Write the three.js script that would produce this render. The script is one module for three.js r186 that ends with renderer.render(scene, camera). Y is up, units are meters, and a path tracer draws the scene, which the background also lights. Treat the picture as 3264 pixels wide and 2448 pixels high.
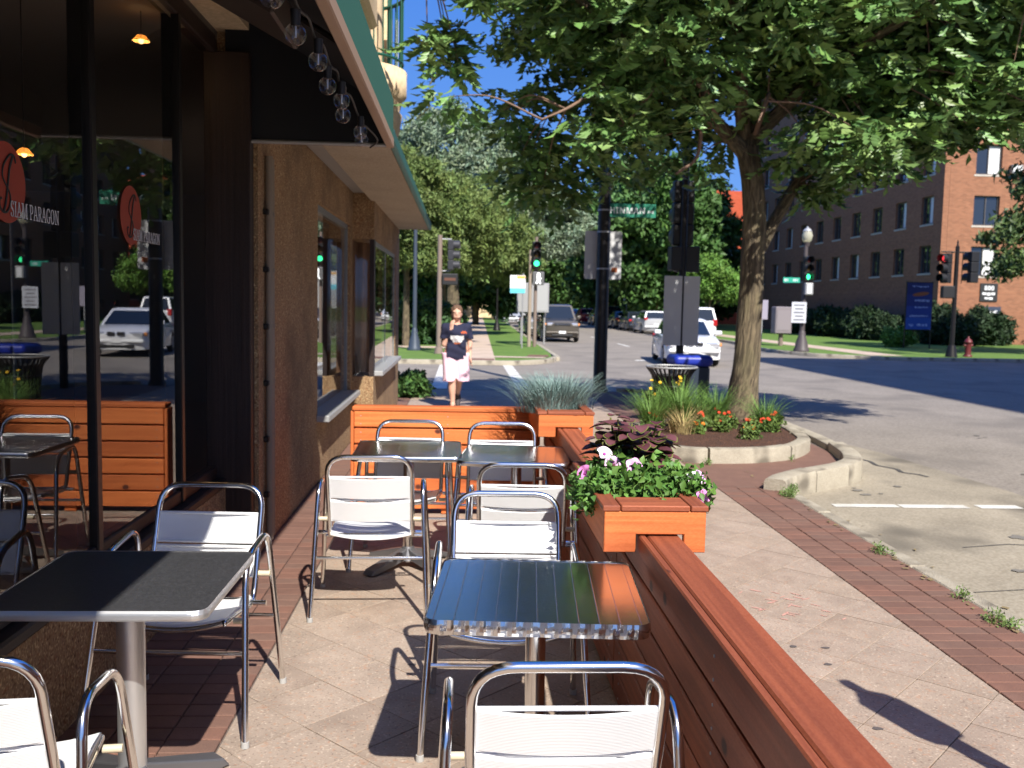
import * as THREE from 'three';
import { mergeGeometries, mergeVertices, toCreasedNormals } from 'three/addons/utils/BufferGeometryUtils.js';
import { ConvexGeometry } from 'three/addons/geometries/ConvexGeometry.js';
import { RoundedBoxGeometry } from 'three/addons/geometries/RoundedBoxGeometry.js';
import { TextGeometry } from 'three/addons/geometries/TextGeometry.js';
import { FontLoader } from 'three/addons/loaders/FontLoader.js';

// ---------------------------------------------------------------- camera, sky, sun, exposure
const scene = new THREE.Scene();
const camera = new THREE.PerspectiveCamera(45.05, 4 / 3, 0.05, 900);
camera.position.set(0, 1.6, 0);
camera.rotation.order = 'YXZ';
camera.rotation.set(-0.08546, -0.05447, 0.02);
camera.focus = 2.7;
camera.userData.fStop = 5.5;
scene.add(camera);

const renderer = new THREE.WebGLRenderer({ antialias: true });
renderer.toneMapping = THREE.LinearToneMapping;
renderer.toneMappingExposure = 1.7;
renderer.shadowMap.enabled = true;

const SUN = new THREE.Vector3(0.31, 1, 0.96).normalize();
const sun = new THREE.DirectionalLight(new THREE.Color().setRGB(1, 0.955, 0.885), 5);
sun.position.copy(SUN).multiplyScalar(120);
sun.target.position.set(0, 0, -15);
sun.position.add(sun.target.position);
sun.castShadow = true;
sun.shadow.mapSize.set(4096, 4096);
Object.assign(sun.shadow.camera, { left: -70, right: 70, top: 70, bottom: -70, near: 1, far: 320 });
sun.shadow.radius = 1.1;
scene.add(sun, sun.target);

{ // clear summer sky: pale at the horizon, deep blue overhead
  const W = 512, H = 256, d = new Float32Array(W * H * 4), k = 1 / 1.62;
  for (let r = 0; r < H; r++) {
    const el = ((r + 0.5) / H - 0.5) * Math.PI, y = Math.sin(el);
    const t = Math.pow(Math.max(0, y), 0.55);
    for (let c = 0; c < W; c++) {
      const az = ((c + 0.5) / W - 0.5) * 2 * Math.PI;
      const cs = Math.cos(el) * Math.cos(az) * SUN.x + y * SUN.y + Math.cos(el) * Math.sin(az) * SUN.z;
      const glow = 0.5 * Math.pow(Math.max(0, cs), 14) + 0.16 * Math.pow(Math.max(0, cs), 3);
      const i = (r * W + c) * 4;
      const mixc = (a, b) => a + (b - a) * Math.min(1, t * 1.45);
      d[i] = (mixc(0.26, 0.034) + glow) * k;
      d[i + 1] = (mixc(0.52, 0.185) + glow * 0.95) * k;
      d[i + 2] = (mixc(1.0, 0.74) + glow * 0.8) * k;
      if (y < 0) { d[i] = 0.2 * k; d[i + 1] = 0.2 * k; d[i + 2] = 0.2 * k; }
      d[i + 3] = 1;
    }
  }
  const sky = new THREE.DataTexture(d, W, H, THREE.RGBAFormat, THREE.FloatType);
  sky.mapping = THREE.EquirectangularReflectionMapping;
  sky.magFilter = THREE.LinearFilter; sky.needsUpdate = true;
  scene.background = sky; scene.environment = sky;
}

// ---------------------------------------------------------------- helpers
function rng(seed) { let s = seed | 0; return () => { s = (s + 0x6d2b79f5) | 0; let t = Math.imul(s ^ (s >>> 15), 1 | s); t = (t + Math.imul(t ^ (t >>> 7), 61 | t)) ^ t; return ((t ^ (t >>> 14)) >>> 0) / 4294967296; }; }
const R0 = rng(7);
const V = (x, y, z) => new THREE.Vector3(x, y, z);
const col = (r, g, b) => new THREE.Color().setRGB(r, g, b);
const hex = (h) => new THREE.Color(h);
const used = new Map();
function numbered(n) { const k = used.get(n) || 0; used.set(n, k + 1); return k ? n + '_' + String(k).padStart(3, '0') : n; }
function shade(o) { o.castShadow = true; o.receiveShadow = true; return o; }
function thing(name, label, category, { pos = [0, 0, 0], rot = 0, group } = {}) {
  const g = new THREE.Group(); g.name = numbered(name); g.position.set(...pos); g.rotation.y = rot;
  g.userData = { label, category }; if (group) g.userData.group = group;
  scene.add(g); return g;
}
function single(name, label, category, geom, mat, { pos, rot, group } = {}) {
  const m = shade(new THREE.Mesh(geom, mat)); m.name = numbered(name); m.userData = { label, category };
  if (group) m.userData.group = group;
  if (pos) m.position.set(...pos); if (rot) m.rotation.y = rot;
  scene.add(m); return m;
}
function part(parent, name, geom, mat, pos, rot) {
  const m = shade(new THREE.Mesh(geom, mat)); m.name = name;
  if (pos) m.position.set(...pos); if (rot) m.rotation.set(...rot);
  parent.add(m); return m;
}
function structure(name, geom, mat, kind = 'structure') {
  const m = shade(new THREE.Mesh(geom, mat)); m.name = numbered(name); m.userData.kind = kind; scene.add(m); return m;
}
function structureGroup(name) { const g = new THREE.Group(); g.name = numbered(name); g.userData.kind = 'structure'; scene.add(g); return g; }
function copyOf(o, label, pos, rot, group) {
  const c = o.clone(); c.name = numbered(o.name.replace(/_\d{3}$/, '')); c.userData = { ...o.userData, label }; if (group) c.userData.group = group;
  c.position.set(...pos); c.rotation.set(0, rot, 0); scene.add(c); return c;
}
function merge(list) {
  const a = list.map((g) => { const n = g.index ? g.toNonIndexed() : g; for (const k of Object.keys(n.attributes)) if (!['position', 'normal', 'uv'].includes(k)) n.deleteAttribute(k); if (!n.attributes.uv) n.setAttribute('uv', new THREE.BufferAttribute(new Float32Array(n.attributes.position.count * 2), 2)); return n; });
  return mergeGeometries(a);
}
function at(g, x, y, z, rx = 0, ry = 0, rz = 0) { if (rx) g.rotateX(rx); if (rz) g.rotateZ(rz); if (ry) g.rotateY(ry); g.translate(x, y, z); return g; }
// uv in metres from the direction a face points; long: axis that the grain follows
function metreUV(g, long, off = [0, 0]) {
  g = g.index ? g.toNonIndexed() : g; g.computeVertexNormals ? 0 : 0;
  const p = g.attributes.position, n = p.count, uv = new Float32Array(n * 2), a = V(), b = V(), c = V();
  for (let i = 0; i < n; i += 3) {
    a.fromBufferAttribute(p, i); b.fromBufferAttribute(p, i + 1); c.fromBufferAttribute(p, i + 2);
    const nn = b.clone().sub(a).cross(c.clone().sub(a)); const ax = [Math.abs(nn.x), Math.abs(nn.y), Math.abs(nn.z)];
    const m = ax.indexOf(Math.max(...ax)); let e = [0, 1, 2].filter((k) => k !== m);
    if (m === 1) e = [0, 2]; if (m === 0) e = [2, 1];
    if (long !== undefined) { if (m === long) e = [(long + 1) % 3, (long + 2) % 3]; else e = [long, 3 - long - m]; }
    for (const [k, v] of [[0, a], [1, b], [2, c]]) { const q = [v.x, v.y, v.z]; uv[(i + k) * 2] = q[e[0]] + off[0]; uv[(i + k) * 2 + 1] = q[e[1]] + off[1]; }
  }
  g.setAttribute('uv', new THREE.BufferAttribute(uv, 2)); return g;
}
const box = (w, h, d, x = 0, y = 0, z = 0) => { const g = new THREE.BoxGeometry(w, h, d); g.translate(x, y, z); return metreUV(g); };
function chamfer(w, h, d, c = 0.004) { // box with cut edges
  const pts = []; const X = w / 2, Y = h / 2, Z = d / 2;
  for (const i of [-1, 1]) for (const j of [-1, 1]) for (const k of [-1, 1]) pts.push(V(i * (X - c), j * (Y - c), k * Z), V(i * (X - c), j * Y, k * (Z - c)), V(i * X, j * (Y - c), k * (Z - c)));
  return new ConvexGeometry(pts);
}
let boardSeed = 0;
function board(w, h, d, c = 0.004) { // a plank, grain along its longest side
  const s = [w, h, d], long = s.indexOf(Math.max(...s)); boardSeed += 1;
  return metreUV(chamfer(w, h, d, c), long, [(boardSeed * 0.731) % 5, (boardSeed * 0.317) % 3]);
}
function cyl(r0, r1, h, seg = 16, open = false) { return new THREE.CylinderGeometry(r1, r0, h, seg, 1, open); }
function tube(pts, r, seg = 40, rad = 10, closed = false, tension = 0.5) { return new THREE.TubeGeometry(new THREE.CatmullRomCurve3(pts.map((p) => Array.isArray(p) ? V(...p) : p), closed, 'catmullrom', tension), seg, r, rad, closed); }
function rod(a, b, r, seg = 8, r1 = r) { // straight bar between two points
  const A = V(...a), B = V(...b), L = A.distanceTo(B), g = new THREE.CylinderGeometry(r1, r, L, seg);
  g.translate(0, L / 2, 0); g.applyQuaternion(new THREE.Quaternion().setFromUnitVectors(V(0, 1, 0), B.clone().sub(A).normalize())); g.translate(...a); return g;
}
// straight runs joined by round bends: tidy bent metal tube
function bentTube(pts, bend, r, rad = 10, closed = false) {
  const P = pts.map((p) => V(...p)), path = new THREE.CurvePath(), n = P.length; let prev = null; const first = closed ? 0 : 1, last = closed ? n : n - 1; let start = null;
  if (!closed) prev = P[0];
  for (let i = first; i < last; i++) {
    const p = P[i], a = P[(i - 1 + n) % n], b = P[(i + 1) % n], k = Math.min(bend[i] ?? bend[0] ?? bend, p.distanceTo(a) * 0.49, p.distanceTo(b) * 0.49);
    const s = p.clone().lerp(a, k / p.distanceTo(a)), e = p.clone().lerp(b, k / p.distanceTo(b));
    if (prev) path.add(new THREE.LineCurve3(prev, s)); else start = s;
    path.add(new THREE.QuadraticBezierCurve3(s, p, e)); prev = e;
  }
  path.add(new THREE.LineCurve3(prev, closed ? start : P[n - 1]));
  const sm = []; for (const c of path.curves) { const m = c.isLineCurve3 ? 2 : 7; for (let j = 0; j < m; j++) sm.push(c.getPoint(j / m)); }
  if (!closed) sm.push(P[n - 1]);
  // ring frames
  const rings = sm.length, pos = [], idx = []; let N = null; const cl = closed;
  for (let i = 0; i < rings; i++) {
    const t = (sm[cl ? (i + 1) % rings : Math.min(i + 1, rings - 1)]).clone().sub(sm[cl ? (i - 1 + rings) % rings : Math.max(i - 1, 0)]).normalize();
    if (!N) { N = Math.abs(t.y) < 0.9 ? V(0, 1, 0) : V(1, 0, 0); }
    N = N.clone().sub(t.clone().multiplyScalar(N.dot(t))).normalize(); const B = t.clone().cross(N);
    for (let j = 0; j < rad; j++) { const q = j / rad * 2 * Math.PI; pos.push(...sm[i].clone().addScaledVector(N, Math.cos(q) * r).addScaledVector(B, Math.sin(q) * r).toArray()); }
  }
  for (let i = 0; i < (cl ? rings : rings - 1); i++) for (let j = 0; j < rad; j++) { const a = i * rad + j, b = i * rad + (j + 1) % rad, c = ((i + 1) % rings) * rad + j, d = ((i + 1) % rings) * rad + (j + 1) % rad; idx.push(a, b, c, b, d, c); }
  if (!cl) for (const [e, f] of [[0, 0], [(rings - 1) * rad, 1]]) { const ci = pos.length / 3; pos.push(...sm[f ? rings - 1 : 0].toArray()); for (let j = 0; j < rad; j++) f ? idx.push(ci, e + j, e + (j + 1) % rad) : idx.push(ci, e + (j + 1) % rad, e + j); }
  const g = new THREE.BufferGeometry(); g.setAttribute('position', new THREE.Float32BufferAttribute(pos, 3)); g.setIndex(idx); g.computeVertexNormals(); g.setAttribute('uv', new THREE.Float32BufferAttribute(new Float32Array(pos.length / 3 * 2), 2)); return g;
}
// tapered limb through points with radii
function limb(pts, radii, rad = 8, wob = 0, rnd = R0) {
  const curve = new THREE.CatmullRomCurve3(pts.map((p) => Array.isArray(p) ? V(...p) : p)), n = Math.max(4, pts.length * 4), fr = curve.computeFrenetFrames(n, false), pos = [], uv = [], idx = [];
  for (let i = 0; i <= n; i++) {
    const t = i / n, c = curve.getPoint(t), f = t * (radii.length - 1), k = Math.min(radii.length - 2, Math.floor(f)), r = radii[k] + (radii[k + 1] - radii[k]) * (f - k);
    for (let j = 0; j <= rad; j++) { const q = j / rad * 2 * Math.PI, rr = r * (1 + wob * Math.sin(q * 3 + i * 0.7) * 0.5 + wob * Math.sin(q * 5 - i * 1.3) * 0.5);
      pos.push(c.x + rr * (Math.cos(q) * fr.normals[i].x + Math.sin(q) * fr.binormals[i].x), c.y + rr * (Math.cos(q) * fr.normals[i].y + Math.sin(q) * fr.binormals[i].y), c.z + rr * (Math.cos(q) * fr.normals[i].z + Math.sin(q) * fr.binormals[i].z)); uv.push(j / rad * 2 * Math.PI * r, t * curve.getLength()); }
  }
  for (let i = 0; i < n; i++) for (let j = 0; j < rad; j++) { const a = i * (rad + 1) + j, b = a + 1, c = a + rad + 1, d = c + 1; idx.push(a, b, c, b, d, c); }
  const g = new THREE.BufferGeometry(); g.setAttribute('position', new THREE.Float32BufferAttribute(pos, 3)); g.setAttribute('uv', new THREE.Float32BufferAttribute(uv, 2)); g.setIndex(idx); g.computeVertexNormals(); return g;
}
function flatShape(pts, y, uvOff = 0) { // horizontal sheet from [x, z] outline
  const s = new THREE.Shape(pts.map(([x, z]) => new THREE.Vector2(x, -z))); const g = new THREE.ShapeGeometry(s); g.rotateX(-Math.PI / 2); g.translate(0, y, 0); return metreUV(g);
}
function slab(pts, y0, y1, bevel = 0) { // solid from [x, z] outline
  const s = new THREE.Shape(pts.map(([x, z]) => new THREE.Vector2(x, -z)));
  const g = new THREE.ExtrudeGeometry(s, { depth: y1 - y0 - (bevel ? 2 * bevel : 0), bevelEnabled: !!bevel, bevelSize: bevel, bevelThickness: bevel, bevelOffset: -bevel, bevelSegments: 2 });
  g.rotateX(-Math.PI / 2); g.translate(0, y0 + bevel, 0); return metreUV(g);
}
// kerb: a rounded strip swept along [x, z] points
function kerbStones(parent, pts, w, y0, y1, closed, rnd, count, mat) { const r = rng(count * 7 + 3); for (let k = 0; k < count; k++) part(parent, 'kerb_stone', kerbSweep(pts, w + (r() - 0.5) * 0.006, y0, y1 + (r() - 0.5) * 0.008, closed, rnd, [(k + 0.012) / count, (k + 0.988) / count]), mat); }
function kerbSweep(pts, w, y0, y1, closed = false, rnd = 0.025, span = null) {
  const cv = new THREE.CatmullRomCurve3(pts.map(([x, z]) => V(x, 0, z)), closed, 'catmullrom', 0.35), [ta, tb] = span || [0, 1], n = Math.max(6, Math.round(pts.length * 10 * (tb - ta))), prof = [[-w / 2, y0], [-w / 2, y1 - rnd], [-w / 2 + rnd * 0.3, y1 - rnd * 0.3], [-w / 2 + rnd, y1], [w / 2 - rnd, y1], [w / 2 - rnd * 0.3, y1 - rnd * 0.3], [w / 2, y1 - rnd], [w / 2, y0]], pos = [], idx = [], m = prof.length;
  for (let i = 0; i <= n; i++) { const u = ta + (tb - ta) * i / n, p = cv.getPoint(u), t = cv.getTangent(u).setY(0).normalize(); for (const [a, y] of prof) pos.push(p.x - t.z * a, y, p.z + t.x * a); }
  for (let i = 0; i < n; i++) for (let j = 0; j < m - 1; j++) { const a = i * m + j; idx.push(a, a + m, a + 1, a + 1, a + m, a + m + 1); }
  if (!closed || span) for (let j = 1; j < m - 1; j++) { idx.push(0, j, j + 1); const e = n * m; idx.push(e, e + j + 1, e + j); }
  const g = new THREE.BufferGeometry(); g.setAttribute('position', new THREE.Float32BufferAttribute(pos, 3)); g.setIndex(idx);
  const q = metreUV(g); q.computeVertexNormals(); return toCreasedNormals(q, 0.6);
}

// ---------------------------------------------------------------- textures
function lattice(n, seed) { const r = rng(seed), a = new Float32Array(n * n); for (let i = 0; i < n * n; i++) a[i] = r(); return a; }
function noiseField(size, cells, seed, ax = 1) { // tileable smooth noise, cells across x times ax
  const cx = Math.max(1, Math.round(cells * ax)), cy = cells, r = rng(seed), L = new Float32Array(cx * cy); for (let i = 0; i < L.length; i++) L[i] = r();
  const out = new Float32Array(size * size), s = (t) => t * t * (3 - 2 * t);
  for (let y = 0; y < size; y++) { const fy = y / size * cy, iy = Math.floor(fy), ty = s(fy - iy); for (let x = 0; x < size; x++) { const fx = x / size * cx, ix = Math.floor(fx), tx = s(fx - ix); const g = (a, b) => L[((b + cy) % cy) * cx + (a + cx) % cx]; out[y * size + x] = (g(ix, iy) * (1 - tx) + g(ix + 1, iy) * tx) * (1 - ty) + (g(ix, iy + 1) * (1 - tx) + g(ix + 1, iy + 1) * tx) * ty; } }
  return out;
}
function fbm(size, cells, oct, seed, ax = 1) { const out = new Float32Array(size * size); let amp = 0.5, tot = 0; for (let o = 0; o < oct; o++) { const f = noiseField(size, cells << o, seed + o * 13, ax); for (let i = 0; i < out.length; i++) out[i] += f[i] * amp; tot += amp; amp *= 0.55; } for (let i = 0; i < out.length; i++) out[i] /= tot; return out; }
function texture(size, fn, metres, srgb = true) { // fn(i, x, y) -> [r,g,b] 0..1 display values
  const d = new Uint8Array(size * size * 4);
  for (let y = 0; y < size; y++) for (let x = 0; x < size; x++) { const i = y * size + x, c = fn(i, x / size, y / size); for (let k = 0; k < 3; k++) d[i * 4 + k] = Math.max(0, Math.min(255, Math.round(c[k] * 255))); d[i * 4 + 3] = 255; }
  const t = new THREE.DataTexture(d, size, size); t.wrapS = t.wrapT = THREE.RepeatWrapping; t.magFilter = THREE.LinearFilter; t.minFilter = THREE.LinearMipmapLinearFilter; t.generateMipmaps = true;
  if (srgb) t.colorSpace = THREE.SRGBColorSpace; const m = Array.isArray(metres) ? metres : [metres, metres]; t.repeat.set(1 / m[0], 1 / m[1]); t.needsUpdate = true; return t;
}
const mixA = (a, b, t) => a.map((v, i) => v + (b[i] - v) * t);
const sm = (a, b, x) => { const t = Math.max(0, Math.min(1, (x - a) / (b - a))); return t * t * (3 - 2 * t); };
const std = (o) => new THREE.MeshStandardMaterial({ side: THREE.DoubleSide, ...o });
const phys = (o) => new THREE.MeshPhysicalMaterial({ side: THREE.DoubleSide, ...o });
const M = {};
{
  const S = 512;
  // exposed aggregate pavement (sidewalk tiles)
  { const f = fbm(S, 8, 3, 11), g = noiseField(S, 170, 5), g2 = noiseField(S, 90, 9), st = fbm(S, 3, 4, 77);
    const t = texture(S, (i) => { let c = mixA([0.545, 0.485, 0.43], [0.655, 0.585, 0.52], f[i]); const sp = g[i]; if (sp > 0.78) c = mixA(c, [0.82, 0.75, 0.67], (sp - 0.78) * 3.2); if (sp < 0.22) c = mixA(c, [0.40, 0.33, 0.29], (0.22 - sp) * 3.2); if (g2[i] > 0.74) c = mixA(c, [0.66, 0.48, 0.37], (g2[i] - 0.74) * 2.0); return mixA(c, [0.45, 0.38, 0.33], sm(0.55, 0.8, st[i]) * 0.35); }, 1.1);
    const b = texture(S, (i) => { const v = g[i] * 0.6 + g2[i] * 0.4; return [v, v, v]; }, 1.1, false);
    M.aggregate = [0, 1, 2].map((k) => { const o = t.clone(); o.offset.set(k * 0.37, k * 0.61); o.needsUpdate = true; return std({ color: col(...[[1, 1, 1], [0.94, 0.935, 0.93], [0.98, 0.97, 0.95]][k]), map: o, roughness: 0.88, bumpMap: b, bumpScale: 0.0012 }); }); }
  { const f = fbm(S, 6, 4, 21), g = noiseField(S, 128, 31);
    const t = texture(S, (i) => mixA(mixA([0.405, 0.295, 0.25], [0.48, 0.355, 0.30], f[i]), [0.35, 0.27, 0.235], g[i] > 0.75 ? (g[i] - 0.75) * 2 : 0), 0.5);
    const b = texture(S, (i) => [g[i], g[i], g[i]], 0.5, false);
    M.paver = [[1, 1, 1], [0.86, 0.84, 0.84], [1.05, 0.98, 0.95], [0.93, 0.98, 1.0]].map((c) => std({ color: col(...c), map: t, roughness: 0.92, bumpMap: b, bumpScale: 0.001 })); }
  { const f = fbm(S, 5, 5, 41), g = noiseField(S, 200, 42), st = fbm(S, 3, 3, 44);
    const mk = (lo, hi, dk, m, k) => { const t = texture(S, (i) => { let c = mixA(lo, hi, f[i]); c = c.map((v) => v + (g[i] - 0.5) * 0.1); return mixA(c, dk, sm(0.5, 0.78, st[i]) * k); }, m); const b = texture(S, (i) => { const v = g[i] * 0.5 + f[i] * 0.5; return [v, v, v]; }, m, false); return std({ map: t, roughness: 0.93, bumpMap: b, bumpScale: 0.002 }); };
    M.asphalt = mk([0.46, 0.43, 0.39], [0.55, 0.515, 0.47], [0.39, 0.365, 0.335], 4, 0.6);
    M.laneConcrete = mk([0.50, 0.465, 0.40], [0.63, 0.59, 0.515], [0.37, 0.345, 0.30], 2.6, 0.9);
    M.kerb = mk([0.565, 0.53, 0.465], [0.69, 0.655, 0.58], [0.40, 0.37, 0.32], 0.8, 0.9); M.kerb.bumpScale = 0.006;
    M.farWalk = mk([0.68, 0.60, 0.52], [0.76, 0.68, 0.6], [0.56, 0.5, 0.43], 2.2, 0.4);
    M.joint = std({ color: col(0.13, 0.105, 0.085), roughness: 1 });
    M.lineWhite = mk([0.74, 0.73, 0.69], [0.86, 0.85, 0.82], [0.55, 0.52, 0.48], 1.1, 0.8);
    M.cream = mk([0.80, 0.70, 0.55], [0.87, 0.77, 0.63], [0.7, 0.6, 0.47], 3, 0.4);
    M.soffit = mk([0.62, 0.565, 0.49], [0.68, 0.62, 0.545], [0.55, 0.5, 0.43], 2, 0.4); }
  { const f = fbm(S, 5, 5, 51), g = noiseField(S, 110, 52);
    const t = texture(S, (i) => mixA(mixA([0.29, 0.42, 0.14], [0.40, 0.51, 0.2], f[i]), [0.48, 0.48, 0.25], g[i] > 0.72 ? 0.35 : 0), 2.5); const b = texture(S, (i) => [g[i], g[i], g[i]], 2.5, false);
    M.lawn = std({ map: t, roughness: 1, bumpMap: b, bumpScale: 0.02 });
    M.grassBlade = phys({ color: col(0.10, 0.22, 0.035), roughness: 0.8, transmission: 0.25 }); }
  { const f = fbm(S, 12, 4, 61), g = noiseField(S, 90, 62); const t = texture(S, (i) => mixA(mixA([0.30, 0.19, 0.13], [0.43, 0.28, 0.2], f[i]), [0.2, 0.13, 0.09], g[i] > 0.6 ? 0.7 : 0), 0.8); const b = texture(S, (i) => [g[i], g[i], g[i]], 0.8, false);
    M.mulch = std({ map: t, roughness: 1, bumpMap: b, bumpScale: 0.02 }); }
  // stained cedar: grain along u, knots
  { const gr = fbm(S, 40, 3, 71, 0.06), lo = fbm(S, 4, 3, 72, 0.5), fine = noiseField(S, 256, 73); const kn = []; const r = rng(5); for (let k = 0; k < 5; k++) kn.push([r(), r()]);
    const mk = (a, b, d, knot) => texture(S, (i, x, y) => { let c = mixA(a, b, sm(0.25, 0.75, gr[i]) * 0.75 + lo[i] * 0.25); c = mixA(c, d, sm(0.56, 0.8, lo[i]) * 0.55); for (const [kx, ky] of kn) { let dx = Math.abs(x - kx), dy = Math.abs(y - ky); dx = Math.min(dx, 1 - dx) * 1.4; dy = Math.min(dy, 1 - dy) * 0.9; const q = Math.hypot(dx, dy); if (q < 0.03) c = mixA(c, knot, 0.85 * sm(0.03, 0.012, q)); } return c.map((v) => v + (fine[i] - 0.5) * 0.05); }, [1.5, 0.75]);
    const bump = texture(S, (i) => { const v = gr[i]; return [v, v, v]; }, [1.5, 0.75], false);
    const w = (t, r, c = [1, 1, 1]) => std({ color: col(...c), map: t, roughness: r, bumpMap: bump, bumpScale: 0.002 }); const tones = [[1, 1, 1], [0.86, 0.82, 0.8], [0.95, 0.9, 0.86], [0.78, 0.72, 0.7]];
    { const t = mk([0.78, 0.41, 0.19], [0.90, 0.52, 0.27], [0.58, 0.27, 0.13], [0.25, 0.09, 0.04]); M.cedarTones = tones.map((c) => w(t, 0.72, c)); M.cedar = M.cedarTones[0]; }
    { const t = mk([0.53, 0.285, 0.18], [0.65, 0.365, 0.235], [0.40, 0.205, 0.13], [0.19, 0.08, 0.05]); M.capTones = tones.map((c) => w(t, 0.62, c)); M.cedarCap = M.capTones[0]; }
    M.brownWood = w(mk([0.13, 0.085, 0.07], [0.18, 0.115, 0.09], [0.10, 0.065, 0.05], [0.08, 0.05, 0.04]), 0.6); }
  // pebble-dash stucco
  { const g = noiseField(S, 230, 81), g2 = noiseField(S, 120, 82), f = fbm(S, 4, 4, 83), f2 = fbm(S, 2, 5, 84); const t = texture(S, (i) => { let c = mixA([0.50, 0.40, 0.285], [0.64, 0.52, 0.38], f[i]); if (g[i] > 0.66) c = mixA(c, [0.86, 0.76, 0.58], (g[i] - 0.66) * 2.6); if (g[i] < 0.3) c = mixA(c, [0.32, 0.2, 0.12], (0.3 - g[i]) * 3); if (g2[i] > 0.72) c = mixA(c, [0.5, 0.3, 0.18], (g2[i] - 0.72) * 2.5); return mixA(c, [0.3, 0.23, 0.165], sm(0.5, 0.8, f2[i]) * 0.6); }, 1.7); const b = texture(S, (i) => { const v = g[i] * 0.7 + g2[i] * 0.3; return [v, v, v]; }, 1.7, false);
    M.stucco = std({ map: t, roughness: 0.95, bumpMap: b, bumpScale: 0.008 }); }
  // brick courses too far away to tell apart
  { const r = rng(3), tone = {}; const f = fbm(S, 6, 3, 91); const mk = (lo, hi, mortar) => texture(S, (i, x, y) => { const row = Math.floor(y * 28), u = x * 9 + (row % 2) * 0.5, cI = Math.floor(u), fx = u - cI, fy = y * 28 - row; const k = row * 31 + (cI % 9); if (tone[k] === undefined) tone[k] = r(); if (fx < 0.04 || fy < 0.12) return mortar; return mixA(mixA(lo, hi, tone[k]), lo, f[i] * 0.4); }, 2.1);
    M.brickWall = std({ map: mk([0.52, 0.345, 0.25], [0.63, 0.425, 0.31], [0.56, 0.44, 0.35]), roughness: 0.92 });
    M.brickOrange = std({ map: mk([0.68, 0.28, 0.16], [0.76, 0.35, 0.22], [0.62, 0.36, 0.26]), roughness: 0.92 }); }
  // bark
  { const f = fbm(S, 10, 4, 101, 3), g = fbm(S, 5, 4, 102); const t = texture(S, (i) => mixA(mixA([0.26, 0.225, 0.175], [0.47, 0.415, 0.325], sm(0.25, 0.75, f[i])), [0.43, 0.40, 0.29], sm(0.5, 0.8, g[i]) * 0.5), [0.7, 1.4]); const b = texture(S, (i) => [f[i], f[i], f[i]], [0.7, 1.4], false);
    M.bark = std({ map: t, roughness: 0.97, bumpMap: b, bumpScale: 0.025 });
    M.twig = std({ color: col(0.20, 0.125, 0.085), roughness: 0.9 }); }
  // brushed aluminium slat: fine ribs along the slat
  { const f = noiseField(S, 220, 111, 0.02); const b = texture(S, (i, x, y) => { const v = 0.5 + 0.5 * Math.sin(y * Math.PI * 2 * 26) * 0.8 + (f[i] - 0.5) * 0.2; return [v, v, v]; }, [0.5, 0.11], false); const rr = texture(S, (i) => [0, 0.55 + f[i] * 0.3, 0], [0.5, 0.11], false);
    M.slat = std({ color: col(0.9, 0.9, 0.89), metalness: 0.22, roughness: 0.58, roughnessMap: rr, bumpMap: b, bumpScale: 0.0005 });
    const sc = fbm(S, 20, 3, 115); const sr = texture(S, (i) => [0, 0.6 + sc[i] * 0.8, 0], 0.4, false);
    M.tube = std({ color: col(0.80, 0.79, 0.77), metalness: 1, roughness: 0.16 });
    M.cast = std({ color: col(0.62, 0.62, 0.62), metalness: 0.9, roughness: 0.42 }); M.castDark = std({ color: col(0.2, 0.2, 0.21), metalness: 0.7, roughness: 0.4 });
    // pressed steel table top: rows of short dashes, faint swirls
    const dash = texture(1024, (i, x, y) => { const row = (x * 11) % 1, k = (y * 62) % 1; const line = Math.exp(-Math.pow((row - 0.5) / 0.022, 2)) * (k < 0.5 ? 1 : 0); const sw = 0.5 + 0.06 * Math.sin(x * 200 + 3 * Math.sin(y * 40)) ; const v = sw * 0.25 + line * 0.75; return [v, v, v]; }, 0.64, false);
    const scratch = fbm(S, 30, 3, 117, 0.4); const tr = texture(S, (i) => [0, 0.7 + scratch[i] * 0.6, 0], 0.64, false);
    M.steelTop = std({ color: col(0.72, 0.70, 0.67), metalness: 1, roughness: 0.2, roughnessMap: tr, bumpMap: dash, bumpScale: 0.0009 });
    { const sp = noiseField(S, 160, 131), s2 = fbm(S, 40, 3, 132); M.darkTop = phys({ map: texture(S, (i) => { const v = 0.19 + 0.09 * s2[i] + (sp[i] > 0.78 ? (sp[i] - 0.78) * 0.8 : 0); return [v, v, v * 1.02]; }, 0.3), roughness: 0.34, clearcoat: 0.25, clearcoatRoughness: 0.12 }); M.bandRim = std({ color: col(0.72, 0.72, 0.71), metalness: 0.85, roughness: 0.38 }); }
    M.steelRim = std({ color: col(0.72, 0.71, 0.69), metalness: 1, roughness: 0.17 }); }
  M.cap = std({ color: col(0.55, 0.48, 0.33), roughness: 0.5 });
  M.foot = std({ color: col(0.35, 0.34, 0.32), roughness: 0.6 });
  M.black = std({ color: col(0.012, 0.012, 0.013), roughness: 0.55 });
  M.blackMetal = std({ color: col(0.016, 0.014, 0.013), roughness: 0.4, metalness: 0.3 });
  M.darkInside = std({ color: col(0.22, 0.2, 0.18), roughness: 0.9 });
  M.greyMetal = std({ color: col(0.36, 0.355, 0.35), roughness: 0.5, metalness: 0.35 });
  M.galv = std({ color: col(0.42, 0.42, 0.41), roughness: 0.55, metalness: 0.5 });
  M.white = std({ color: col(0.78, 0.78, 0.77), roughness: 0.6 });
  M.poleBrown = std({ color: col(0.20, 0.15, 0.12), roughness: 0.7 });
  M.slate = std({ color: col(0.055, 0.07, 0.095), roughness: 0.45, metalness: 0.2 });
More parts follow.
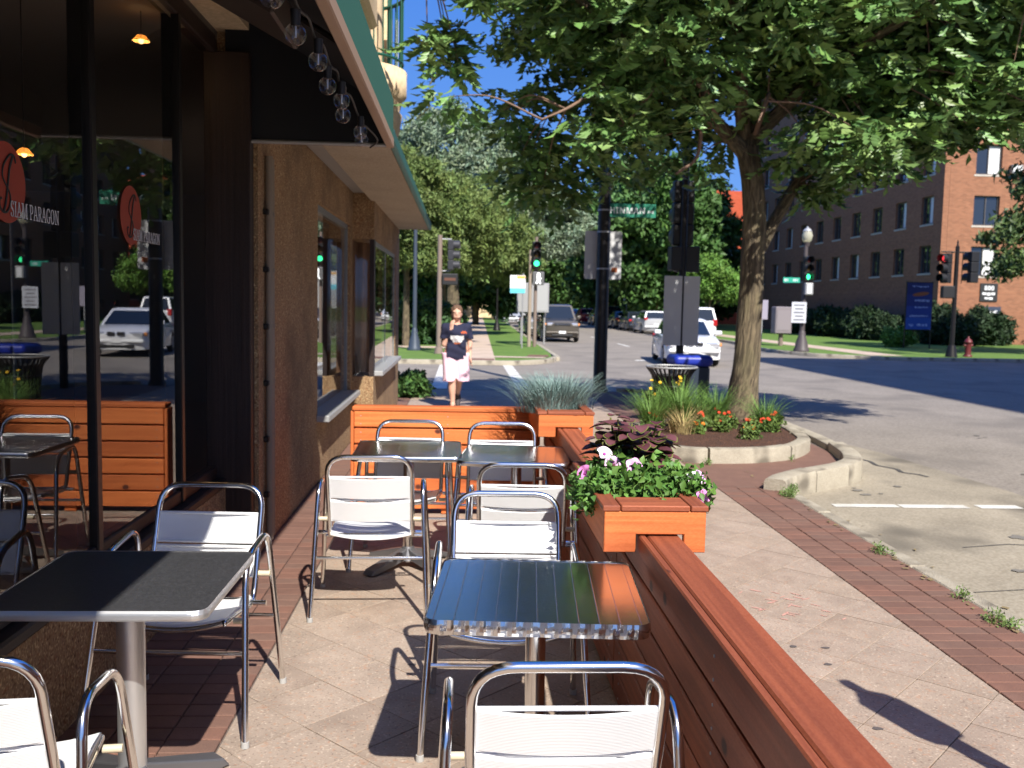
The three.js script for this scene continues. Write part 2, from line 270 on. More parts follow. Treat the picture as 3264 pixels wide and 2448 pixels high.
  M.glass = phys({ color: col(0.97, 0.98, 0.97), transmission: 1, thickness: 0, roughness: 0.0, ior: 1.85, metalness: 0 });
  M.tyre = std({ color: col(0.014, 0.014, 0.014), roughness: 0.85 });
  M.rim = std({ color: col(0.55, 0.55, 0.56), metalness: 0.9, roughness: 0.3 });
  M.carGlass = phys({ color: col(0.012, 0.016, 0.02), roughness: 0.04, clearcoat: 1, clearcoatRoughness: 0.02 });
  M.chrome = std({ color: col(0.8, 0.8, 0.8), metalness: 1, roughness: 0.12 });
}
const font = await new FontLoader().loadAsync('fonts/droid/droid_sans_bold.typeface.json');
const serif = await new FontLoader().loadAsync('fonts/droid/droid_serif_regular.typeface.json');
function lettering(text, height, depth, f = font, squeeze = 1) { const g = new TextGeometry(text, { font: f, size: height, depth, curveSegments: 3, bevelEnabled: false }); g.computeBoundingBox(); const b = g.boundingBox; g.translate(-(b.min.x + b.max.x) / 2, -(b.min.y + b.max.y) / 2, 0); g.scale(squeeze, 1, 1); return g; }
// flat print on a canvas, for signs too small to model letter by letter
function printed(w, h, draw, rough = 0.6) { const c = document.createElement('canvas'); c.width = w; c.height = h; const x = c.getContext('2d'); draw(x, w, h); const t = new THREE.CanvasTexture(c); t.colorSpace = THREE.SRGBColorSpace; return std({ map: t, roughness: rough }); }
// ================================================================ ground, roads, pavements
camera.updateMatrixWorld(true); camera.updateProjectionMatrix();
const inView = (x, y, z, m = 1.05) => { const p = V(x, y, z).project(camera); return Math.abs(p.x) < m && Math.abs(p.y) < m && p.z < 1; };
const ROAD = -0.12;
{
  structure('ground', flatShape([[-420, 300], [420, 300], [420, -480], [-420, -480]], -0.36), M.lawn);
  structure('road', flatShape([[-120, 60], [120, 60], [120, -260], [-120, -260]], ROAD), M.asphalt);
  // concrete parking lane beside the kerb
  structure('parking_lane', flatShape([[2.95, 20], [5.25, 20], [5.22, -4], [5.35, -8.6], [5.15, -10.9], [4.6, -13.4], [4.35, -13.4], [4.4, -9.9], [2.95, -8.0]], ROAD + 0.004), M.laneConcrete);
  // pieces of the setting under the paving
  const nearBlock = [[-60, 20], [2.86, 20], [2.86, -7.8], [3.2, -8.55], [3.75, -8.95], [4.1, -9.5], [4.35, -10.3], [4.42, -12], [4.42, -15.2], [4.1, -16.7], [3.0, -17.5], [-60, -17.6]];
  structure('pavement_bed', slab(nearBlock, -0.3, -0.014), M.joint);
}
// sidewalk of square tiles laid cornerwise
{
  const g = structureGroup('sidewalk'), S = 0.305, gap = 0.004, r = rng(19), X0 = -0.85, X1 = 2.3, Z0 = -17.2, Z1 = 0.4;
  const clip = (poly, ax, lim, keepLess) => { const out = []; for (let i = 0; i < poly.length; i++) { const a = poly[i], b = poly[(i + 1) % poly.length], ia = keepLess ? a[ax] <= lim : a[ax] >= lim, ib = keepLess ? b[ax] <= lim : b[ax] >= lim; if (ia) out.push(a); if (ia !== ib) { const t = (lim - a[ax]) / (b[ax] - a[ax]); out.push([a[0] + (b[0] - a[0]) * t, a[1] + (b[1] - a[1]) * t]); } } return out; };
  const h = S / Math.SQRT2, hh = h - gap / Math.SQRT2;
  const full = [0, 1, 2, 3].map((k) => { const q = slab([[hh, 0], [0, -hh], [-hh, 0], [0, hh]].slice(k).concat([[hh, 0], [0, -hh], [-hh, 0], [0, hh]].slice(0, k)), -0.012, 0, 0.002); const u = q.attributes.uv; for (let i = 0; i < u.count; i++) { const a = u.getX(i), b = u.getY(i), c = k * 1.7; u.setXY(i, a * Math.cos(c) - b * Math.sin(c) + k * 0.29, a * Math.sin(c) + b * Math.cos(c) + k * 0.53); } return q; });
  const list = [], rest = [];
  for (let a = -50; a < 50; a++) for (let b = -90; b < 40; b++) {
    const cx = 0.72 + (a + b) * h, cz = -3.62 + (a - b) * h; if (cx < X0 - h || cx > X1 + h || cz < Z0 - h || cz > Z1 + h) continue;
    const inside = cx - h >= X0 && cx + h <= X1 && cz - h >= Z0 && cz + h <= Z1; const vis = inView(cx, 0, cz, 1.12) && !(cx > 0.7 && cx < 0.8);
    list.push({ cx, cz, inside, vis, d: Math.hypot(cx, cz) });
  }
  list.sort((p, q) => (q.vis - p.vis) || p.d - q.d);
  list.forEach((t, n) => {
    const dy = (r() - 0.5) * 0.0012, k = Math.floor(r() * 4); let geo, px = t.cx, pz = t.cz;
    if (t.inside) geo = full[k]; else { let poly = [[t.cx + hh, t.cz], [t.cx, t.cz - hh], [t.cx - hh, t.cz], [t.cx, t.cz + hh]]; poly = clip(poly, 0, X0 + 0.004, false); poly = clip(poly, 0, X1 - 0.004, true); poly = clip(poly, 1, Z0, false); poly = clip(poly, 1, Z1, true); if (poly.length < 3) return; let A = 0; for (let i = 0; i < poly.length; i++) { const a = poly[i], b = poly[(i + 1) % poly.length]; A += a[0] * b[1] - b[0] * a[1]; } if (Math.abs(A) < 0.004) return; geo = slab(poly, -0.012, 0); px = 0; pz = 0; }
    if (n < 300) { const m = part(g, 'paving_tile', geo, M.aggregate[Math.floor(r() * 3)], [px, dy, pz]); } else { const c = geo.clone(); c.translate(px, dy, pz); rest.push(c); }
  });
  const m = part(g, 'paving_tiles', merge(rest), M.aggregate[0]); m.userData.kind = 'stuff';
}
// brick bands along the kerb and along the shop front
function brickBand(name, xs, z0, z1, depth, seed, rest0) {
  const g = structureGroup(name), r = rng(seed), rest = []; let n = 0; const cache = {};
  for (let row = 0, z = z0; z > z1; z -= depth, row++) for (let c = 0; c < xs.length - 1; c++) {
    const w = xs[c + 1] - xs[c] - 0.006, key = c; if (!cache[key]) cache[key] = [0, 1, 2].map((k) => metreUV(chamfer(w, 0.05, depth - 0.006, 0.003), undefined, [k * 0.17 + c * 0.3, k * 0.29]));
    const x = (xs[c] + xs[c + 1]) / 2, y = -0.0255 + (r() - 0.5) * 0.003, zz = z - depth / 2, geo = cache[key][Math.floor(r() * 3)];
    if (inView(x, 0, zz, 1.15) && n < 300 && z > rest0) { part(g, 'brick', geo, M.paver[Math.floor(r() * 4)], [x, y, zz], [0, 0, (r() - 0.5) * 0.008]); n++; } else { const q = geo.clone(); q.translate(x, y, zz); rest.push(q); }
  }
  const m = part(g, 'bricks', merge(rest), M.paver[0]); m.userData.kind = 'stuff';
}
brickBand('brick_band', [2.305, 2.49, 2.675, 2.855], 0.4, -8.1, 0.1, 33, -20);
brickBand('brick_band', [-1.46, -1.26, -1.055, -0.855], 0.4, -17.2, 0.1, 34, -9);
{ // brick apron between flower bed and bulging kerb, too low an angle to tell bricks apart
  structure('brick_apron', flatShape([[2.305, -8.1], [2.9, -8.1], [3.15, -8.6], [3.7, -9.05], [4.0, -9.55], [4.2, -10.3], [4.28, -12], [4.28, -16], [3.0, -17.2], [2.305, -17.2]], -0.002), M.paver[0]);
}
{ // kerb stones
  const g = structureGroup('kerb'); const r = rng(2);
  for (let z = 0.5; z > -7.8; z -= 1.53) { const L = Math.min(1.52, z + 7.85); part(g, 'kerb_stone', metreUV(chamfer(0.115, 0.2, L - 0.008, 0.012), undefined, [z, 0]), M.kerb, [2.915 + (r() - 0.5) * 0.006, -0.098 + (r() - 0.5) * 0.008, z - L / 2]); }
  const b = structureGroup('bulging_kerb');
  kerbStones(b, [[2.79, -7.98], [2.95, -8.22], [3.3, -8.55], [3.72, -8.87], [4.02, -9.22], [4.2, -9.7], [4.34, -10.4]], 0.2, -0.2, 0.1, false, 0.035, 3, M.kerb);
  part(b, 'low_kerb', kerbSweep([[4.34, -10.4], [4.42, -11.3], [4.45, -13], [4.45, -15.2], [4.1, -16.8], [3, -17.55]], 0.18, -0.2, 0.06), M.kerb);
  part(b, 'corner_kerb', kerbSweep([[3, -17.55], [0, -17.6], [-10, -17.6], [-30, -17.6]], 0.16, -0.2, -0.02), M.kerb);
  const e = structureGroup('bed_kerb'); const loop = [[1.95, -10.6], [2.08, -9.85], [2.45, -9.47], [3.05, -9.5], [3.55, -9.78], [3.95, -10.4], [4.1, -11.4], [4.16, -12.6], [3.9, -13.05], [3.5, -12.8], [3.1, -12.2], [2.5, -11.7], [2.05, -11.25]];
  kerbStones(e, loop.slice().reverse(), 0.15, -0.05, 0.15, true, 0.025, 8, M.kerb);
  const soil = structure('mulch_bed', slab([[2.0, -10.6], [2.13, -9.95], [2.48, -9.54], [3.04, -9.57], [3.5, -9.84], [3.88, -10.44], [4.04, -11.4], [4.09, -12.55], [3.88, -12.97], [3.55, -12.74], [3.15, -12.14], [2.54, -11.64], [2.1, -11.2]], -0.04, 0.125), M.mulch);
}
{ // painted lines
  const g = structureGroup('road_marking'), r = rng(4);
  const stripe = (x0, x1, z0, z1, name, y) => part(g, name, flatShape([[x0, z0], [x1, z0 + (r() - 0.5) * 0.01], [x1, z1], [x0, z1 + (r() - 0.5) * 0.01]], y), M.lineWhite);
  for (let x = 3.3; x < 8.6;) { const L = 0.12 + r() * 0.5, w = 0.028 + r() * 0.022, o = (r() - 0.5) * 0.012; stripe(x, x + L, -7.88 + w + o, -7.93 - w + o, 'stall_line', ROAD + 0.008); x += L + (r() > 0.45 ? 0.015 + r() * 0.1 : 0.004); }
  stripe(-0.62, -0.3, -18.2, -26.1, 'crossing_line', ROAD + 0.004); stripe(1.15, 1.42, -18.1, -26.2, 'crossing_line', ROAD + 0.004);
  stripe(5.6, 5.95, -29.5, -29.9, 'stop_line', ROAD + 0.004);
  for (let k = 0; k < 9; k++) stripe(7.2, 7.32, -31 - k * 9, -34 - k * 9, 'centre_line', ROAD + 0.004);
  const crack = (pts, w) => { const out = []; for (let i = 0; i < pts.length - 1; i++) { const [a, b] = [pts[i], pts[i + 1]], dx = b[0] - a[0], dz = b[1] - a[1], l = Math.hypot(dx, dz), nx = -dz / l * w, nz = dx / l * w; out.push(flatShape([[a[0] + nx, a[1] + nz], [b[0] + nx, b[1] + nz], [b[0] - nx, b[1] - nz], [a[0] - nx, a[1] - nz]], ROAD + 0.007 + (i % 2) * 0.001)); } return merge(out); };
  const cr = structureGroup('road_crack'), tar = std({ color: col(0.06, 0.055, 0.05), roughness: 0.9 });
  part(cr, 'tar_crack', crack([[4.62, -10.6], [4.7, -10.3], [4.66, -10.05], [4.78, -9.8], [4.74, -9.6], [4.86, -9.5], [4.9, -9.35]], 0.025), tar);
  part(cr, 'tar_crack', crack([[3.7, -6.5], [4.1, -6.6], [4.5, -6.52], [5.0, -6.7], [5.6, -6.62], [6.4, -6.8]], 0.008), tar);
  part(cr, 'tar_crack', crack([[3.0, -5.4], [3.6, -5.5], [4.2, -5.36], [4.8, -5.5]], 0.006), tar);
  // oil stains where cars stand, litter in the gutter
  const oil = std({ color: col(0.17, 0.155, 0.13), roughness: 0.85 }), os = structureGroup('oil_stain'), oq = rng(61);
  for (const [x, z, n] of [[4.1, -5.9, 7], [4.4, -6.8, 5], [4.0, -8.6, 5], [6.4, -9.5, 4], [7.2, -12.5, 5], [5.6, -14.5, 4], [6.0, -20, 4]]) for (let k = 0; k < n; k++) { const R = 0.015 + oq() * oq() * 0.075, cx = x + (oq() - 0.5) * 0.7, cz = z + (oq() - 0.5) * 0.5, p = []; for (let j = 0; j < 12; j++) { const a = j / 12 * 6.283, w = R * (0.7 + 0.6 * oq()); p.push([cx + Math.cos(a) * w, cz - Math.sin(a) * w * 0.8]); } part(os, 'oil_spot', flatShape(p, ROAD + 0.0085 + k * 0.0006), oil); }
  const lit = []; for (let k = 0; k < 160; k++) { const z = -3.2 - oq() * 6, side = oq() > 0.35, g = new THREE.PlaneGeometry(0.012 + oq() * 0.03, 0.01 + oq() * 0.016); g.rotateX(-Math.PI / 2 + (oq() - 0.5) * 0.5); g.rotateY(oq() * 6); g.translate(side ? 3.0 + oq() * oq() * 0.35 : 2.84 - oq() * 0.05, side ? ROAD + 0.014 : 0.008, z); lit.push(g); }
  structure('leaf_litter', merge(lit), std({ color: col(0.2, 0.15, 0.07), roughness: 1 }), 'stuff');
  // faded pink chalk scrawl and dark gum spots on the tiles
  const pink = std({ color: col(0.5, 0.27, 0.215), roughness: 1 }), gum = std({ color: col(0.09, 0.075, 0.07), roughness: 0.9 }); const sc = structureGroup('pavement_stain'); const q = rng(12);
  const blot = (x, z, rx, rz, y = 0.0022) => { const p = []; const ph = q() * 6; for (let k = 0; k < 10; k++) { const a = k / 10 * 6.283, w = 0.8 + 0.35 * q(); p.push([x + Math.cos(a) * rx * w, z - Math.sin(a) * rz * w]); } return flatShape(p, y); };
  for (let k = 0; k < 22; k++) { const m = part(sc, 'chalk_mark', blot(0, 0, 0.02 + q() * 0.035, 0.004 + q() * 0.005), pink, [1.58 + q() * 0.45, 0, -4.6 - q() * 0.5]); m.rotation.y = (q() > 0.5 ? 0.5 : -0.9) + q() * 0.5; }
  for (const [x, z] of [[1.42, -4.95], [1.75, -4.2], [1.6, -4.22], [1.68, -4.0], [1.62, -3.36], [1.5, -3.46], [1.45, -4.0], [-0.2, -4.0], [1.2, -5.5]]) part(sc, 'gum_spot', blot(x, z, 0.014 + q() * 0.01, 0.009 + q() * 0.008), gum);
}
// far blocks: lawns, paths, kerbs
{
  const lawnL = [[-70, -26.3], [0.6, -26.3], [1.6, -26.5], [2.35, -27.3], [2.8, -28.8], [2.95, -31], [3.4, -60], [5.2, -150], [6, -230], [-70, -230]];
  structure('lawn', slab(lawnL, -0.3, -0.005), M.lawn);
  structure('kerb', kerbSweep([[-40, -26.25], [-10, -26.25], [0.6, -26.25], [1.6, -26.45], [2.42, -27.3], [2.88, -28.8], [3.03, -31], [3.48, -60], [5.28, -150]], 0.16, -0.2, 0.012), M.kerb);
  structure('footpath', flatShape([[-0.55, -26.3], [0.95, -26.3], [2.25, -103], [4.0, -200], [2.6, -200], [0.85, -103]], 0.004), M.farWalk);
  structure('footpath', flatShape([[0.97, -28.0], [2.45, -27.9], [2.62, -28.5], [0.98, -28.7]], 0.005), M.farWalk);
  structure('footpath', flatShape([[-30, -33.2], [-0.5, -33.2], [-0.47, -34.5], [-30, -34.5]], 0.006), M.farWalk);
  structure('tactile_ramp', flatShape([[0.15, -26.35], [0.93, -26.35], [0.94, -27.2], [0.17, -27.2]], 0.008), M.paver[2]);
  structure('tactile_ramp', flatShape([[2.0, -28.75], [2.7, -28.75], [2.75, -29.7], [2.15, -29.7]], 0.008), M.paver[2]);
  const lawnR = [[13.6, -230], [13.6, -46], [12.9, -41], [12.6, -38], [12.75, -35.8], [13.4, -34], [15, -32.8], [18, -32.4], [90, -32.4], [90, -230]];
  structure('lawn', slab(lawnR, -0.3, -0.005), M.lawn);
  structure('kerb', kerbSweep([[13.52, -150], [13.52, -60], [13.5, -46], [12.82, -41], [12.52, -38], [12.67, -35.7], [13.35, -33.92], [15, -32.72], [18, -32.32], [60, -32.32]], 0.16, -0.2, 0.012), M.kerb);
  structure('footpath', flatShape([[15.0, -33.3], [16.3, -33.3], [16.3, -200], [15.0, -200]], 0.004), M.farWalk);
  const nearR = [[13, 40], [90, 40], [90, -15.5], [15, -15.5], [13.4, -14.6], [13, -13]];
  structure('pavement', slab(nearR, -0.3, 0), M.farWalk);
}
// ================================================================ the restaurant on the left
{
  const b = thing('corner_restaurant', 'tan pebble-dash corner restaurant with tall dark windows and cream balcony above', 'building');
  const wall = (name, w, h, d, x, y, z, m = M.stucco) => part(b, name, box(w, h, d, x, y, z), m);
  // glazed front: plane x = -1.5
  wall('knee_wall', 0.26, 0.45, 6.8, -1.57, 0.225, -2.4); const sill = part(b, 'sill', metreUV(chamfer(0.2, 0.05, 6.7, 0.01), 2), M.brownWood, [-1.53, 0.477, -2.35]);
  for (const z of [0.95, -0.4, -1.55, -2.7, -3.85, -5.0]) { const m = part(b, 'mullion', metreUV(chamfer(0.09, 2.56, 0.055, 0.006)), M.blackMetal, [-1.525, 1.785, z]); }
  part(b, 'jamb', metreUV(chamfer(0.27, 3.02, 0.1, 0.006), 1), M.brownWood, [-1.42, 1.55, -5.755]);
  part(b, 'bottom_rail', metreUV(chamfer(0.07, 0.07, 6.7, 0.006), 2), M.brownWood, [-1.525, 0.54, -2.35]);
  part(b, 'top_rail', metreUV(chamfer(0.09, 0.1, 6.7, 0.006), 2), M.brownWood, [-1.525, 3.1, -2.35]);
  const edges = [0.92, -0.43, -1.58, -2.73, -3.88, -5.03, -5.37]; const zs = [[0.92, -0.37], [-0.43, -1.52], [-1.58, -2.67], [-2.73, -3.82], [-3.88, -4.97], [-5.03, -5.7]];
  for (const [a, c] of zs) { const p = new THREE.PlaneGeometry(a - c, 2.47); p.rotateY(Math.PI / 2); part(b, 'pane', p, M.glass, [-1.5, 1.815, (a + c) / 2]); }
  // solid wall with one window, plane x = -1.26
  const X = -1.26, T = 0.24;
  const pier = (z0, z1, y0, y1, x = X, t = T, m = M.stucco, n = 'wall') => part(b, n, box(t, y1 - y0, z0 - z1, x - t / 2, (y0 + y1) / 2, (z0 + z1) / 2), m);
  pier(-5.81, -8.15, 0, 3.2); pier(-8.15, -10.52, 0, 0.57); pier(-8.15, -10.52, 2.45, 3.2); pier(-10.52, -10.72, 0, 3.2);
  { const f = std({ color: col(0.2, 0.215, 0.22), roughness: 0.5, metalness: 0.3 }); const w = new THREE.Group(); w.name = 'window'; b.add(w);
    part(w, 'frame', merge([box(0.07, 0.05, 2.37, -1.33, 2.425, -9.335), box(0.07, 1.88, 0.05, -1.33, 1.51, -8.175), box(0.07, 1.88, 0.05, -1.33, 1.51, -10.495)]), f);
    part(w, 'sill', metreUV(chamfer(0.2, 0.06, 2.46, 0.008)), M.galv, [-1.25, 0.57, -9.335]);
    const p = new THREE.PlaneGeometry(2.27, 1.8); p.rotateY(Math.PI / 2); part(w, 'pane', p, M.glass, [-1.31, 1.5, -9.335]); }
  // projecting bay, plane x = -1.02
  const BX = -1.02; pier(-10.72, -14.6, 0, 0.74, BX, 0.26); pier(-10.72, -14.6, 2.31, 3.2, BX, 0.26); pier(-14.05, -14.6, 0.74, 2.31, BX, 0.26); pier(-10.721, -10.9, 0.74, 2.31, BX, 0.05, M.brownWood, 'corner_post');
  { const w = new THREE.Group(); w.name = 'window'; b.add(w); const f = std({ color: col(0.2, 0.215, 0.22), roughness: 0.5, metalness: 0.3 });
    part(w, 'frame', merge([box(0.05, 0.05, 3.13, -1.055, 2.285, -12.475), box(0.05, 1.5, 0.05, -1.055, 1.52, -14.02), box(0.05, 1.5, 0.05, -1.055, 1.52, -10.93), box(0.04, 1.5, 0.04, -1.055, 1.52, -12.5)]), f);
    part(w, 'sill', metreUV(chamfer(0.16, 0.06, 3.2, 0.008)), M.galv, [-1.0, 0.765, -12.46]);
    const p = new THREE.PlaneGeometry(3.06, 1.5); p.rotateY(Math.PI / 2); part(w, 'pane', p, M.glass, [-1.04, 1.54, -12.475]);
    const q = new THREE.PlaneGeometry(0.2, 1.56); part(w, 'pane', q, M.glass, [-1.16, 1.52, -10.735]); }
  part(b, 'corner_wall', box(6, 3.2, 0.26, -4.02, 1.6, -14.73), M.stucco);
  // the room behind the glass
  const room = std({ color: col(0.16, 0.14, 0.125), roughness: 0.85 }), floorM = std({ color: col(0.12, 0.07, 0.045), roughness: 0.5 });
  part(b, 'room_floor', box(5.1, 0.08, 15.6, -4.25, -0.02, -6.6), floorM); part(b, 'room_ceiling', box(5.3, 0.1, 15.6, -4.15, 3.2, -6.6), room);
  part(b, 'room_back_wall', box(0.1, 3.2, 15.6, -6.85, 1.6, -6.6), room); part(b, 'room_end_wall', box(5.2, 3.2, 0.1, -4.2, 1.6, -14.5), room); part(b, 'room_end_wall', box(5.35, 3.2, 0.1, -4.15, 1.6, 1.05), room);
  part(b, 'curtain', (() => { const g = new THREE.PlaneGeometry(0.9, 1.9, 30, 1), p = g.attributes.position; for (let i = 0; i < p.count; i++) p.setZ(i, 0.04 * Math.sin(p.getX(i) * 46)); g.computeVertexNormals(); return g; })(), std({ color: col(0.22, 0.12, 0.07), roughness: 0.95 }), [-1.5, 1.5, -11.2], [0, 0.5, 0]);
  // upper storey
  pier(2, -14.6, 3.2, 11.5, -1.3, 0.3, M.cream, 'upper_wall'); part(b, 'upper_end_wall', box(6, 8.3, 0.3, -4.2, 7.35, -14.75), M.cream); part(b, 'roof', box(7, 0.3, 18, -4.5, 11.65, -6.3), M.cream);
  part(b, 'cornice', metreUV(chamfer(0.42, 0.34, 7.6, 0.04)), M.cream, [-1.18, 4.7, -6.6]); part(b, 'cornice_course', metreUV(chamfer(0.26, 0.22, 7.6, 0.03)), M.cream, [-1.2, 4.42, -6.6]);
  part(b, 'cornice', metreUV(chamfer(0.4, 0.3, 13, 0.04)), M.cream, [-1.18, 7.4, -8]);
  for (const z of [-4.6, -7.4, -9.4]) { const w = new THREE.Group(); w.name = 'window'; b.add(w); part(w, 'frame', box(0.08, 1.5, 1.1, -1.3, 5.9, z), M.white); const p = new THREE.PlaneGeometry(0.95, 1.35); p.rotateY(Math.PI / 2); part(w, 'pane', p, M.carGlass, [-1.255, 5.9, z]); }
  // round balcony with green rails
  { const bal = new THREE.Group(); bal.name = 'balcony'; bal.position.set(-1.55, 0, -13.3); b.add(bal);
    const half = (pts) => new THREE.LatheGeometry(pts.map(([r, y]) => new THREE.Vector2(r, y)), 28, -0.3, Math.PI + 0.6);
    part(bal, 'base', half([[0.0, 3.35], [0.42, 3.35], [0.5, 3.5], [0.52, 3.78], [0.62, 3.95], [0.66, 4.2], [0.62, 4.24], [0.66, 4.4], [0.72, 4.46], [0.72, 4.78], [0.0, 4.78]]), M.cream);
    const green = std({ color: col(0.012, 0.085, 0.055), roughness: 0.4 }); const R = 0.66;
    const ring = (y, t) => { const g = new THREE.TorusGeometry(R, t, 8, 40, Math.PI + 0.5); g.rotateX(Math.PI / 2); g.rotateY(Math.PI / 2 + 0.25); g.translate(0, y, 0); return g; };
    part(bal, 'rail', ring(5.82, 0.028), green); part(bal, 'rail', ring(4.9, 0.02), green);
    for (let k = 0; k <= 16; k++) { const a = -1.72 + k * 3.44 / 16; part(bal, 'baluster', rod([Math.cos(a) * R, 4.78, Math.sin(a) * R], [Math.cos(a) * R, 5.82, Math.sin(a) * R], 0.011, 6), green); }
    part(bal, 'tower_wall', half([[0.38, 4.78], [0.38, 11.4]]), M.cream);
    part(bal, 'shutter', box(0.05, 1.5, 0.4, 0.42, 5.2, -0.75), green); part(bal, 'white_panel', box(0.04, 1.6, 0.12, 0.5, 5.0, -1.05), M.white); }
  // steel conduit with clamps on the pier
  const conduitPaint = std({ color: col(0.24, 0.19, 0.14), roughness: 0.7 });
  part(b, 'conduit', rod([-1.232, 0.05, -6.0], [-1.232, 2.5, -6.0], 0.024, 10), conduitPaint);
  part(b, 'conduit', rod([-1.24, 0.05, -6.13], [-1.24, 2.5, -6.13], 0.016, 8), conduitPaint);
  for (let y = 0.35; y < 2.5; y += 0.36) part(b, 'clamp', metreUV(chamfer(0.035, 0.035, 0.22, 0.005)), M.blackMetal, [-1.244, y, -6.05]);
}
// canopy with white soffit and green metal edge past the awning
{
  const c = thing('metal_canopy', 'flat canopy with pale soffit and green metal edge over the side windows', 'canopy');
  const teal = std({ color: col(0.045, 0.17, 0.15), roughness: 0.45, metalness: 0.2 });
  part(c, 'soffit', box(0.5, 0.03, 8.86, -0.805, 2.755, -10.29), M.soffit); part(c, 'soffit_return', box(0.2, 0.03, 4.8, -1.155, 2.84, -8.28), M.greyMetal); part(c, 'inner_fascia', box(0.02, 0.1, 8.86, -1.03, 2.8, -10.29), M.soffit);
  part(c, 'gutter_edge', metreUV(chamfer(0.05, 0.1, 8.9, 0.012)), teal, [-0.535, 2.79, -10.29]);
  const s = new THREE.Shape([new THREE.Vector2(0, 0), new THREE.Vector2(0, 0.03), new THREE.Vector2(-0.66, 0.47), new THREE.Vector2(-0.66, 0)]); const g = new THREE.ExtrudeGeometry(s, { depth: 8.9, bevelEnabled: false }); part(c, 'sloped_roof', metreUV(g), teal, [-0.55, 2.84, -14.7]);
  for (let k = 0; k < 15; k++) { const q = rod([-0.54, 2.885, -14.4 + k * 0.6], [-1.2, 3.325, -14.4 + k * 0.6], 0.014, 5); part(c, 'seam', q, teal); }
}
// dark green awning over the tables
{
  const a = thing('window_awning', 'dark green box awning with tan bottom trim over the dining windows', 'awning');
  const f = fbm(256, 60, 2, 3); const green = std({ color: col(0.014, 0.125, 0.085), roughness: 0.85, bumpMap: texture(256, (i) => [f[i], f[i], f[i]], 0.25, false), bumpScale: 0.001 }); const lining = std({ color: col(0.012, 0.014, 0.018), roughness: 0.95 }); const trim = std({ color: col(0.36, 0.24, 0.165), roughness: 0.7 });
  const z0 = 1.2, z1 = -5.78, L = z0 - z1, zc = (z0 + z1) / 2;
  part(a, 'valance', box(0.03, 0.21, L, -0.455, 2.70, zc), green);
  part(a, 'bottom_trim', metreUV(chamfer(0.045, 0.062, L, 0.006)), trim, [-0.457, 2.566, zc]);
  const roofS = new THREE.Shape([new THREE.Vector2(-0.44, 2.805), new THREE.Vector2(-0.44, 2.825), new THREE.Vector2(-1.44, 3.43), new THREE.Vector2(-1.44, 3.41)]); const rg = new THREE.ExtrudeGeometry(roofS, { depth: L, bevelEnabled: false }); part(a, 'roof_fabric', metreUV(rg), green, [0, 0, z1]);
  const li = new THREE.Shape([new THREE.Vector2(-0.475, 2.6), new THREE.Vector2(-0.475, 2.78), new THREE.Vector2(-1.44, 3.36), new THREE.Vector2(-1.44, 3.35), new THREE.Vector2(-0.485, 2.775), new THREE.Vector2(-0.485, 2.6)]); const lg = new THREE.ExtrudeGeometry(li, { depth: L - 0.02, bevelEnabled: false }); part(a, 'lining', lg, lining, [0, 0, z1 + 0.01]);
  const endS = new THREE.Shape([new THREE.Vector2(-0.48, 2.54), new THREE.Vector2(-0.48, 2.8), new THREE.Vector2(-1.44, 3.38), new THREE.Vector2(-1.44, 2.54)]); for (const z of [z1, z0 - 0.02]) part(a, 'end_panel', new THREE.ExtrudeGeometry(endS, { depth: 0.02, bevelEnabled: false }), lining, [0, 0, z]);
  part(a, 'end_bar', rod([-1.44, 2.55, z1 + 0.02], [-0.48, 2.55, z1 + 0.02], 0.012, 8), M.greyMetal);
  for (const z of [-0.8, -2.6, -4.4]) part(a, 'frame_bar', rod([-0.48, 2.72, z], [-1.44, 3.28, z], 0.015, 8), M.blackMetal);
  // heater box hung under the roof
  part(a, 'heater', metreUV(chamfer(0.42, 0.09, 0.5, 0.01)), std({ color: col(0.03, 0.018, 0.012), roughness: 0.6 }), [-0.86, 2.76, -3.7], [0, 0, -0.5]);
}
// string of clear globe bulbs
{
  const bulb = thing('globe_bulb', 'clear globe bulb hanging nearest the camera under the awning edge', 'bulb', { pos: [-0.53, 2.47, -2.62], group: 'globe bulbs strung under the awning' });
  const g = new THREE.SphereGeometry(0.034, 18, 14), clear = phys({ color: col(1, 1, 1), transmission: 1, thickness: 0, roughness: 0, ior: 1.5 });
  part(bulb, 'globe', g, clear, [0, -0.05, 0]); part(bulb, 'socket', cyl(0.014, 0.017, 0.05, 10), M.black, [0, 0.0, 0]); part(bulb, 'filament', rod([0, -0.025, 0], [0, -0.06, 0], 0.004, 6), M.cast);
  const zs = [-2.98, -3.3, -3.66, -3.92, -4.12, -4.62, -4.85], words = ['second', 'third', 'fourth', 'fifth', 'sixth', 'seventh', 'last'];
  zs.forEach((z, i) => copyOf(bulb, `${words[i]} clear globe bulb of the string counted from the camera under the awning`, [-0.53 + (i % 2) * 0.02, 2.47 - (i === 4 ? 0.02 : 0), z], 0));
  const pts = [[-0.5, 2.56, 0.6], [-0.51, 2.53, -0.6], [-0.52, 2.5, -1.8]]; for (const z of [-2.62, ...zs]) pts.push([-0.52, 2.497, z], [-0.51, 2.505, z - 0.12]); pts.push([-0.49, 2.5, -5.3], [-0.55, 2.49, -5.5]);
  single('light_string', 'black cable carrying the globe bulbs inside the awning edge', 'cable', tube(pts, 0.005, 160, 6), M.black);
}
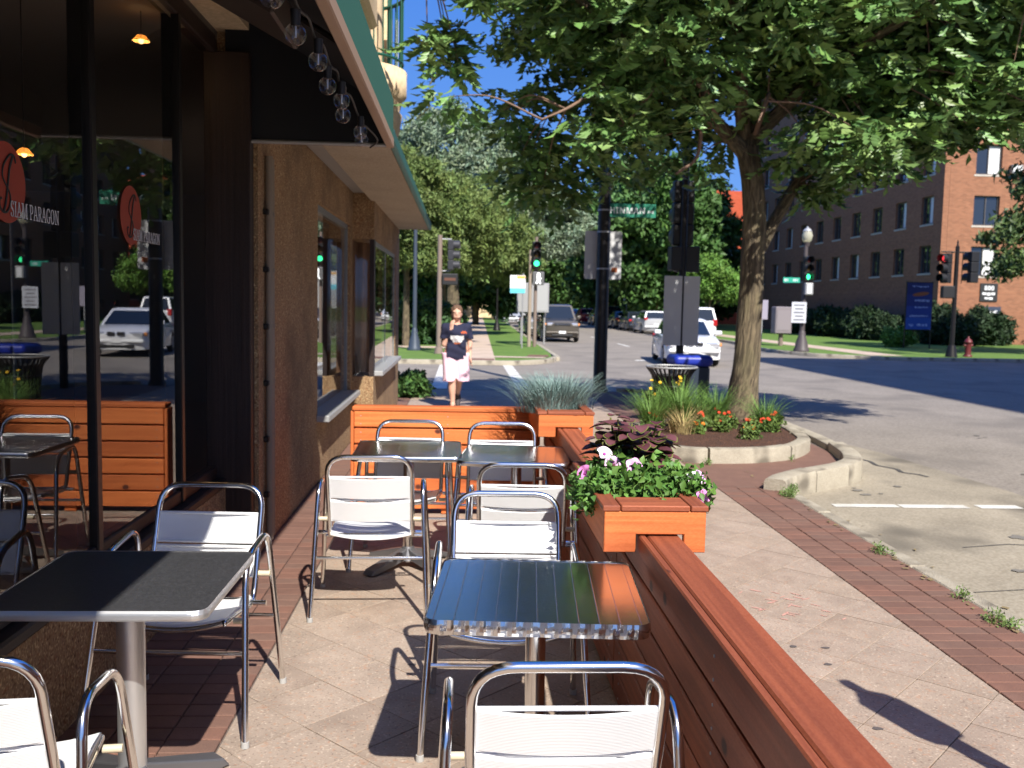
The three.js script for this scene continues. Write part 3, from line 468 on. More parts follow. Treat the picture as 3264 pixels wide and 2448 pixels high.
// two window decals: red disc with black flourish and white letters
function decal(z, label) {
  const d = thing('window_decal', label, 'decal', { pos: [-1.494, 1.965, z], rot: Math.PI / 2 }); const red = std({ color: col(0.36, 0.045, 0.02), roughness: 0.6 });
  const disc = new THREE.CylinderGeometry(0.131, 0.131, 0.002, 48); disc.rotateX(Math.PI / 2); part(d, 'disc', disc, red);
  const sw = [[0.062, 0.07, 0], [0.05, 0.092, 0], [0.02, 0.09, 0], [-0.02, 0.055, 0], [-0.03, 0.02, 0], [-0.012, -0.005, 0], [0.014, -0.03, 0], [0.02, -0.06, 0], [0.0, -0.092, 0], [-0.03, -0.098, 0], [-0.052, -0.08, 0], [-0.05, -0.058, 0], [-0.036, -0.055, 0]];
  const flat = (g) => { g.scale(1, 1, 0.2); g.translate(0, 0, 0.003); return g; };
  part(d, 'flourish', merge([flat(tube(sw, 0.0045, 70, 6)), flat(tube([[0.045, 0.095, 0], [0.02, 0.05, 0], [0.006, 0, 0], [-0.01, -0.06, 0], [-0.025, -0.095, 0]], 0.0062, 40, 6))]), M.black);
  const t = lettering('SIAM PARAGON', 0.052, 0.0015, serif, 0.66); const L = part(d, 'letters', t, std({ color: col(0.55, 0.55, 0.56), roughness: 0.7 }), [0.2, -0.082, 0.003]);
  return d;
}
decal(-3.15, 'red round window decal with white lettering on the pane nearer the camera'); decal(-4.29, 'red round window decal with white lettering on the pane before the wooden jamb');
// two lit pendant lamps inside
for (const [x, y, z, lab] of [[-1.76, 2.98, -5.25, 'lit pendant bulb high behind the glass near the wooden jamb'], [-2.3, 2.33, -5.05, 'lit amber pendant lamp behind the round decal']]) {
  const l = thing('pendant_lamp', lab, 'lamp', { pos: [x, y, z] }); l.scale.setScalar(0.5); const glow = std({ color: col(0.8, 0.6, 0.3), emissive: col(1, 0.55, 0.18), emissiveIntensity: 3 });
  part(l, 'bulb', new THREE.SphereGeometry(0.028, 14, 10), glow); part(l, 'cord', rod([0, 0.03, 0], [0, (3.14 - y) * 2, 0], 0.006, 5), M.black); part(l, 'shade', new THREE.LatheGeometry([[0.02, 0.07], [0.05, 0.055], [0.085, 0.01], [0.09, 0]].map(([r, h]) => new THREE.Vector2(r, h)), 20), phys({ color: col(0.7, 0.45, 0.2), roughness: 0.3, transmission: 0.5 }));
  const p = new THREE.PointLight(col(1, 0.62, 0.28), 0.05, 0, 2); p.position.set(0, -0.001, 0); p.castShadow = true; l.add(p);
}
// ================================================================ cedar fence and planters
let toneAt = 0; const CEDAR = () => M.cedarTones[(toneAt = (toneAt * 5 + 3) % 11) % 4], CAPW = () => M.capTones[(toneAt = (toneAt * 5 + 3) % 11) % 4];
const screwGeo = (axis) => { const g = new THREE.CylinderGeometry(0.0045, 0.0045, 0.003, 8); if (axis === 'x') g.rotateZ(Math.PI / 2); else g.rotateX(Math.PI / 2); return g; };
const FX = 0.63; // inner face of the long fence
function fenceRun(label, fromZ, toZ) {
  const L = fromZ - toZ, zc = (fromZ + toZ) / 2, f = thing('cedar_fence', label, 'fence', { pos: [0, 0, zc], group: 'cedar fence around the patio' });
  const hs = 0.112, gap = 0.012; let y = 0.045;
  for (let k = 0; k < 6; k++) { const top = k === 5; const h = top ? 0.8 - y : hs; part(f, 'slat', board(0.026, h, L, 0.005), CAPW(), [FX + 0.013, y + h / 2, 0]); if (!top) part(f, 'slat', board(0.024, hs, L, 0.005), CEDAR(), [FX + 0.128, y + hs / 2, 0]); y += hs + gap; }  // inner slats take the darker cap wood, painting in their shaded side
  const sc = []; for (let z = L / 2 - 0.12; z > -L / 2; z -= (L - 0.24) / Math.max(1, Math.round(L / 1.3))) for (let k = 0; k < 6; k++) for (const d of [-0.03, 0.03]) sc.push(screwGeo('x').translate(FX - 0.0005, 0.045 + k * 0.124 + 0.056 + d, z)); part(f, 'screws', merge(sc), M.greyMetal);
  part(f, 'cap', board(0.116, 0.036, L, 0.006), CAPW(), [FX + 0.088, 0.781, 0]);
  part(f, 'rail', board(0.02, 0.09, L, 0.005), CEDAR(), [FX + 0.13, 0.715, 0]);
  for (let z = L / 2 - 0.12; z > -L / 2; z -= (L - 0.24) / Math.max(1, Math.round(L / 1.3))) part(f, 'post', board(0.085, 0.76, 0.085, 0.006), CEDAR(), [FX + 0.071, 0.38, z]);
  return f;
}
fenceRun('long cedar slat fence running past the nearest tables to the planter', 0.55, -3.6);
fenceRun('cedar slat fence between the flower planter and the corner planter', -3.61, -6.98);
{
  const f = thing('cedar_fence', 'orange cedar slat fence closing the far end of the patio', 'fence', { pos: [-0.1, 0, -7.0], group: 'cedar fence around the patio' }); const L = 1.4;
  let y = 0.045; const hs = 0.112, gap = 0.012; for (let k = 0; k < 6; k++) { const h = k === 5 ? 0.785 - y : hs; part(f, 'slat', board(L, h, 0.026, 0.005), CEDAR(), [0, y + h / 2, 0.055]); part(f, 'slat', board(L, h, 0.026, 0.005), CEDAR(), [0, y + h / 2, -0.06]); y += hs + gap; }
  part(f, 'cap', board(L + 0.03, 0.034, 0.15, 0.006), CEDAR(), [0, 0.803, 0]);
  for (const x of [-0.65, 0, 0.65]) part(f, 'post', board(0.085, 0.76, 0.085, 0.006), CEDAR(), [x, 0.38, 0]);
  const sc = []; for (const x of [-0.65, 0, 0.65]) for (let k = 0; k < 6; k++) for (const d of [-0.03, 0.03]) sc.push(screwGeo('z').translate(x, 0.1 + k * 0.124 + d, 0.0685)); part(f, 'screws', merge(sc), M.greyMetal);
  part(f, 'end_board', board(0.024, 0.77, 0.13, 0.005), CEDAR(), [-0.715, 0.4, 0]);
}
// box planter sitting astride the fence: end boards are notched over the cap
function planter(label, z0, z1) {
  const xc = 0.685, W = 0.36, L = z0 - z1, zc = (z0 + z1) / 2, p = thing('cedar_planter', label, 'planter', { pos: [xc, 0, zc], group: 'cedar planters astride the fence' });
  const y0 = 0.742, y1 = 0.888, n0 = FX - xc - 0.012, n1 = FX + 0.146 - xc + 0.012, ny = 0.806;
  const sh = new THREE.Shape([[-W / 2, y0], [n0, y0], [n0, ny], [n1, ny], [n1, y0], [W / 2, y0], [W / 2, y1], [-W / 2, y1]].map((q) => new THREE.Vector2(...q)));
  for (const s of [1, -1]) { const g = metreUV(new THREE.ExtrudeGeometry(sh, { depth: 0.022, bevelEnabled: true, bevelSize: 0.003, bevelThickness: 0.003, bevelOffset: -0.003, bevelSegments: 1 }), 0, [s * 1.3, z0]); part(p, 'end_board', g, CEDAR(), [0, 0, s > 0 ? L / 2 - 0.025 : -L / 2]); }
  for (const s of [-1, 1]) part(p, 'side_board', board(0.024, y1 - y0, L - 0.06, 0.003), CEDAR(), [s * (W / 2 - 0.013), (y0 + y1) / 2, 0]);
  for (const s of [-1, 1]) part(p, 'rim_board', board(0.062, 0.02, L + 0.01, 0.003), CAPW(), [s * (W / 2 - 0.024), y1 + 0.011, 0]);
  for (const s of [-1, 1]) { const D = s > 0 ? 0.15 : 0.08; part(p, 'rim_board', board(W - 0.118, 0.02, D, 0.003), CAPW(), [0, y1 + 0.011, s * (L / 2 + 0.005 - D / 2)]); }
  part(p, 'floor_board', board(W - 0.06, 0.012, L - 0.06, 0.002), CEDAR(), [0, 0.815, 0]); part(p, 'soil', box(W - 0.06, 0.045, L - 0.06, 0, 0.848, 0), M.mulch);
  return p;
}
planter('cedar planter of petunias and purple coleus astride the fence', -3.16, -4.06);
planter('cedar corner planter of blue grass at the far end of the fence', -5.98, -6.9);

// ================================================================ aluminium armchairs
function chairAt(x, z, rot, label) { // x, z below the top of the back hoop; the chair faces its local +z
  const C = thing('aluminium_armchair', label, 'chair', { pos: [x, 0, z], rot, group: 'aluminium slat armchairs on the patio' }); return C;
}
const chairGeo = (() => {
  const r = 0.0125, hw = 0.21, o = {};
  // back hoop runs down and bends forward to carry the seat: local +z is the front
  o.hoop = bentTube([[-0.2, 0.425, 0.49], [-hw, 0.395, 0.15], [-hw, 0.835, 0.0], [hw, 0.835, 0.0], [hw, 0.395, 0.15], [0.2, 0.425, 0.49]], [0, 0.06, 0.1, 0.1, 0.06, 0], r, 12);
  o.side = (s) => bentTube([[s * 0.3, 0.008, 0.575], [s * 0.262, 0.645, 0.43], [s * 0.262, 0.685, 0.13], [s * 0.29, 0.008, 0.0]], [0, 0.1, 0.09, 0], r, 12);
  o.stretch = (z, y, w) => rod([-w, y, z], [w, y, z], 0.0085, 8);
  // slats
  const slat = (w, h, t) => { // gently bowed plate
    const g = new THREE.BoxGeometry(w, h, t, 12, 1, 1), p = g.attributes.position; for (let i = 0; i < p.count; i++) { const q = p.getX(i) / (w / 2); p.setZ(i, p.getZ(i) - 0.022 * (1 - q * q)); } g.computeVertexNormals(); const f = g.toNonIndexed(); const u = f.attributes.uv, pp = f.attributes.position; for (let i = 0; i < u.count; i++) u.setXY(i, pp.getX(i), pp.getY(i)); return toCreasedNormals(f, 0.5); };
  o.backSlat = slat(0.425, 0.108, 0.009); o.bead = (() => { const g = rod([-0.212, 0, 0], [0.212, 0, 0], 0.006, 8); return g; })();
  const seat = (w, d) => { const g = new THREE.BoxGeometry(w, 0.01, d, 10, 1, 1), p = g.attributes.position; for (let i = 0; i < p.count; i++) { const q = p.getX(i) / (w / 2); p.setY(i, p.getY(i) - 0.028 * (1 - q * q)); } g.computeVertexNormals(); const f = g.toNonIndexed(); const u = f.attributes.uv, pp = f.attributes.position; for (let i = 0; i < u.count; i++) u.setXY(i, pp.getX(i), pp.getZ(i)); return toCreasedNormals(f, 0.5); };
  o.seatSlat = seat(0.41, 0.085); o.lip = (() => { const pts = []; for (let k = 0; k <= 10; k++) { const q = k / 5 - 1; pts.push([q * 0.2, 0.428 - 0.03 * (1 - q * q), 0.497]); } return tube(pts, 0.011, 24, 8); })();
  o.spacer = (() => { const g = cyl(0.011, 0.011, 0.05, 10); g.rotateZ(Math.PI / 2); return g; })();
  o.foot = cyl(0.0155, 0.0145, 0.022, 10);
  return o;
})();
function buildChair(C, seed) {
  const o = chairGeo, r = rng(seed);
  part(C, 'back_hoop', o.hoop, M.tube); for (const s of [-1, 1]) { const a = part(C, 'arm_and_legs', o.side(s), M.tube); part(a, 'foot', o.foot, M.foot, [s * 0.3, 0.011, 0.574]); part(a, 'foot', o.foot, M.foot, [s * 0.29, 0.011, 0.001]); }
  // back plane leans: from (0.405, z .147) to (0.835, z 0)
  const lean = Math.atan2(0.15, 0.44), on = (y) => 0.15 - (y - 0.395) * (0.15 / 0.44);
  for (const [yy] of [[0.672], [0.546]]) { const b = part(C, 'back_slat', o.backSlat, M.slat, [0, yy, on(yy) + 0.004], [-lean, 0, 0]); part(b, 'edge_bead', o.bead, M.slat, [0, 0.058, -0.002]); part(b, 'edge_bead', o.bead, M.slat, [0, -0.058, -0.002]); }
  for (let k = 0; k < 4; k++) part(C, 'seat_slat', o.seatSlat, M.slat, [0, 0.418 + k * 0.006, 0.175 + k * 0.089], [-0.06, 0, 0]);
  part(C, 'seat_edge', o.lip, M.tube); part(C, 'seat_edge', o.stretch(0.155, 0.405, 0.2), M.tube); part(C, 'stretcher', o.stretch(0.5, 0.315, 0.278), M.tube); part(C, 'stretcher', o.stretch(0.06, 0.31, 0.275), M.tube);
  for (const s of [-1, 1]) { part(C, 'spacer', o.spacer, M.cap, [s * 0.242, 0.5, 0.11]); part(C, 'spacer', o.spacer, M.cap, [s * 0.245, 0.418, 0.44]); part(C, 'bolt', o.spacer, M.chrome, [s * 0.25, 0.408, 0.2]); }
}
{
  const first = chairAt(0.242, -1.9, Math.PI, 'aluminium slat armchair closest to the camera, cut off by the bottom edge'); buildChair(first, 1);
  const c = (x, z, rot, label) => copyOf(first, label, [x, 0, z], rot);
  c(-1.02, -3.83, -0.06, 'aluminium armchair half shaded by the awning behind the dark left table');
  c(0.19, -3.7, -0.03, 'aluminium armchair facing the camera behind the ridged steel table');
  c(-0.45, -4.56, Math.PI + 0.02, 'aluminium armchair seen from behind at the far left table');
  c(0.3, -4.38, Math.PI - 0.06, 'aluminium armchair back to back with the one behind the ridged table');
  c(-1.1, -1.93, Math.PI + 0.1, 'aluminium armchair at bottom left corner below the dark table');
  c(-0.325, -5.98, -0.05, 'aluminium armchair against the end fence on the left');
  c(0.265, -5.92, -0.04, 'aluminium armchair against the end fence on the right beside the planter');
}
// ================================================================ square steel tables
const tableGeo = (() => {
  const S = 0.64, rc = 0.045, o = {}; const sh = new THREE.Shape(); const q = S / 2 - 0.006, k = rc;
  sh.moveTo(-q + k, -q); sh.lineTo(q - k, -q); sh.quadraticCurveTo(q, -q, q, -q + k); sh.lineTo(q, q - k); sh.quadraticCurveTo(q, q, q - k, q); sh.lineTo(-q + k, q); sh.quadraticCurveTo(-q, q, -q, q - k); sh.lineTo(-q, -q + k); sh.quadraticCurveTo(-q, -q, -q + k, -q);
  const top = new THREE.ShapeGeometry(sh, 8); top.rotateX(-Math.PI / 2); o.top = metreUV(top); { const u = o.top.attributes.uv; for (let i = 0; i < u.count; i++) u.setXY(i, u.getX(i) + 0.32, u.getY(i) + 0.32); }
  const under = new THREE.ExtrudeGeometry(sh, { depth: 0.012, bevelEnabled: false }); under.rotateX(-Math.PI / 2); o.under = under;
  // rim swept round the edge: a tall band pressed into scallops, or a plain rolled band
  const rim = (tall, scallop) => {
    const n = 620, pts = sh.getSpacedPoints(n), prof = 11, pos = [], idx = [], per = 4 * S;
    for (let i = 0; i < n; i++) { const p = pts[i], a = pts[(i + 1) % n], b = pts[(i - 1 + n) % n], tx = a.x - b.x, ty = a.y - b.y, l = Math.hypot(tx, ty) || 1, nx = ty / l, ny = -tx / l, corner = Math.abs(p.x) > q - k * 0.95 && Math.abs(p.y) > q - k * 0.95, u = i / n * per / 0.046;
      for (let j = 0; j < prof; j++) { const t = j / (prof - 1), ph = (u + t * 0.35) % 1, dent = scallop && !corner ? -0.0042 * Math.sin(Math.PI * Math.pow(ph, 1.7)) * Math.pow(Math.sin(Math.PI * t), 0.7) : 0, round = Math.pow(Math.sin(Math.PI * (0.12 + 0.76 * t)), 0.5); pos.push(p.x + nx * (-0.004 + 0.0115 * round + dent), 0.003 - tall * t, -(p.y + ny * (-0.004 + 0.0115 * round + dent))); } }
    for (let i = 0; i < n; i++) for (let j = 0; j < prof - 1; j++) { const a = i * prof + j, b = ((i + 1) % n) * prof + j; idx.push(a, a + 1, b, b, a + 1, b + 1); }
    const g = new THREE.BufferGeometry(); g.setAttribute('position', new THREE.Float32BufferAttribute(pos, 3)); g.setIndex(idx); g.computeVertexNormals(); return toCreasedNormals(g.toNonIndexed(), 0.8);
  };
  o.rim = rim(0.042, true); o.plain = rim(0.03, false);
  o.column = cyl(0.032, 0.032, 0.66, 24); o.plate = chamfer(0.3, 0.012, 0.3, 0.003);
  // cast foot: a tapering arm
  o.arm = (() => { const s = new THREE.Shape([new THREE.Vector2(0.02, 0.115), new THREE.Vector2(0.06, 0.1), new THREE.Vector2(0.3, 0.03), new THREE.Vector2(0.315, 0.012), new THREE.Vector2(0.28, 0.008), new THREE.Vector2(0.06, 0.05), new THREE.Vector2(0.02, 0.05)]); const e = new THREE.ExtrudeGeometry(s, { depth: 0.05, bevelEnabled: true, bevelSize: 0.006, bevelThickness: 0.008, bevelSegments: 2 }); e.translate(0, 0, -0.025); const p = e.attributes.position; for (let i = 0; i < p.count; i++) { p.setZ(i, p.getZ(i) * (0.75 + p.getX(i) * 1.6)); } e.computeVertexNormals(); return e; })();
  o.hub = cyl(0.06, 0.036, 0.08, 20); o.glide = cyl(0.018, 0.018, 0.01, 10);
  return o;
})();
function table(x, z, rot, label, kind = 'steel') {
  const t = thing('square_table', label, 'table', { pos: [x, 0, z], rot, group: 'square tables on the patio' }), o = tableGeo;
  const top = part(t, 'table_top', o.top, kind === 'dark' ? M.darkTop : M.steelTop, [0, 0.72, 0]); part(t, 'rim', kind === 'scallop' ? o.rim : o.plain, kind === 'dark' ? M.bandRim : M.steelRim, [0, 0.72, 0]); part(t, 'underside', o.under, M.cast, [0, 0.698, 0]); part(t, 'mounting_plate', o.plate, M.cast, [0, 0.69, 0]);
  const cm = part(t, 'column', o.column, kind === 'dark' ? M.bandRim : M.steelRim, [0, 0.36, 0]); if (kind === 'dark') cm.scale.set(1.35, 1, 1.35); part(t, 'hub', o.hub, M.castDark, [0, 0.085, 0]);
  for (let k = 0; k < 4; k++) { const a = part(t, 'foot', o.arm, M.castDark, [0, 0, 0], [0, Math.PI / 4 + k * Math.PI / 2, 0]); part(a, 'glide', o.glide, M.black, [0.295, 0.005, 0]); }
  return t;
}
table(0.243, -2.81, -0.075, 'square steel table with ridged top reflecting blue sky beside the fence', 'scallop');
table(-1.03, -2.9, 0.0, 'square table with dark top and pale metal edge at the left window', 'dark');
table(-0.312, -5.56, 0.02, 'square steel table at the far end nearer the building wall');
table(0.33, -5.42, -0.12, 'square steel table at the far end nearer the fence');
// shadow at lower right: an unseen meter shape added to cast it
{
  const p = thing('unseen_shadow_meter', 'unseen grey meter shape added to cast the shadow on the tiles', 'meter', { pos: [2.18, 0, -2.25] });
  part(p, 'pole', cyl(0.045, 0.042, 1.06, 14), M.galv, [0, 0.55, 0]); part(p, 'collar', cyl(0.045, 0.06, 0.08, 16), M.greyMetal, [0, 1.1, 0]);
  part(p, 'housing', metreUV(chamfer(0.18, 0.36, 0.14, 0.03)), M.greyMetal, [0, 1.26, 0], [0, 0.6, 0]); part(p, 'dome', new THREE.SphereGeometry(0.07, 16, 10, 0, 6.283, 0, 1.57), M.greyMetal, [0, 1.43, 0]); part(p, 'tag', box(0.05, 0.16, 0.05, 0, 1.54, 0), M.greyMetal);
}
// ================================================================ leaves
const Q = new THREE.Quaternion(), M4 = new THREE.Matrix4();
function leafBlade(L, W, fold = 0.25, curl = 0.2, ws = [0.05, 0.8, 1, 0.62, 0.02]) { // a folded pointed leaf along +y, from the origin
  const pos = [], idx = []; const n = 4;
  for (let i = 0; i <= n; i++) { const t = i / n, w = ws[i] * W / 2, z = -curl * L * t * t; pos.push(-w, t * L, z + fold * w, 0, t * L, z, w, t * L, z + fold * w); }
  for (let i = 0; i < n; i++) { const a = i * 3; idx.push(a, a + 1, a + 3, a + 1, a + 4, a + 3, a + 1, a + 2, a + 4, a + 2, a + 5, a + 4); }
  const g = new THREE.BufferGeometry(); g.setAttribute('position', new THREE.Float32BufferAttribute(pos, 3)); g.setIndex(idx); g.computeVertexNormals(); return g;
}
function leafLite(L, W, fold = 0.3, curl = 0.25) { // 4 triangles
  const g = new THREE.BufferGeometry(); g.setAttribute('position', new THREE.Float32BufferAttribute([0, 0, 0, -W / 2, L * 0.45, fold * W / 2, 0, L * 0.5, -curl * L * 0.25, W / 2, L * 0.45, fold * W / 2, 0, L, -curl * L], 3)); g.setIndex([0, 2, 1, 0, 3, 2, 1, 2, 4, 2, 3, 4]); g.computeVertexNormals(); return g;
}
function compoundLeaf(pairs, L, leafL, leafW, droop) { // ash-like leaf hanging along +y
  const out = []; for (let k = 0; k < pairs; k++) { const y = L * (0.3 + 0.6 * k / pairs); for (const s of [-1, 1]) { const g = leafLite(leafL, leafW); g.rotateZ(-s * 1.0); g.rotateY(s * 0.35); g.translate(0, y, -droop * (y / L) * (y / L) * L); out.push(g); } }
  const e = leafLite(leafL * 1.1, leafW); e.rotateX(-droop); e.translate(0, L * 0.93, -droop * L * 0.86); out.push(e); return merge(out);
}
function leafTuft(n, L, W, seed, spread = 1) { // loose handful of simple leaves
  const r = rng(seed), out = []; for (let k = 0; k < n; k++) { const g = leafLite(L * (0.75 + 0.5 * r()), W * (0.8 + 0.4 * r())); g.rotateX((r() - 0.5) * 2.6); g.rotateZ((r() - 0.5) * 3.4); g.rotateY(r() * 6.28); g.translate((r() - 0.5) * L * 1.5 * spread, (r() - 0.5) * L * 1.5 * spread, (r() - 0.5) * L * 1.5 * spread); out.push(g); } return merge(out);
}
const leafMat = (r, g, b, rough = 0.55, tr = 0.28) => phys({ color: col(r, g, b), roughness: rough, transmission: 0, thickness: 0, specularIntensity: 0.6 });
const L_ASH = compoundLeaf(3, 0.28, 0.15, 0.062, 0.45), L_ASH2 = compoundLeaf(2, 0.22, 0.17, 0.07, 0.6);
const L_TUFT = leafTuft(9, 0.2, 0.1, 5), L_TUFT_SMALL = leafTuft(8, 0.09, 0.05, 6), L_FINE = leafTuft(12, 0.2, 0.06, 8, 1.2), L_BIG = leafTuft(8, 0.42, 0.25, 9, 1.1);
function crown(parent, name, spots, geo, mat, seed, tint, { hang = 0, scale = [0.8, 1.25] } = {}) {
  const r = rng(seed), m = new THREE.InstancedMesh(geo, mat, spots.length), c = new THREE.Color();
  spots.forEach((p, i) => {
    const e = new THREE.Euler(hang ? Math.PI - (0.05 + r() * 0.95) : r() * 6.28, r() * 6.28, hang ? (r() - 0.5) * 0.5 : r() * 6.28, 'YXZ'); const s = scale[0] + (scale[1] - scale[0]) * r();
    M4.compose(p, Q.setFromEuler(e), V(s, s, s)); m.setMatrixAt(i, M4); const k = 1 - tint + 2 * tint * r(); c.setRGB(k * (0.9 + 0.25 * r()), k, k * (0.85 + 0.3 * r())); m.setColorAt(i, c);
  });
  m.name = name; m.userData.kind = 'stuff'; shade(m); parent.add(m); return m;
}
// leaf spots gathered in clumps through a list of ellipsoid lobes [x, y, z, rx, ry, rz]
function clumps(lobes, nClump, per, rad, seed, { flat = 0.6, shell = 0.45, keep = () => true } = {}) {
  const r = rng(seed), out = [], centres = []; const vol = lobes.map((l) => Math.pow(l[3] * l[4] * l[5], 0.7)), tot = vol.reduce((a, b) => a + b, 0);
  for (let k = 0; k < nClump; k++) {
    let q = r() * tot, li = 0; while (li < lobes.length - 1 && q > vol[li]) { q -= vol[li]; li++; } const l = lobes[li];
    const u = r() * 2 - 1, a = r() * 6.283, rr = Math.pow(shell + (1 - shell) * r(), 0.6), s = Math.sqrt(1 - u * u); const c = V(l[0] + l[3] * rr * s * Math.cos(a), l[1] + l[4] * rr * u, l[2] + l[5] * rr * s * Math.sin(a)); if (!keep(c)) continue; centres.push(c);
    const n = Math.round(per * (0.6 + 0.8 * r())), R = rad * (0.6 + 0.8 * r()); for (let i = 0; i < n; i++) { const v = r() * 2 - 1, b = r() * 6.283, w = Math.cbrt(r()), t = Math.sqrt(1 - v * v); out.push(V(c.x + R * w * t * Math.cos(b), c.y + R * flat * w * v, c.z + R * w * t * Math.sin(b))); }
  }
  return { spots: out, centres };
}
function grownTree(label, opt) {
  const { pos: [x, z], base = 0, height, r0 = 0.2, lobes, nClump, per, rad, geo, mat, seed, tint = 0.3, lean = [0, 0], name = 'tree', scale, group, bark = M.bark, limbs = 7 } = opt, r = rng(seed + 500);
  const t = thing(name, label, 'tree', { pos: [x, base, z], group }); const rel = lobes.map((l) => [l[0] - x, l[1] - base, l[2] - z, l[3], l[4], l[5]]); const { spots, centres } = clumps(rel, nClump, per, rad, seed, opt.clumpOpt || {});
  const top = V(lean[0], height, lean[1]);
  const tr = part(t, 'trunk', limb([[0, -0.1, 0], [lean[0] * 0.1, height * 0.3, lean[1] * 0.1], [lean[0] * 0.5, height * 0.65, lean[1] * 0.5], [top.x, top.y, top.z]], [r0 * 1.25, r0, r0 * 0.75, r0 * 0.25], 9, 0.08), bark);
  const br = []; for (let k = 0; k < limbs; k++) { const c = centres[Math.floor(r() * centres.length)]; if (!c) continue; const h = height * (0.4 + 0.5 * r()), s = V(lean[0] * h / height, h, lean[1] * h / height); const m = s.clone().lerp(c, 0.5); m.y += 0.12 * s.distanceTo(c); br.push(limb([s, m, c], [r0 * 0.42, r0 * 0.25, r0 * 0.06], 6)); } if (br.length) part(t, 'limbs', merge(br), bark);
  crown(t, 'crown', spots, geo, mat, seed + 9, tint, { scale: scale || [0.8, 1.3] }); return t;
}
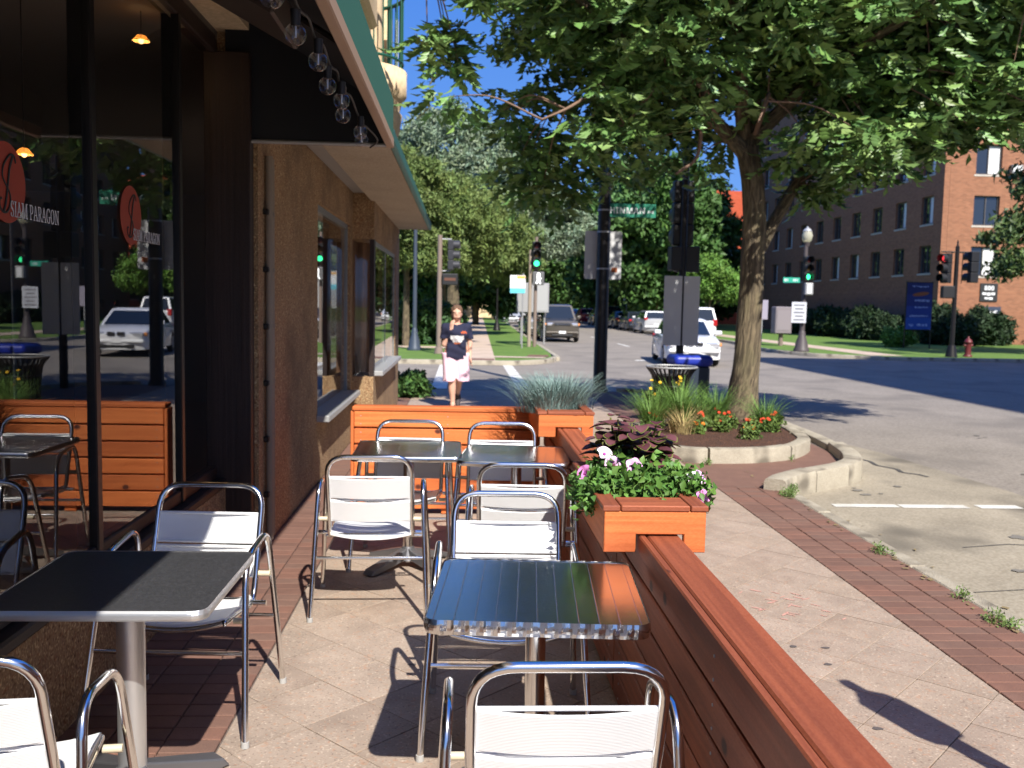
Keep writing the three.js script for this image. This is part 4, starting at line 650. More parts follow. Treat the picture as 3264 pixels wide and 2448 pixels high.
// ================================================================ the ash tree in the flower bed
{
  const tx = 3.82, tz = -12.35, t = thing('street_tree', 'leafy green street tree with grey trunk standing in the flower bed', 'tree', { pos: [tx, 0.15, tz] });
  const P = (x, y, z) => [x - tx, y - 0.15, z - tz]; const r = rng(88);
  part(t, 'trunk', limb([[0.02, -0.12, 0], [0.0, 0.12, 0], [0.02, 0.6, 0.0], [0.05, 1.4, 0.0], [0.05, 2.3, 0.02], [0.03, 3.0, 0.02], P(3.75, 3.75, -12.4)], [0.28, 0.225, 0.18, 0.165, 0.155, 0.15, 0.14], 16, 0.06), M.bark);
  const limbs = [ // main limbs: [points, radii]
    [[P(3.86, 2.2, -12.35), P(4.15, 2.75, -12.4), P(4.5, 3.3, -12.6), P(5.1, 4.3, -12.9), P(6.2, 5.6, -13.4)], [0.1, 0.085, 0.075, 0.06, 0.03]],
    [[P(3.8, 3.6, -12.4), P(3.35, 4.0, -12.3), P(2.6, 4.5, -12.0), P(1.4, 5.3, -11.6), P(0.2, 6.1, -11.4)], [0.12, 0.095, 0.07, 0.045, 0.02]],
    [[P(3.78, 3.6, -12.4), P(3.9, 4.6, -12.6), P(4.2, 5.3, -12.9), P(4.4, 6.0, -13.0), P(4.5, 6.7, -13.1)], [0.13, 0.11, 0.09, 0.06, 0.025]],
    [[P(3.85, 3.9, -12.4), P(4.5, 4.6, -11.8), P(5.4, 5.2, -11.0), P(6.4, 5.6, -10.4), P(7.4, 5.7, -10.0)], [0.1, 0.08, 0.06, 0.04, 0.02]],
    [[P(3.7, 3.9, -12.4), P(3.3, 4.9, -11.5), P(2.7, 5.9, -10.4), P(2.3, 6.6, -9.6)], [0.1, 0.075, 0.05, 0.02]],
    [[P(3.8, 4.3, -12.5), P(3.0, 5.3, -13.6), P(2.2, 6.2, -14.6), P(1.4, 6.8, -15.4)], [0.09, 0.07, 0.04, 0.02]],
    [[P(4.2, 5.0, -12.8), P(5.0, 5.9, -14.0), P(5.9, 6.6, -15.0)], [0.08, 0.05, 0.02]],
    [[P(3.35, 4.0, -12.3), P(2.9, 4.35, -11.6), P(2.35, 4.28, -11.1), P(1.85, 3.7, -10.9)], [0.045, 0.038, 0.028, 0.012]],
    [[P(3.0, 4.2, -12.1), P(2.95, 4.3, -11.7), P(2.9, 3.9, -11.5), P(2.85, 3.45, -11.5), P(2.6, 3.25, -11.5)], [0.03, 0.03, 0.026, 0.022, 0.015]],
    [[P(2.6, 4.5, -12.0), P(1.9, 4.4, -11.6), P(1.2, 3.95, -11.3), P(0.9, 3.8, -11.2)], [0.035, 0.028, 0.018, 0.009]],
    [[P(1.4, 5.3, -11.6), P(0.8, 5.7, -11.2), P(0.1, 5.75, -11.0), P(-0.5, 5.6, -11.0)], [0.03, 0.022, 0.014, 0.007]],
    [[P(3.8, 3.9, -12.2), P(3.75, 4.25, -11.6), P(3.6, 4.1, -11.2), P(3.45, 3.8, -11.0)], [0.035, 0.03, 0.022, 0.01]],
  ];
  for (const [p, ra] of limbs) part(t, 'limb', limb(p, ra, 8, 0.04), ra[0] > 0.05 ? M.bark : M.twig);
  const lobes = [
    [4.1, 6.6, -13, 3.4, 1.4, 2.8], [2.4, 6.5, -11.6, 2.2, 1.5, 2.2], [1.5, 5.8, -11.4, 1.2, 0.9, 1.4], [2.3, 5.0, -11.4, 1.3, 0.75, 1.3], [0.9, 6.4, -11.2, 0.9, 0.7, 1.0],
    [5.5, 6.0, -11.8, 2.0, 1.2, 2.0], [6.3, 5.2, -12.0, 1.6, 1.0, 1.6], [7.0, 6.2, -11.4, 1.5, 1.2, 1.6], [4.6, 5.2, -11.6, 1.6, 0.9, 1.4], [3.3, 5.4, -10.6, 1.5, 1.1, 1.2],
    [5.2, 4.65, -12.5, 1.2, 0.55, 1.3], [2.5, 4.3, -11.6, 0.9, 0.45, 0.9], [1.6, 4.6, -11.0, 0.8, 0.5, 0.7], [2.1, 6.2, -14.0, 1.6, 0.9, 1.2], [5.8, 6.3, -14.0, 2.0, 1.2, 1.6], [6.0, 4.5, -12.6, 1.0, 0.5, 1.0], [3.2, 4.5, -12.9, 1.2, 0.5, 1.1], [1.3, 3.85, -11.4, 0.8, 0.4, 0.7], [1.55, 3.75, -11.6, 0.5, 0.35, 0.5], [0.9, 4.5, -11.2, 0.8, 0.5, 0.7], [5.0, 3.75, -11.6, 0.8, 0.45, 0.9], [5.7, 3.85, -11.4, 0.9, 0.55, 0.9], [6.4, 4.2, -11.4, 1.0, 0.6, 0.9], [7.6, 5.4, -11.4, 1.2, 0.9, 1.2], [2.0, 5.6, -10.6, 1.2, 0.8, 0.9], [6.2, 6.4, -11.5, 1.6, 1.0, 1.4],
    [1.2, 4.15, -13.1, 0.9, 0.55, 0.7], [1.95, 3.75, -13.2, 0.7, 0.42, 0.6], [1.0, 5.2, -13.3, 0.8, 0.6, 0.7], [1.6, 5.5, -13.3, 1.2, 0.9, 0.8], [2.5, 4.7, -13.4, 1.0, 0.6, 0.8], [1.3, 6.7, -13.2, 0.9, 0.7, 0.8], [2.2, 6.7, -13.4, 1.2, 0.8, 0.9], [3.0, 3.95, -13.5, 0.8, 0.45, 0.7], [1.1, 3.5, -13.4, 0.5, 0.35, 0.5],
  ].map((l) => [l[0] - tx, l[1] - 0.15, l[2] - tz, l[3], l[4], l[5]]);
  const hangers = [[-0.25, 4.75, -11.6, 0.3, 0.4, 0.3], [-0.2, 4.3, -11.6, 0.22, 0.3, 0.25], [-0.4, 5.75, -11.4, 0.3, 0.2, 0.3], [0.25, 5.5, -11.3, 0.4, 0.4, 0.4], [5.0, 3.55, -13.0, 0.3, 0.25, 0.3], [4.75, 3.25, -12.7, 0.25, 0.18, 0.25], [6.9, 4.35, -12.2, 0.5, 0.4, 0.5], [0.9, 4.3, -11.4, 0.45, 0.3, 0.4]].map((l) => [l[0] - tx, l[1] - 0.15, l[2] - tz, l[3], l[4], l[5]]);
  // the sun reaches the walker on the corner through a gap in the crown
  const keep = (c) => { if (c.y + 0.15 > 6.7) return false; for (const y of [0.75, 1.15, 1.55]) { const p = V(c.x + tx + 0.09, c.y + 0.15 - y, c.z + tz + 14.1), d = p.clone().addScaledVector(SUN, -p.dot(SUN)).length(); if (d < 0.8) return false; } return true; };
  const A = clumps(lobes, 850, 18, 0.46, 301, { flat: 0.55, shell: 0.35, keep }), B = clumps(hangers, 30, 20, 0.26, 302, { flat: 0.7, shell: 0.2, keep });
  const all = A.spots.concat(B.spots); const half = Math.floor(all.length * 0.6);
  const sh = all.map((p, i) => [p, r()]).sort((a, b) => a[1] - b[1]).map((p) => p[0]);
  crown(t, 'crown', sh.slice(0, half), L_ASH, leafMat(0.105, 0.2, 0.055, 0.4, 0.25), 41, 0.35, { hang: 1 });
  crown(t, 'crown', sh.slice(half), L_ASH2, leafMat(0.165, 0.27, 0.08, 0.4, 0.25), 42, 0.4, { hang: 1 });
  // thin twigs into the clumps
  const tw = []; const ends = limbs.map(([p]) => p.map((q) => V(...q))).flat(); for (const c of [...A.centres.slice(0, 230), ...B.centres]) { let best = null, bd = 9; for (const e of ends) { const d = e.distanceTo(c); if (d < bd && e.y < c.y + 1.2) { bd = d; best = e; } } if (!best) continue; const m = best.clone().lerp(c, 0.55); m.y += 0.25 * bd * 0.4; tw.push(limb([best, m, c], [0.014, 0.01, 0.004], 4)); }
  part(t, 'twigs', merge(tw), M.twig);
}
// ================================================================ trees along the streets beyond
const G_SHADE = leafMat(0.02, 0.042, 0.014, 0.7, 0.1), GA = leafMat(0.06, 0.13, 0.03, 0.6, 0.2), GB = leafMat(0.035, 0.085, 0.022, 0.6, 0.2), GY = leafMat(0.13, 0.185, 0.05, 0.65, 0.25), GS = leafMat(0.20, 0.27, 0.17, 0.6, 0.2), GL = leafMat(0.11, 0.22, 0.035, 0.6, 0.25);  // first green is darkened to paint shade onto the wall hedges
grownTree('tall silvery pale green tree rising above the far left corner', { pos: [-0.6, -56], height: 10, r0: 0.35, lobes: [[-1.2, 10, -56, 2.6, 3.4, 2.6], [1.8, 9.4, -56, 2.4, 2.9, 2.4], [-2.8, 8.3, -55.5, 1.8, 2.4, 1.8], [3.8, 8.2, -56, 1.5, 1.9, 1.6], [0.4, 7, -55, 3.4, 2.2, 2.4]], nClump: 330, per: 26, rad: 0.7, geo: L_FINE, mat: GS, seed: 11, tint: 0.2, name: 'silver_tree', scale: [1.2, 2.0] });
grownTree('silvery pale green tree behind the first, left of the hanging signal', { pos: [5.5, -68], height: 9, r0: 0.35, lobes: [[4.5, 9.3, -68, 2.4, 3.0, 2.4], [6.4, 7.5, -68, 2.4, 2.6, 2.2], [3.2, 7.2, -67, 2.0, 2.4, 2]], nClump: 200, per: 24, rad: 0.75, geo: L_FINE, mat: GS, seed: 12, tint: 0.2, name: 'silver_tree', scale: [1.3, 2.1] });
grownTree('yellow-green fine-leaved tree behind the lamp post at far left corner', { pos: [-2.1, -34.6], height: 4.8, r0: 0.12, lobes: [[-2.0, 5.4, -34.5, 1.6, 1.6, 1.6], [-0.6, 4.7, -35.2, 1.3, 1.5, 1.4], [0.4, 4.1, -36, 1.1, 1.2, 1.2], [-3.2, 4.4, -34.5, 1.4, 1.6, 1.4], [-1.2, 3.6, -34.3, 1.3, 0.8, 1.2]], nClump: 260, per: 24, rad: 0.5, geo: L_FINE, mat: GY, seed: 13, tint: 0.25, name: 'yellow_green_tree', scale: [0.8, 1.3], limbs: 10 });
grownTree('yellow-green tree overhanging the far footpath behind the walker', { pos: [-1.0, -46], height: 5, r0: 0.16, lobes: [[0.2, 5.9, -46, 2.0, 1.9, 2], [1.9, 4.6, -47, 1.5, 1.5, 1.6], [-1.6, 5.2, -46, 1.7, 2, 1.7], [0.4, 3.9, -45, 1.8, 0.9, 1.5], [2.6, 4.0, -50, 1.2, 1.2, 1.4]], nClump: 220, per: 24, rad: 0.6, geo: L_FINE, mat: GY, seed: 14, tint: 0.25, name: 'yellow_green_tree', scale: [1.0, 1.6] });
for (const [x, z, h, R, seed, label, mat, geo] of [
  [1.0, -72, 7, 3.2, 21, 'dark green street tree over the far footpath', GB, L_BIG], [-4.5, -60, 8, 3.4, 22, 'dark green tree far behind the yellow-green trees at left', GB, L_BIG], [3.2, -96, 9, 3.6, 23, 'dark tree at the vanishing end of the footpath', GB, L_BIG],
  [9.6, -112, 9, 4.4, 24, 'dark tree closing the view down the middle of the street', GA, L_BIG], [14.6, -88, 9, 4.2, 25, 'broad green tree behind the row of parked cars', GA, L_BIG], [14.6, -70, 8.5, 3.6, 26, 'green tree between the sign pole and the signal pole', GA, L_BIG], [18.4, -82, 10, 4.4, 27, 'green tree just left of the trunk before the orange building', GA, L_BIG], [23, -88, 6.6, 3.4, 28, 'tree in front of the orange brick building', GA, L_BIG], [6.5, -128, 11, 5, 29, 'tall dark tree far down the street on the left', GB, L_BIG], [19, -120, 12, 5.5, 30, 'tall dark tree far down the street on the right', GB, L_BIG], [-11, -48, 8, 4, 31, 'dark tree hidden left of the restaurant corner', GB, L_BIG], [28, -110, 11, 5, 36, 'tree beyond the brick apartment block', GB, L_BIG], [-2.5, -104, 11, 4.5, 37, 'dark tree beyond the silvery trees at left', GB, L_BIG]]) {
  grownTree(label, { pos: [x, z], height: h, r0: 0.22, lobes: [[x, h + 1.2, z, R * 0.8, R * 0.9, R * 0.8], [x - R * 0.6, h - 1.2, z, R * 0.7, R * 0.7, R * 0.62], [x + R * 0.6, h - 1.4, z + 0.4, R * 0.7, R * 0.7, R * 0.62], [x + 0.2, h - 3.2, z, R * 0.85, R * 0.6, R * 0.7], [x, h - 0.4, z + R * 0.5, R * 0.7, R * 0.7, R * 0.5], [x - R * 0.5, h * 0.42, z, R * 0.6, R * 0.5, R * 0.6], [x + R * 0.55, h * 0.4, z, R * 0.6, R * 0.5, R * 0.6]], nClump: 250, per: 16, rad: R * 0.24, geo, mat, seed, tint: 0.35, scale: [0.7 + z * -0.003, 1.15 + z * -0.004], group: 'trees along the far streets', name: 'street_tree' });
}
grownTree('small lime green tree beside the street trunk at mid right', { pos: [14.5, -54], height: 3, r0: 0.09, lobes: [[14.4, 3.5, -54, 1.5, 1.2, 1.4], [15.6, 2.9, -54, 1.1, 0.9, 1], [13.5, 2.9, -54, 0.9, 0.8, 1]], nClump: 110, per: 20, rad: 0.4, geo: L_TUFT, mat: GL, seed: 32, tint: 0.25, name: 'small_tree', scale: [0.8, 1.3] });
grownTree('dark-leaved tree leaning into the right edge over the traffic signal', { pos: [24.2, -34.6], height: 9, r0: 0.24, lobes: [[24.5, 11, -34, 2.8, 2.3, 2.8], [22.5, 8.5, -34, 1.5, 1.0, 1.6], [21.15, 6.5, -34, 0.9, 0.6, 1.1], [20.5, 4.75, -34.2, 0.9, 0.5, 1.0], [20.85, 3.45, -34, 0.95, 0.45, 1.0], [23.4, 5.7, -34, 2.0, 1.9, 2.0], [26, 9.1, -34, 3.2, 3.4, 3.2]], nClump: 190, per: 17, rad: 0.6, geo: L_TUFT, mat: leafMat(0.075, 0.12, 0.035, 0.5, 0.2), seed: 33, tint: 0.4, name: 'corner_tree', scale: [1.0, 1.6], limbs: 16 });
{ // wooded distance, one mass
  const { spots } = clumps([[-40, 4, -150, 30, 5, 8], [0, 4, -170, 26, 5.5, 8], [45, 5, -160, 30, 6, 8], [16, 3.5, -140, 9, 4, 5], [-8, 3.5, -125, 9, 4, 5], [-30, 3, -90, 14, 4, 6], [80, 5, -120, 22, 6, 10]], 900, 12, 1.6, 444, { shell: 0.3 });
  const w = crown(scene, 'distant_woods', spots, L_BIG, GB, 445, 0.4, { scale: [1.6, 2.8] }); w.userData.label = 'dark mass of distant trees at the end of the streets'; w.userData.category = 'trees';
}
// bushes and hedges
function bush(label, x, z, lobes, mat, seed, geo = L_TUFT, n = 60, per = 16, rad = 0.25, scale = [0.5, 0.9], name = 'shrub', group) { const b = thing(name, label, 'shrub', { pos: [x, 0, z], group }); const { spots, centres } = clumps(lobes, n, per, rad, seed, { flat: 0.8, shell: 0.3 }); const st = centres.slice(0, 12).map((c) => limb([[c.x * 0.2, -0.02, c.z * 0.2], [c.x * 0.5, c.y * 0.5, c.z * 0.5], c], [0.02, 0.014, 0.006], 5)); part(b, 'stems', merge(st), M.twig); crown(b, 'foliage', spots, geo, mat, seed + 3, 0.35, { scale }); return b; }
bush('dark evergreen hedge behind the slate lamp post at left', -3.0, -36.2, [[0, 0.9, 0, 1.6, 0.9, 0.9], [1.6, 0.8, 0, 1.2, 0.8, 0.8], [-1.6, 1, 0, 1.3, 1, 0.9]], GB, 61, L_TUFT, 150, 18, 0.35, [0.7, 1.2], 'hedge');
bush('dark evergreen hedge behind the wooden signal pole', -0.9, -38.5, [[0, 0.8, 0, 0.8, 0.8, 0.8], [0.3, 0.7, -1.4, 0.7, 0.7, 0.9]], GB, 62, L_TUFT, 70, 18, 0.3, [0.7, 1.2], 'hedge');
bush('low green shrub at the foot of the restaurant corner', -0.85, -15.8, [[0, 0.18, 0, 0.3, 0.18, 0.3]], GA, 63, L_TUFT_SMALL, 40, 16, 0.1, [0.7, 1.1]);
for (const [x, z, w, lab, sd] of [[23.4, -52, 2.2, 'dark hedge along the shaded brick wall nearest the corner', 64], [23.4, -57, 2.4, 'dark hedge along the shaded brick wall in its middle', 65], [23.4, -63, 2.6, 'dark hedge along the shaded brick wall at its far end', 66], [24.6, -46.2, 1.6, 'dark bushes round the blue banner', 67], [27.0, -46.6, 0.7, 'bushy shrub against the sunlit brick wall', 68], [31.2, -46.2, 0.7, 'dark round shrub at the right edge below the garage door', 69]]) bush(lab, x, z, [[0, 0.75, 0, 0.9, 0.7, w], [0.3, 0.7, w * 0.5, 0.8, 0.75, w * 0.5], [0, 1.3, -w * 0.4, 0.5, 0.5, w * 0.3]], G_SHADE, sd, L_TUFT, 130, 16, 0.35, [0.9, 1.4], 'hedge');
bush('bright green shrub on the lawn by the banner', 20.2, -42, [[0, 0.4, 0, 0.7, 0.4, 0.6]], GL, 70, L_TUFT, 40, 16, 0.2, [0.6, 0.9]);
// ================================================================ plants in the flower bed and planters
function grassTuft(label, x, y, z, n, h, spread, mat, seed, name = 'ornamental_grass', w = 0.006, group) {
  const r = rng(seed), out = []; for (let k = 0; k < n; k++) { const a = r() * 6.283, L = h * (0.6 + 0.6 * r()), bend = 0.25 + 0.6 * r(), x0 = Math.cos(a) * spread * 0.25 * r(), z0 = Math.sin(a) * spread * 0.25 * r(), pos = [], idx = []; const dx = Math.cos(a), dz = Math.sin(a); for (let i = 0; i <= 4; i++) { const t = i / 4, o = bend * L * t * t * (0.6 + spread), yy = L * (t - 0.28 * bend * t * t), ww = w * (1 - t * 0.9); pos.push(x0 + dx * o - dz * ww, yy, z0 + dz * o + dx * ww, x0 + dx * o + dz * ww, yy, z0 + dz * o - dx * ww); if (i < 4) { const q = i * 2; idx.push(q, q + 1, q + 2, q + 1, q + 3, q + 2); } } const g = new THREE.BufferGeometry(); g.setAttribute('position', new THREE.Float32BufferAttribute(pos, 3)); g.setIndex(idx); g.computeVertexNormals(); out.push(g); }
  const t = thing(name, label, 'grass', { pos: [x, y, z], group }); const m = part(t, 'blades', merge(out), mat); m.userData.kind = 'stuff'; return t;
}
const gBlade = leafMat(0.13, 0.24, 0.05, 0.6, 0.3), gDry = leafMat(0.42, 0.32, 0.14, 0.8, 0.2), gBlue = leafMat(0.20, 0.29, 0.26, 0.7, 0.15);
grassTuft('tall pale green ornamental grass in the bed before the bin', 2.72, 0.125, -11.3, 420, 0.6, 0.55, gBlade, 1, 'ornamental_grass', 0.006);
grassTuft('green ornamental grass at the left front of the flower bed', 2.3, 0.125, -11.0, 380, 0.5, 0.55, gBlade, 2, 'ornamental_grass', 0.006);
grassTuft('straw-coloured dry grass clump leaning in the flower bed', 2.62, 0.125, -10.75, 150, 0.34, 0.7, gDry, 3, 'ornamental_grass', 0.005);
grassTuft('green grass clump at the foot of the trunk on the right', 3.75, 0.125, -11.2, 260, 0.42, 0.5, gBlade, 4, 'ornamental_grass', 0.006);
grassTuft('green grass clump at the back of the bed behind the grasses', 3.3, 0.125, -11.75, 260, 0.5, 0.5, gBlade, 5, 'ornamental_grass', 0.006);
grassTuft('wide green grass clump left of the trunk', 3.0, 0.125, -11.45, 240, 0.42, 0.5, gBlade, 6, 'ornamental_grass', 0.006);
for (const [x, z, h, lab, sd] of [[0.6, -6.3, 0.3, 'bluish grass filling the front of the corner planter', 7], [0.72, -6.5, 0.34, 'bluish grass in the middle of the corner planter', 8], [0.62, -6.7, 0.3, 'bluish grass at the back of the corner planter', 9]]) grassTuft(lab, x, 0.868, z, 520, h * 0.78, 0.9, gBlue, sd, 'blue_grass', 0.0035);
// flowering bedding plants
const petalGeo = (n, R, W, cup) => { const out = []; for (let k = 0; k < n; k++) { const g = leafLite(R, W, 0.2, 0.1); g.rotateX(Math.PI / 2 - cup); g.rotateY(k / n * 6.283); out.push(g); } return merge(out); };
const redM = leafMat(0.62, 0.05, 0.015, 0.6, 0.2), orangeM = leafMat(0.75, 0.22, 0.02, 0.6, 0.2), yellowM = leafMat(0.8, 0.5, 0.03, 0.6, 0.2), coreM = std({ color: col(0.12, 0.07, 0.02), roughness: 0.9 });
const bedFlower = petalGeo(9, 0.025, 0.02, 0.35);
const words = ['leftmost', 'second', 'third', 'fourth', 'fifth', 'sixth', 'seventh', 'eighth', 'ninth', 'tenth', 'eleventh', 'rightmost'];
[[2.3, -10.7, redM], [2.8, -10.55, orangeM], [2.98, -11.0, redM], [3.12, -10.7, redM], [3.28, -11.05, redM], [3.3, -10.15, orangeM], [3.5, -10.8, redM], [3.72, -10.75, redM], [3.3, -11.5, redM], [3.85, -10.9, redM], [2.42, -11.3, yellowM], [2.85, -11.7, yellowM]].forEach(([x, z, m], i) => {
  const p = thing('bedding_plant', m === yellowM ? `${i === 10 ? 'yellow flower on a stalk left of the bin' : 'yellow flower on a stalk right before the bin'}` : `${words[i]} ${m === redM ? 'red' : 'orange'} flowering bedding plant in the mulch counted along the bed kerb`, 'flower', { pos: [x, 0.125, z - 0.22], group: 'flowering plants in the bed' }), r = rng(900 + i); const tall = m === yellowM ? 0.5 : 0.1 + 0.1 * r();
  const { spots } = clumps([[0, tall * 0.45, 0, 0.09, tall * 0.4, 0.09]], 8, 7, 0.045, 950 + i, {}); crown(p, 'foliage', spots, L_TUFT_SMALL, leafMat(0.1, 0.16, 0.035, 0.6, 0.25), 960 + i, 0.35, { scale: [0.35, 0.7] });
  const st = []; for (let k = 0; k < 5; k++) { const a = r() * 6.28, R = 0.09 * r(), y = tall * (0.75 + 0.4 * r()); st.push(rod([0, 0, 0], [Math.cos(a) * R, y, Math.sin(a) * R], 0.003, 5)); const f = part(p, 'flower', bedFlower, m, [Math.cos(a) * R, y, Math.sin(a) * R], [0.5 + r() * 0.5, r() * 6, 0]); part(f, 'centre', new THREE.SphereGeometry(0.008, 6, 5), coreM); } part(p, 'stalks', merge(st), gBlade);
});
// coleus and petunias in the near planter
{
  const c = thing('coleus_plant', 'dark purple coleus with lime leaf edges rising from the planter', 'plant', { pos: [0.72, 0.868, -3.84] }), r = rng(77);
  const leafOf = (L, W) => { const s = leafBlade(L, W, 0.2, 0.3, [0.4, 0.95, 1, 0.78, 0.18]); return s; }; const g1 = leafOf(0.078, 0.07), rimG = leafOf(0.085, 0.079), g2 = leafOf(0.058, 0.052), rim2 = leafOf(0.064, 0.06);
  const purple = leafMat(0.085, 0.028, 0.033, 0.5, 0.15), purple2 = leafMat(0.14, 0.05, 0.055, 0.5, 0.15), lime = leafMat(0.15, 0.16, 0.04, 0.6, 0.2), st = [];
  for (let k = 0; k < 27; k++) { const a = k * 2.4, R = 0.05 + 0.15 * r(), h = 0.13 + 0.14 * r(), bx = Math.cos(a) * R * 0.4, bz = Math.sin(a) * R * 0.8, tx = Math.cos(a) * R, tz = Math.sin(a) * R * 1.3; st.push(rod([bx, -0.01, bz], [tx, h, tz], 0.004, 5));
    for (let j = 0; j < 7; j++) { const big = j < 5, y = h - (big ? 0.03 : -0.008) - (j % 3) * 0.035, aa = a + j * 1.26 + r(), lf = part(c, 'leaf', big ? g1 : g2, r() > 0.5 ? purple : purple2, [tx, y, tz], [0, 0, 0]); lf.rotation.set(-(1.1 + 0.5 * r()), aa, 0, 'YXZ'); const s = 0.75 + 0.5 * r(); lf.scale.set(s, s, s); part(lf, 'leaf_edge', big ? rimG : rim2, lime, [0, -0.004, -0.0022]); } }
  part(c, 'stems', merge(st), lime);
  const p = thing('petunia_plant', 'leafy green petunia with pink flowers spilling over the planter', 'plant', { pos: [0.685, 0.868, -3.53] });
  const lobes = [[0, 0.03, 0.02, 0.17, 0.055, 0.19], [0.03, 0.05, -0.12, 0.15, 0.06, 0.12], [-0.16, 0.02, -0.02, 0.06, 0.05, 0.18], [0.17, 0.03, 0.02, 0.05, 0.05, 0.2], [0, 0.07, -0.2, 0.15, 0.05, 0.06]]; const { spots } = clumps(lobes, 260, 12, 0.045, 78, { flat: 0.9, shell: 0.3 });
  const tuft = leafTuft(4, 0.034, 0.023, 79, 1.0); crown(p, 'foliage', spots, tuft, leafMat(0.085, 0.185, 0.035, 0.5, 0.25), 80, 0.3, { scale: [0.7, 1.2] });
  const vine = []; for (let k = 0; k < 14; k++) { const a = k * 0.9; vine.push(limb([[0.02 * k - 0.14, 0, 0.1 * Math.sin(a)], [0.02 * k - 0.14 + 0.05 * Math.cos(a), 0.08, 0.12 * Math.sin(a)], [0.02 * k - 0.14 + 0.08 * Math.cos(a), 0.05, 0.2 * Math.sin(a)]], [0.004, 0.003, 0.002], 4)); } part(p, 'stems', merge(vine), gBlade);
  // trumpet flowers
  const trumpet = (() => { const pos = [], idx = []; const n = 30, rows = 6; for (let i = 0; i < rows; i++) { const t = i / (rows - 1); for (let j = 0; j < n; j++) { const a = j / n * 6.283, ruf = 1 + 0.09 * Math.cos(5 * a) * t, R = (0.004 + 0.028 * Math.pow(t, 2.0)) * ruf; pos.push(Math.cos(a) * R, -0.03 + 0.03 * Math.pow(t, 0.6) - (t > 0.8 ? 0.003 * (1 + Math.cos(5 * a)) : 0), Math.sin(a) * R); } } for (let i = 0; i < rows - 1; i++) for (let j = 0; j < n; j++) { const a = i * n + j, b = i * n + (j + 1) % n; idx.push(a, b, a + n, b, b + n, a + n); } const g = new THREE.BufferGeometry(); g.setAttribute('position', new THREE.Float32BufferAttribute(pos, 3)); g.setIndex(idx); g.computeVertexNormals(); return g; })();
  const pink = leafMat(0.75, 0.42, 0.68, 0.6, 0.25), deep = leafMat(0.72, 0.25, 0.55, 0.6, 0.25), pale = leafMat(0.85, 0.72, 0.8, 0.6, 0.25), throat = leafMat(0.3, 0.05, 0.25, 0.7, 0.1);
  for (const [x, y, z, m, rx, ry] of [[-0.02, 0.125, 0.05, pink, 1.25, 0.05], [-0.105, 0.15, -0.12, pale, 0.8, 0.4], [-0.085, 0.115, -0.07, pink, 1.0, -0.3], [-0.21, 0.09, 0.0, deep, 1.1, -0.9], [0.2, 0.09, 0.12, pale, 1.0, 0.3], [0.23, 0.09, 0.08, pink, 1.0, 0.7], [0.215, 0.035, 0.2, deep, 1.3, 0.5]]) { const f = part(p, 'flower', trumpet, m, [x, y, z]); f.rotation.set(rx, ry, 0, 'YXZ'); part(f, 'throat', new THREE.ConeGeometry(0.007, 0.016, 8), throat, [0, -0.018, 0], [Math.PI, 0, 0]); }
}
// weeds along the kerb
{ const r = rng(55); [[2.83, -7.75, 'big weed tuft at the rounded end of the raised kerb', 90], [2.95, -8.0, 'weed tuft beside the rounded kerb end', 60], [2.82, -5.9, 'small weed in the kerb joint farthest along', 40], [2.83, -5.0, 'small weed in the kerb joint midway', 30], [2.82, -4.55, 'spreading weed at the kerb near the right edge', 70], [2.55, -9.36, 'weed growing from the bed kerb joint', 40], [3.52, -9.66, 'small weed at the right end of the bed kerb', 24]].forEach(([x, z, l, n], i) => { const w = thing('weed', l, 'weed', { pos: [x, 0, z], group: 'weeds along the kerbs' }); const { spots } = clumps([[0, 0.018, 0, 0.06, 0.02, 0.1]], Math.round(n / 5), 6, 0.03, 700 + i, {}); crown(w, 'leaves', spots, leafTuft(3, 0.035, 0.016, 8), leafMat(0.12, 0.19, 0.05, 0.6, 0.2), 720 + i, 0.3, { scale: [0.5, 0.85] }); }); }
// ================================================================ signals, poles, signs, bins
const greenOn = std({ color: col(0.02, 0.3, 0.1), emissive: col(0.05, 1, 0.35), emissiveIntensity: 2.2 }), redOn = std({ color: col(0.3, 0.01, 0.02), emissive: col(1, 0.05, 0.06), emissiveIntensity: 0.9 }), walkOn = std({ color: col(0.6, 0.6, 0.6), emissive: col(1, 1, 0.95), emissiveIntensity: 1.6 });
const lensOff = [std({ color: col(0.06, 0.008, 0.008), roughness: 0.3 }), std({ color: col(0.07, 0.04, 0.006), roughness: 0.3 }), std({ color: col(0.006, 0.05, 0.03), roughness: 0.3 })];
function signalHead(parent, x, y, z, rot, on, s = 1, mat = M.black) { // three lenses, faces local +z
  const h = new THREE.Group(); h.name = 'signal_head'; h.position.set(x, y, z); h.rotation.y = rot; h.scale.setScalar(s); parent.add(h);
  part(h, 'housing', merge([0, 1, 2].map((k) => { const g = new RoundedBoxGeometry(0.34, 0.345, 0.2, 2, 0.03); g.translate(0, 0.35 - k * 0.35, -0.1); return g; })), mat);
  for (let k = 0; k < 3; k++) { const lens = new THREE.SphereGeometry(0.15, 18, 6, 0, 6.283, 0, 0.9); lens.rotateX(Math.PI / 2); lens.scale(0.95, 0.95, 0.5); const lit = on === k; part(h, 'lens', lens, lit ? (k === 2 ? greenOn : redOn) : lensOff[k], [0, 0.35 - k * 0.35, -0.045]);
    const v = new THREE.CylinderGeometry(0.16, 0.165, 0.24, 18, 1, true, -2.3, 4.6); v.rotateX(Math.PI / 2); v.rotateZ(Math.PI); part(h, 'visor', v, mat, [0, 0.35 - k * 0.35, 0.1]); }
  return h;
}
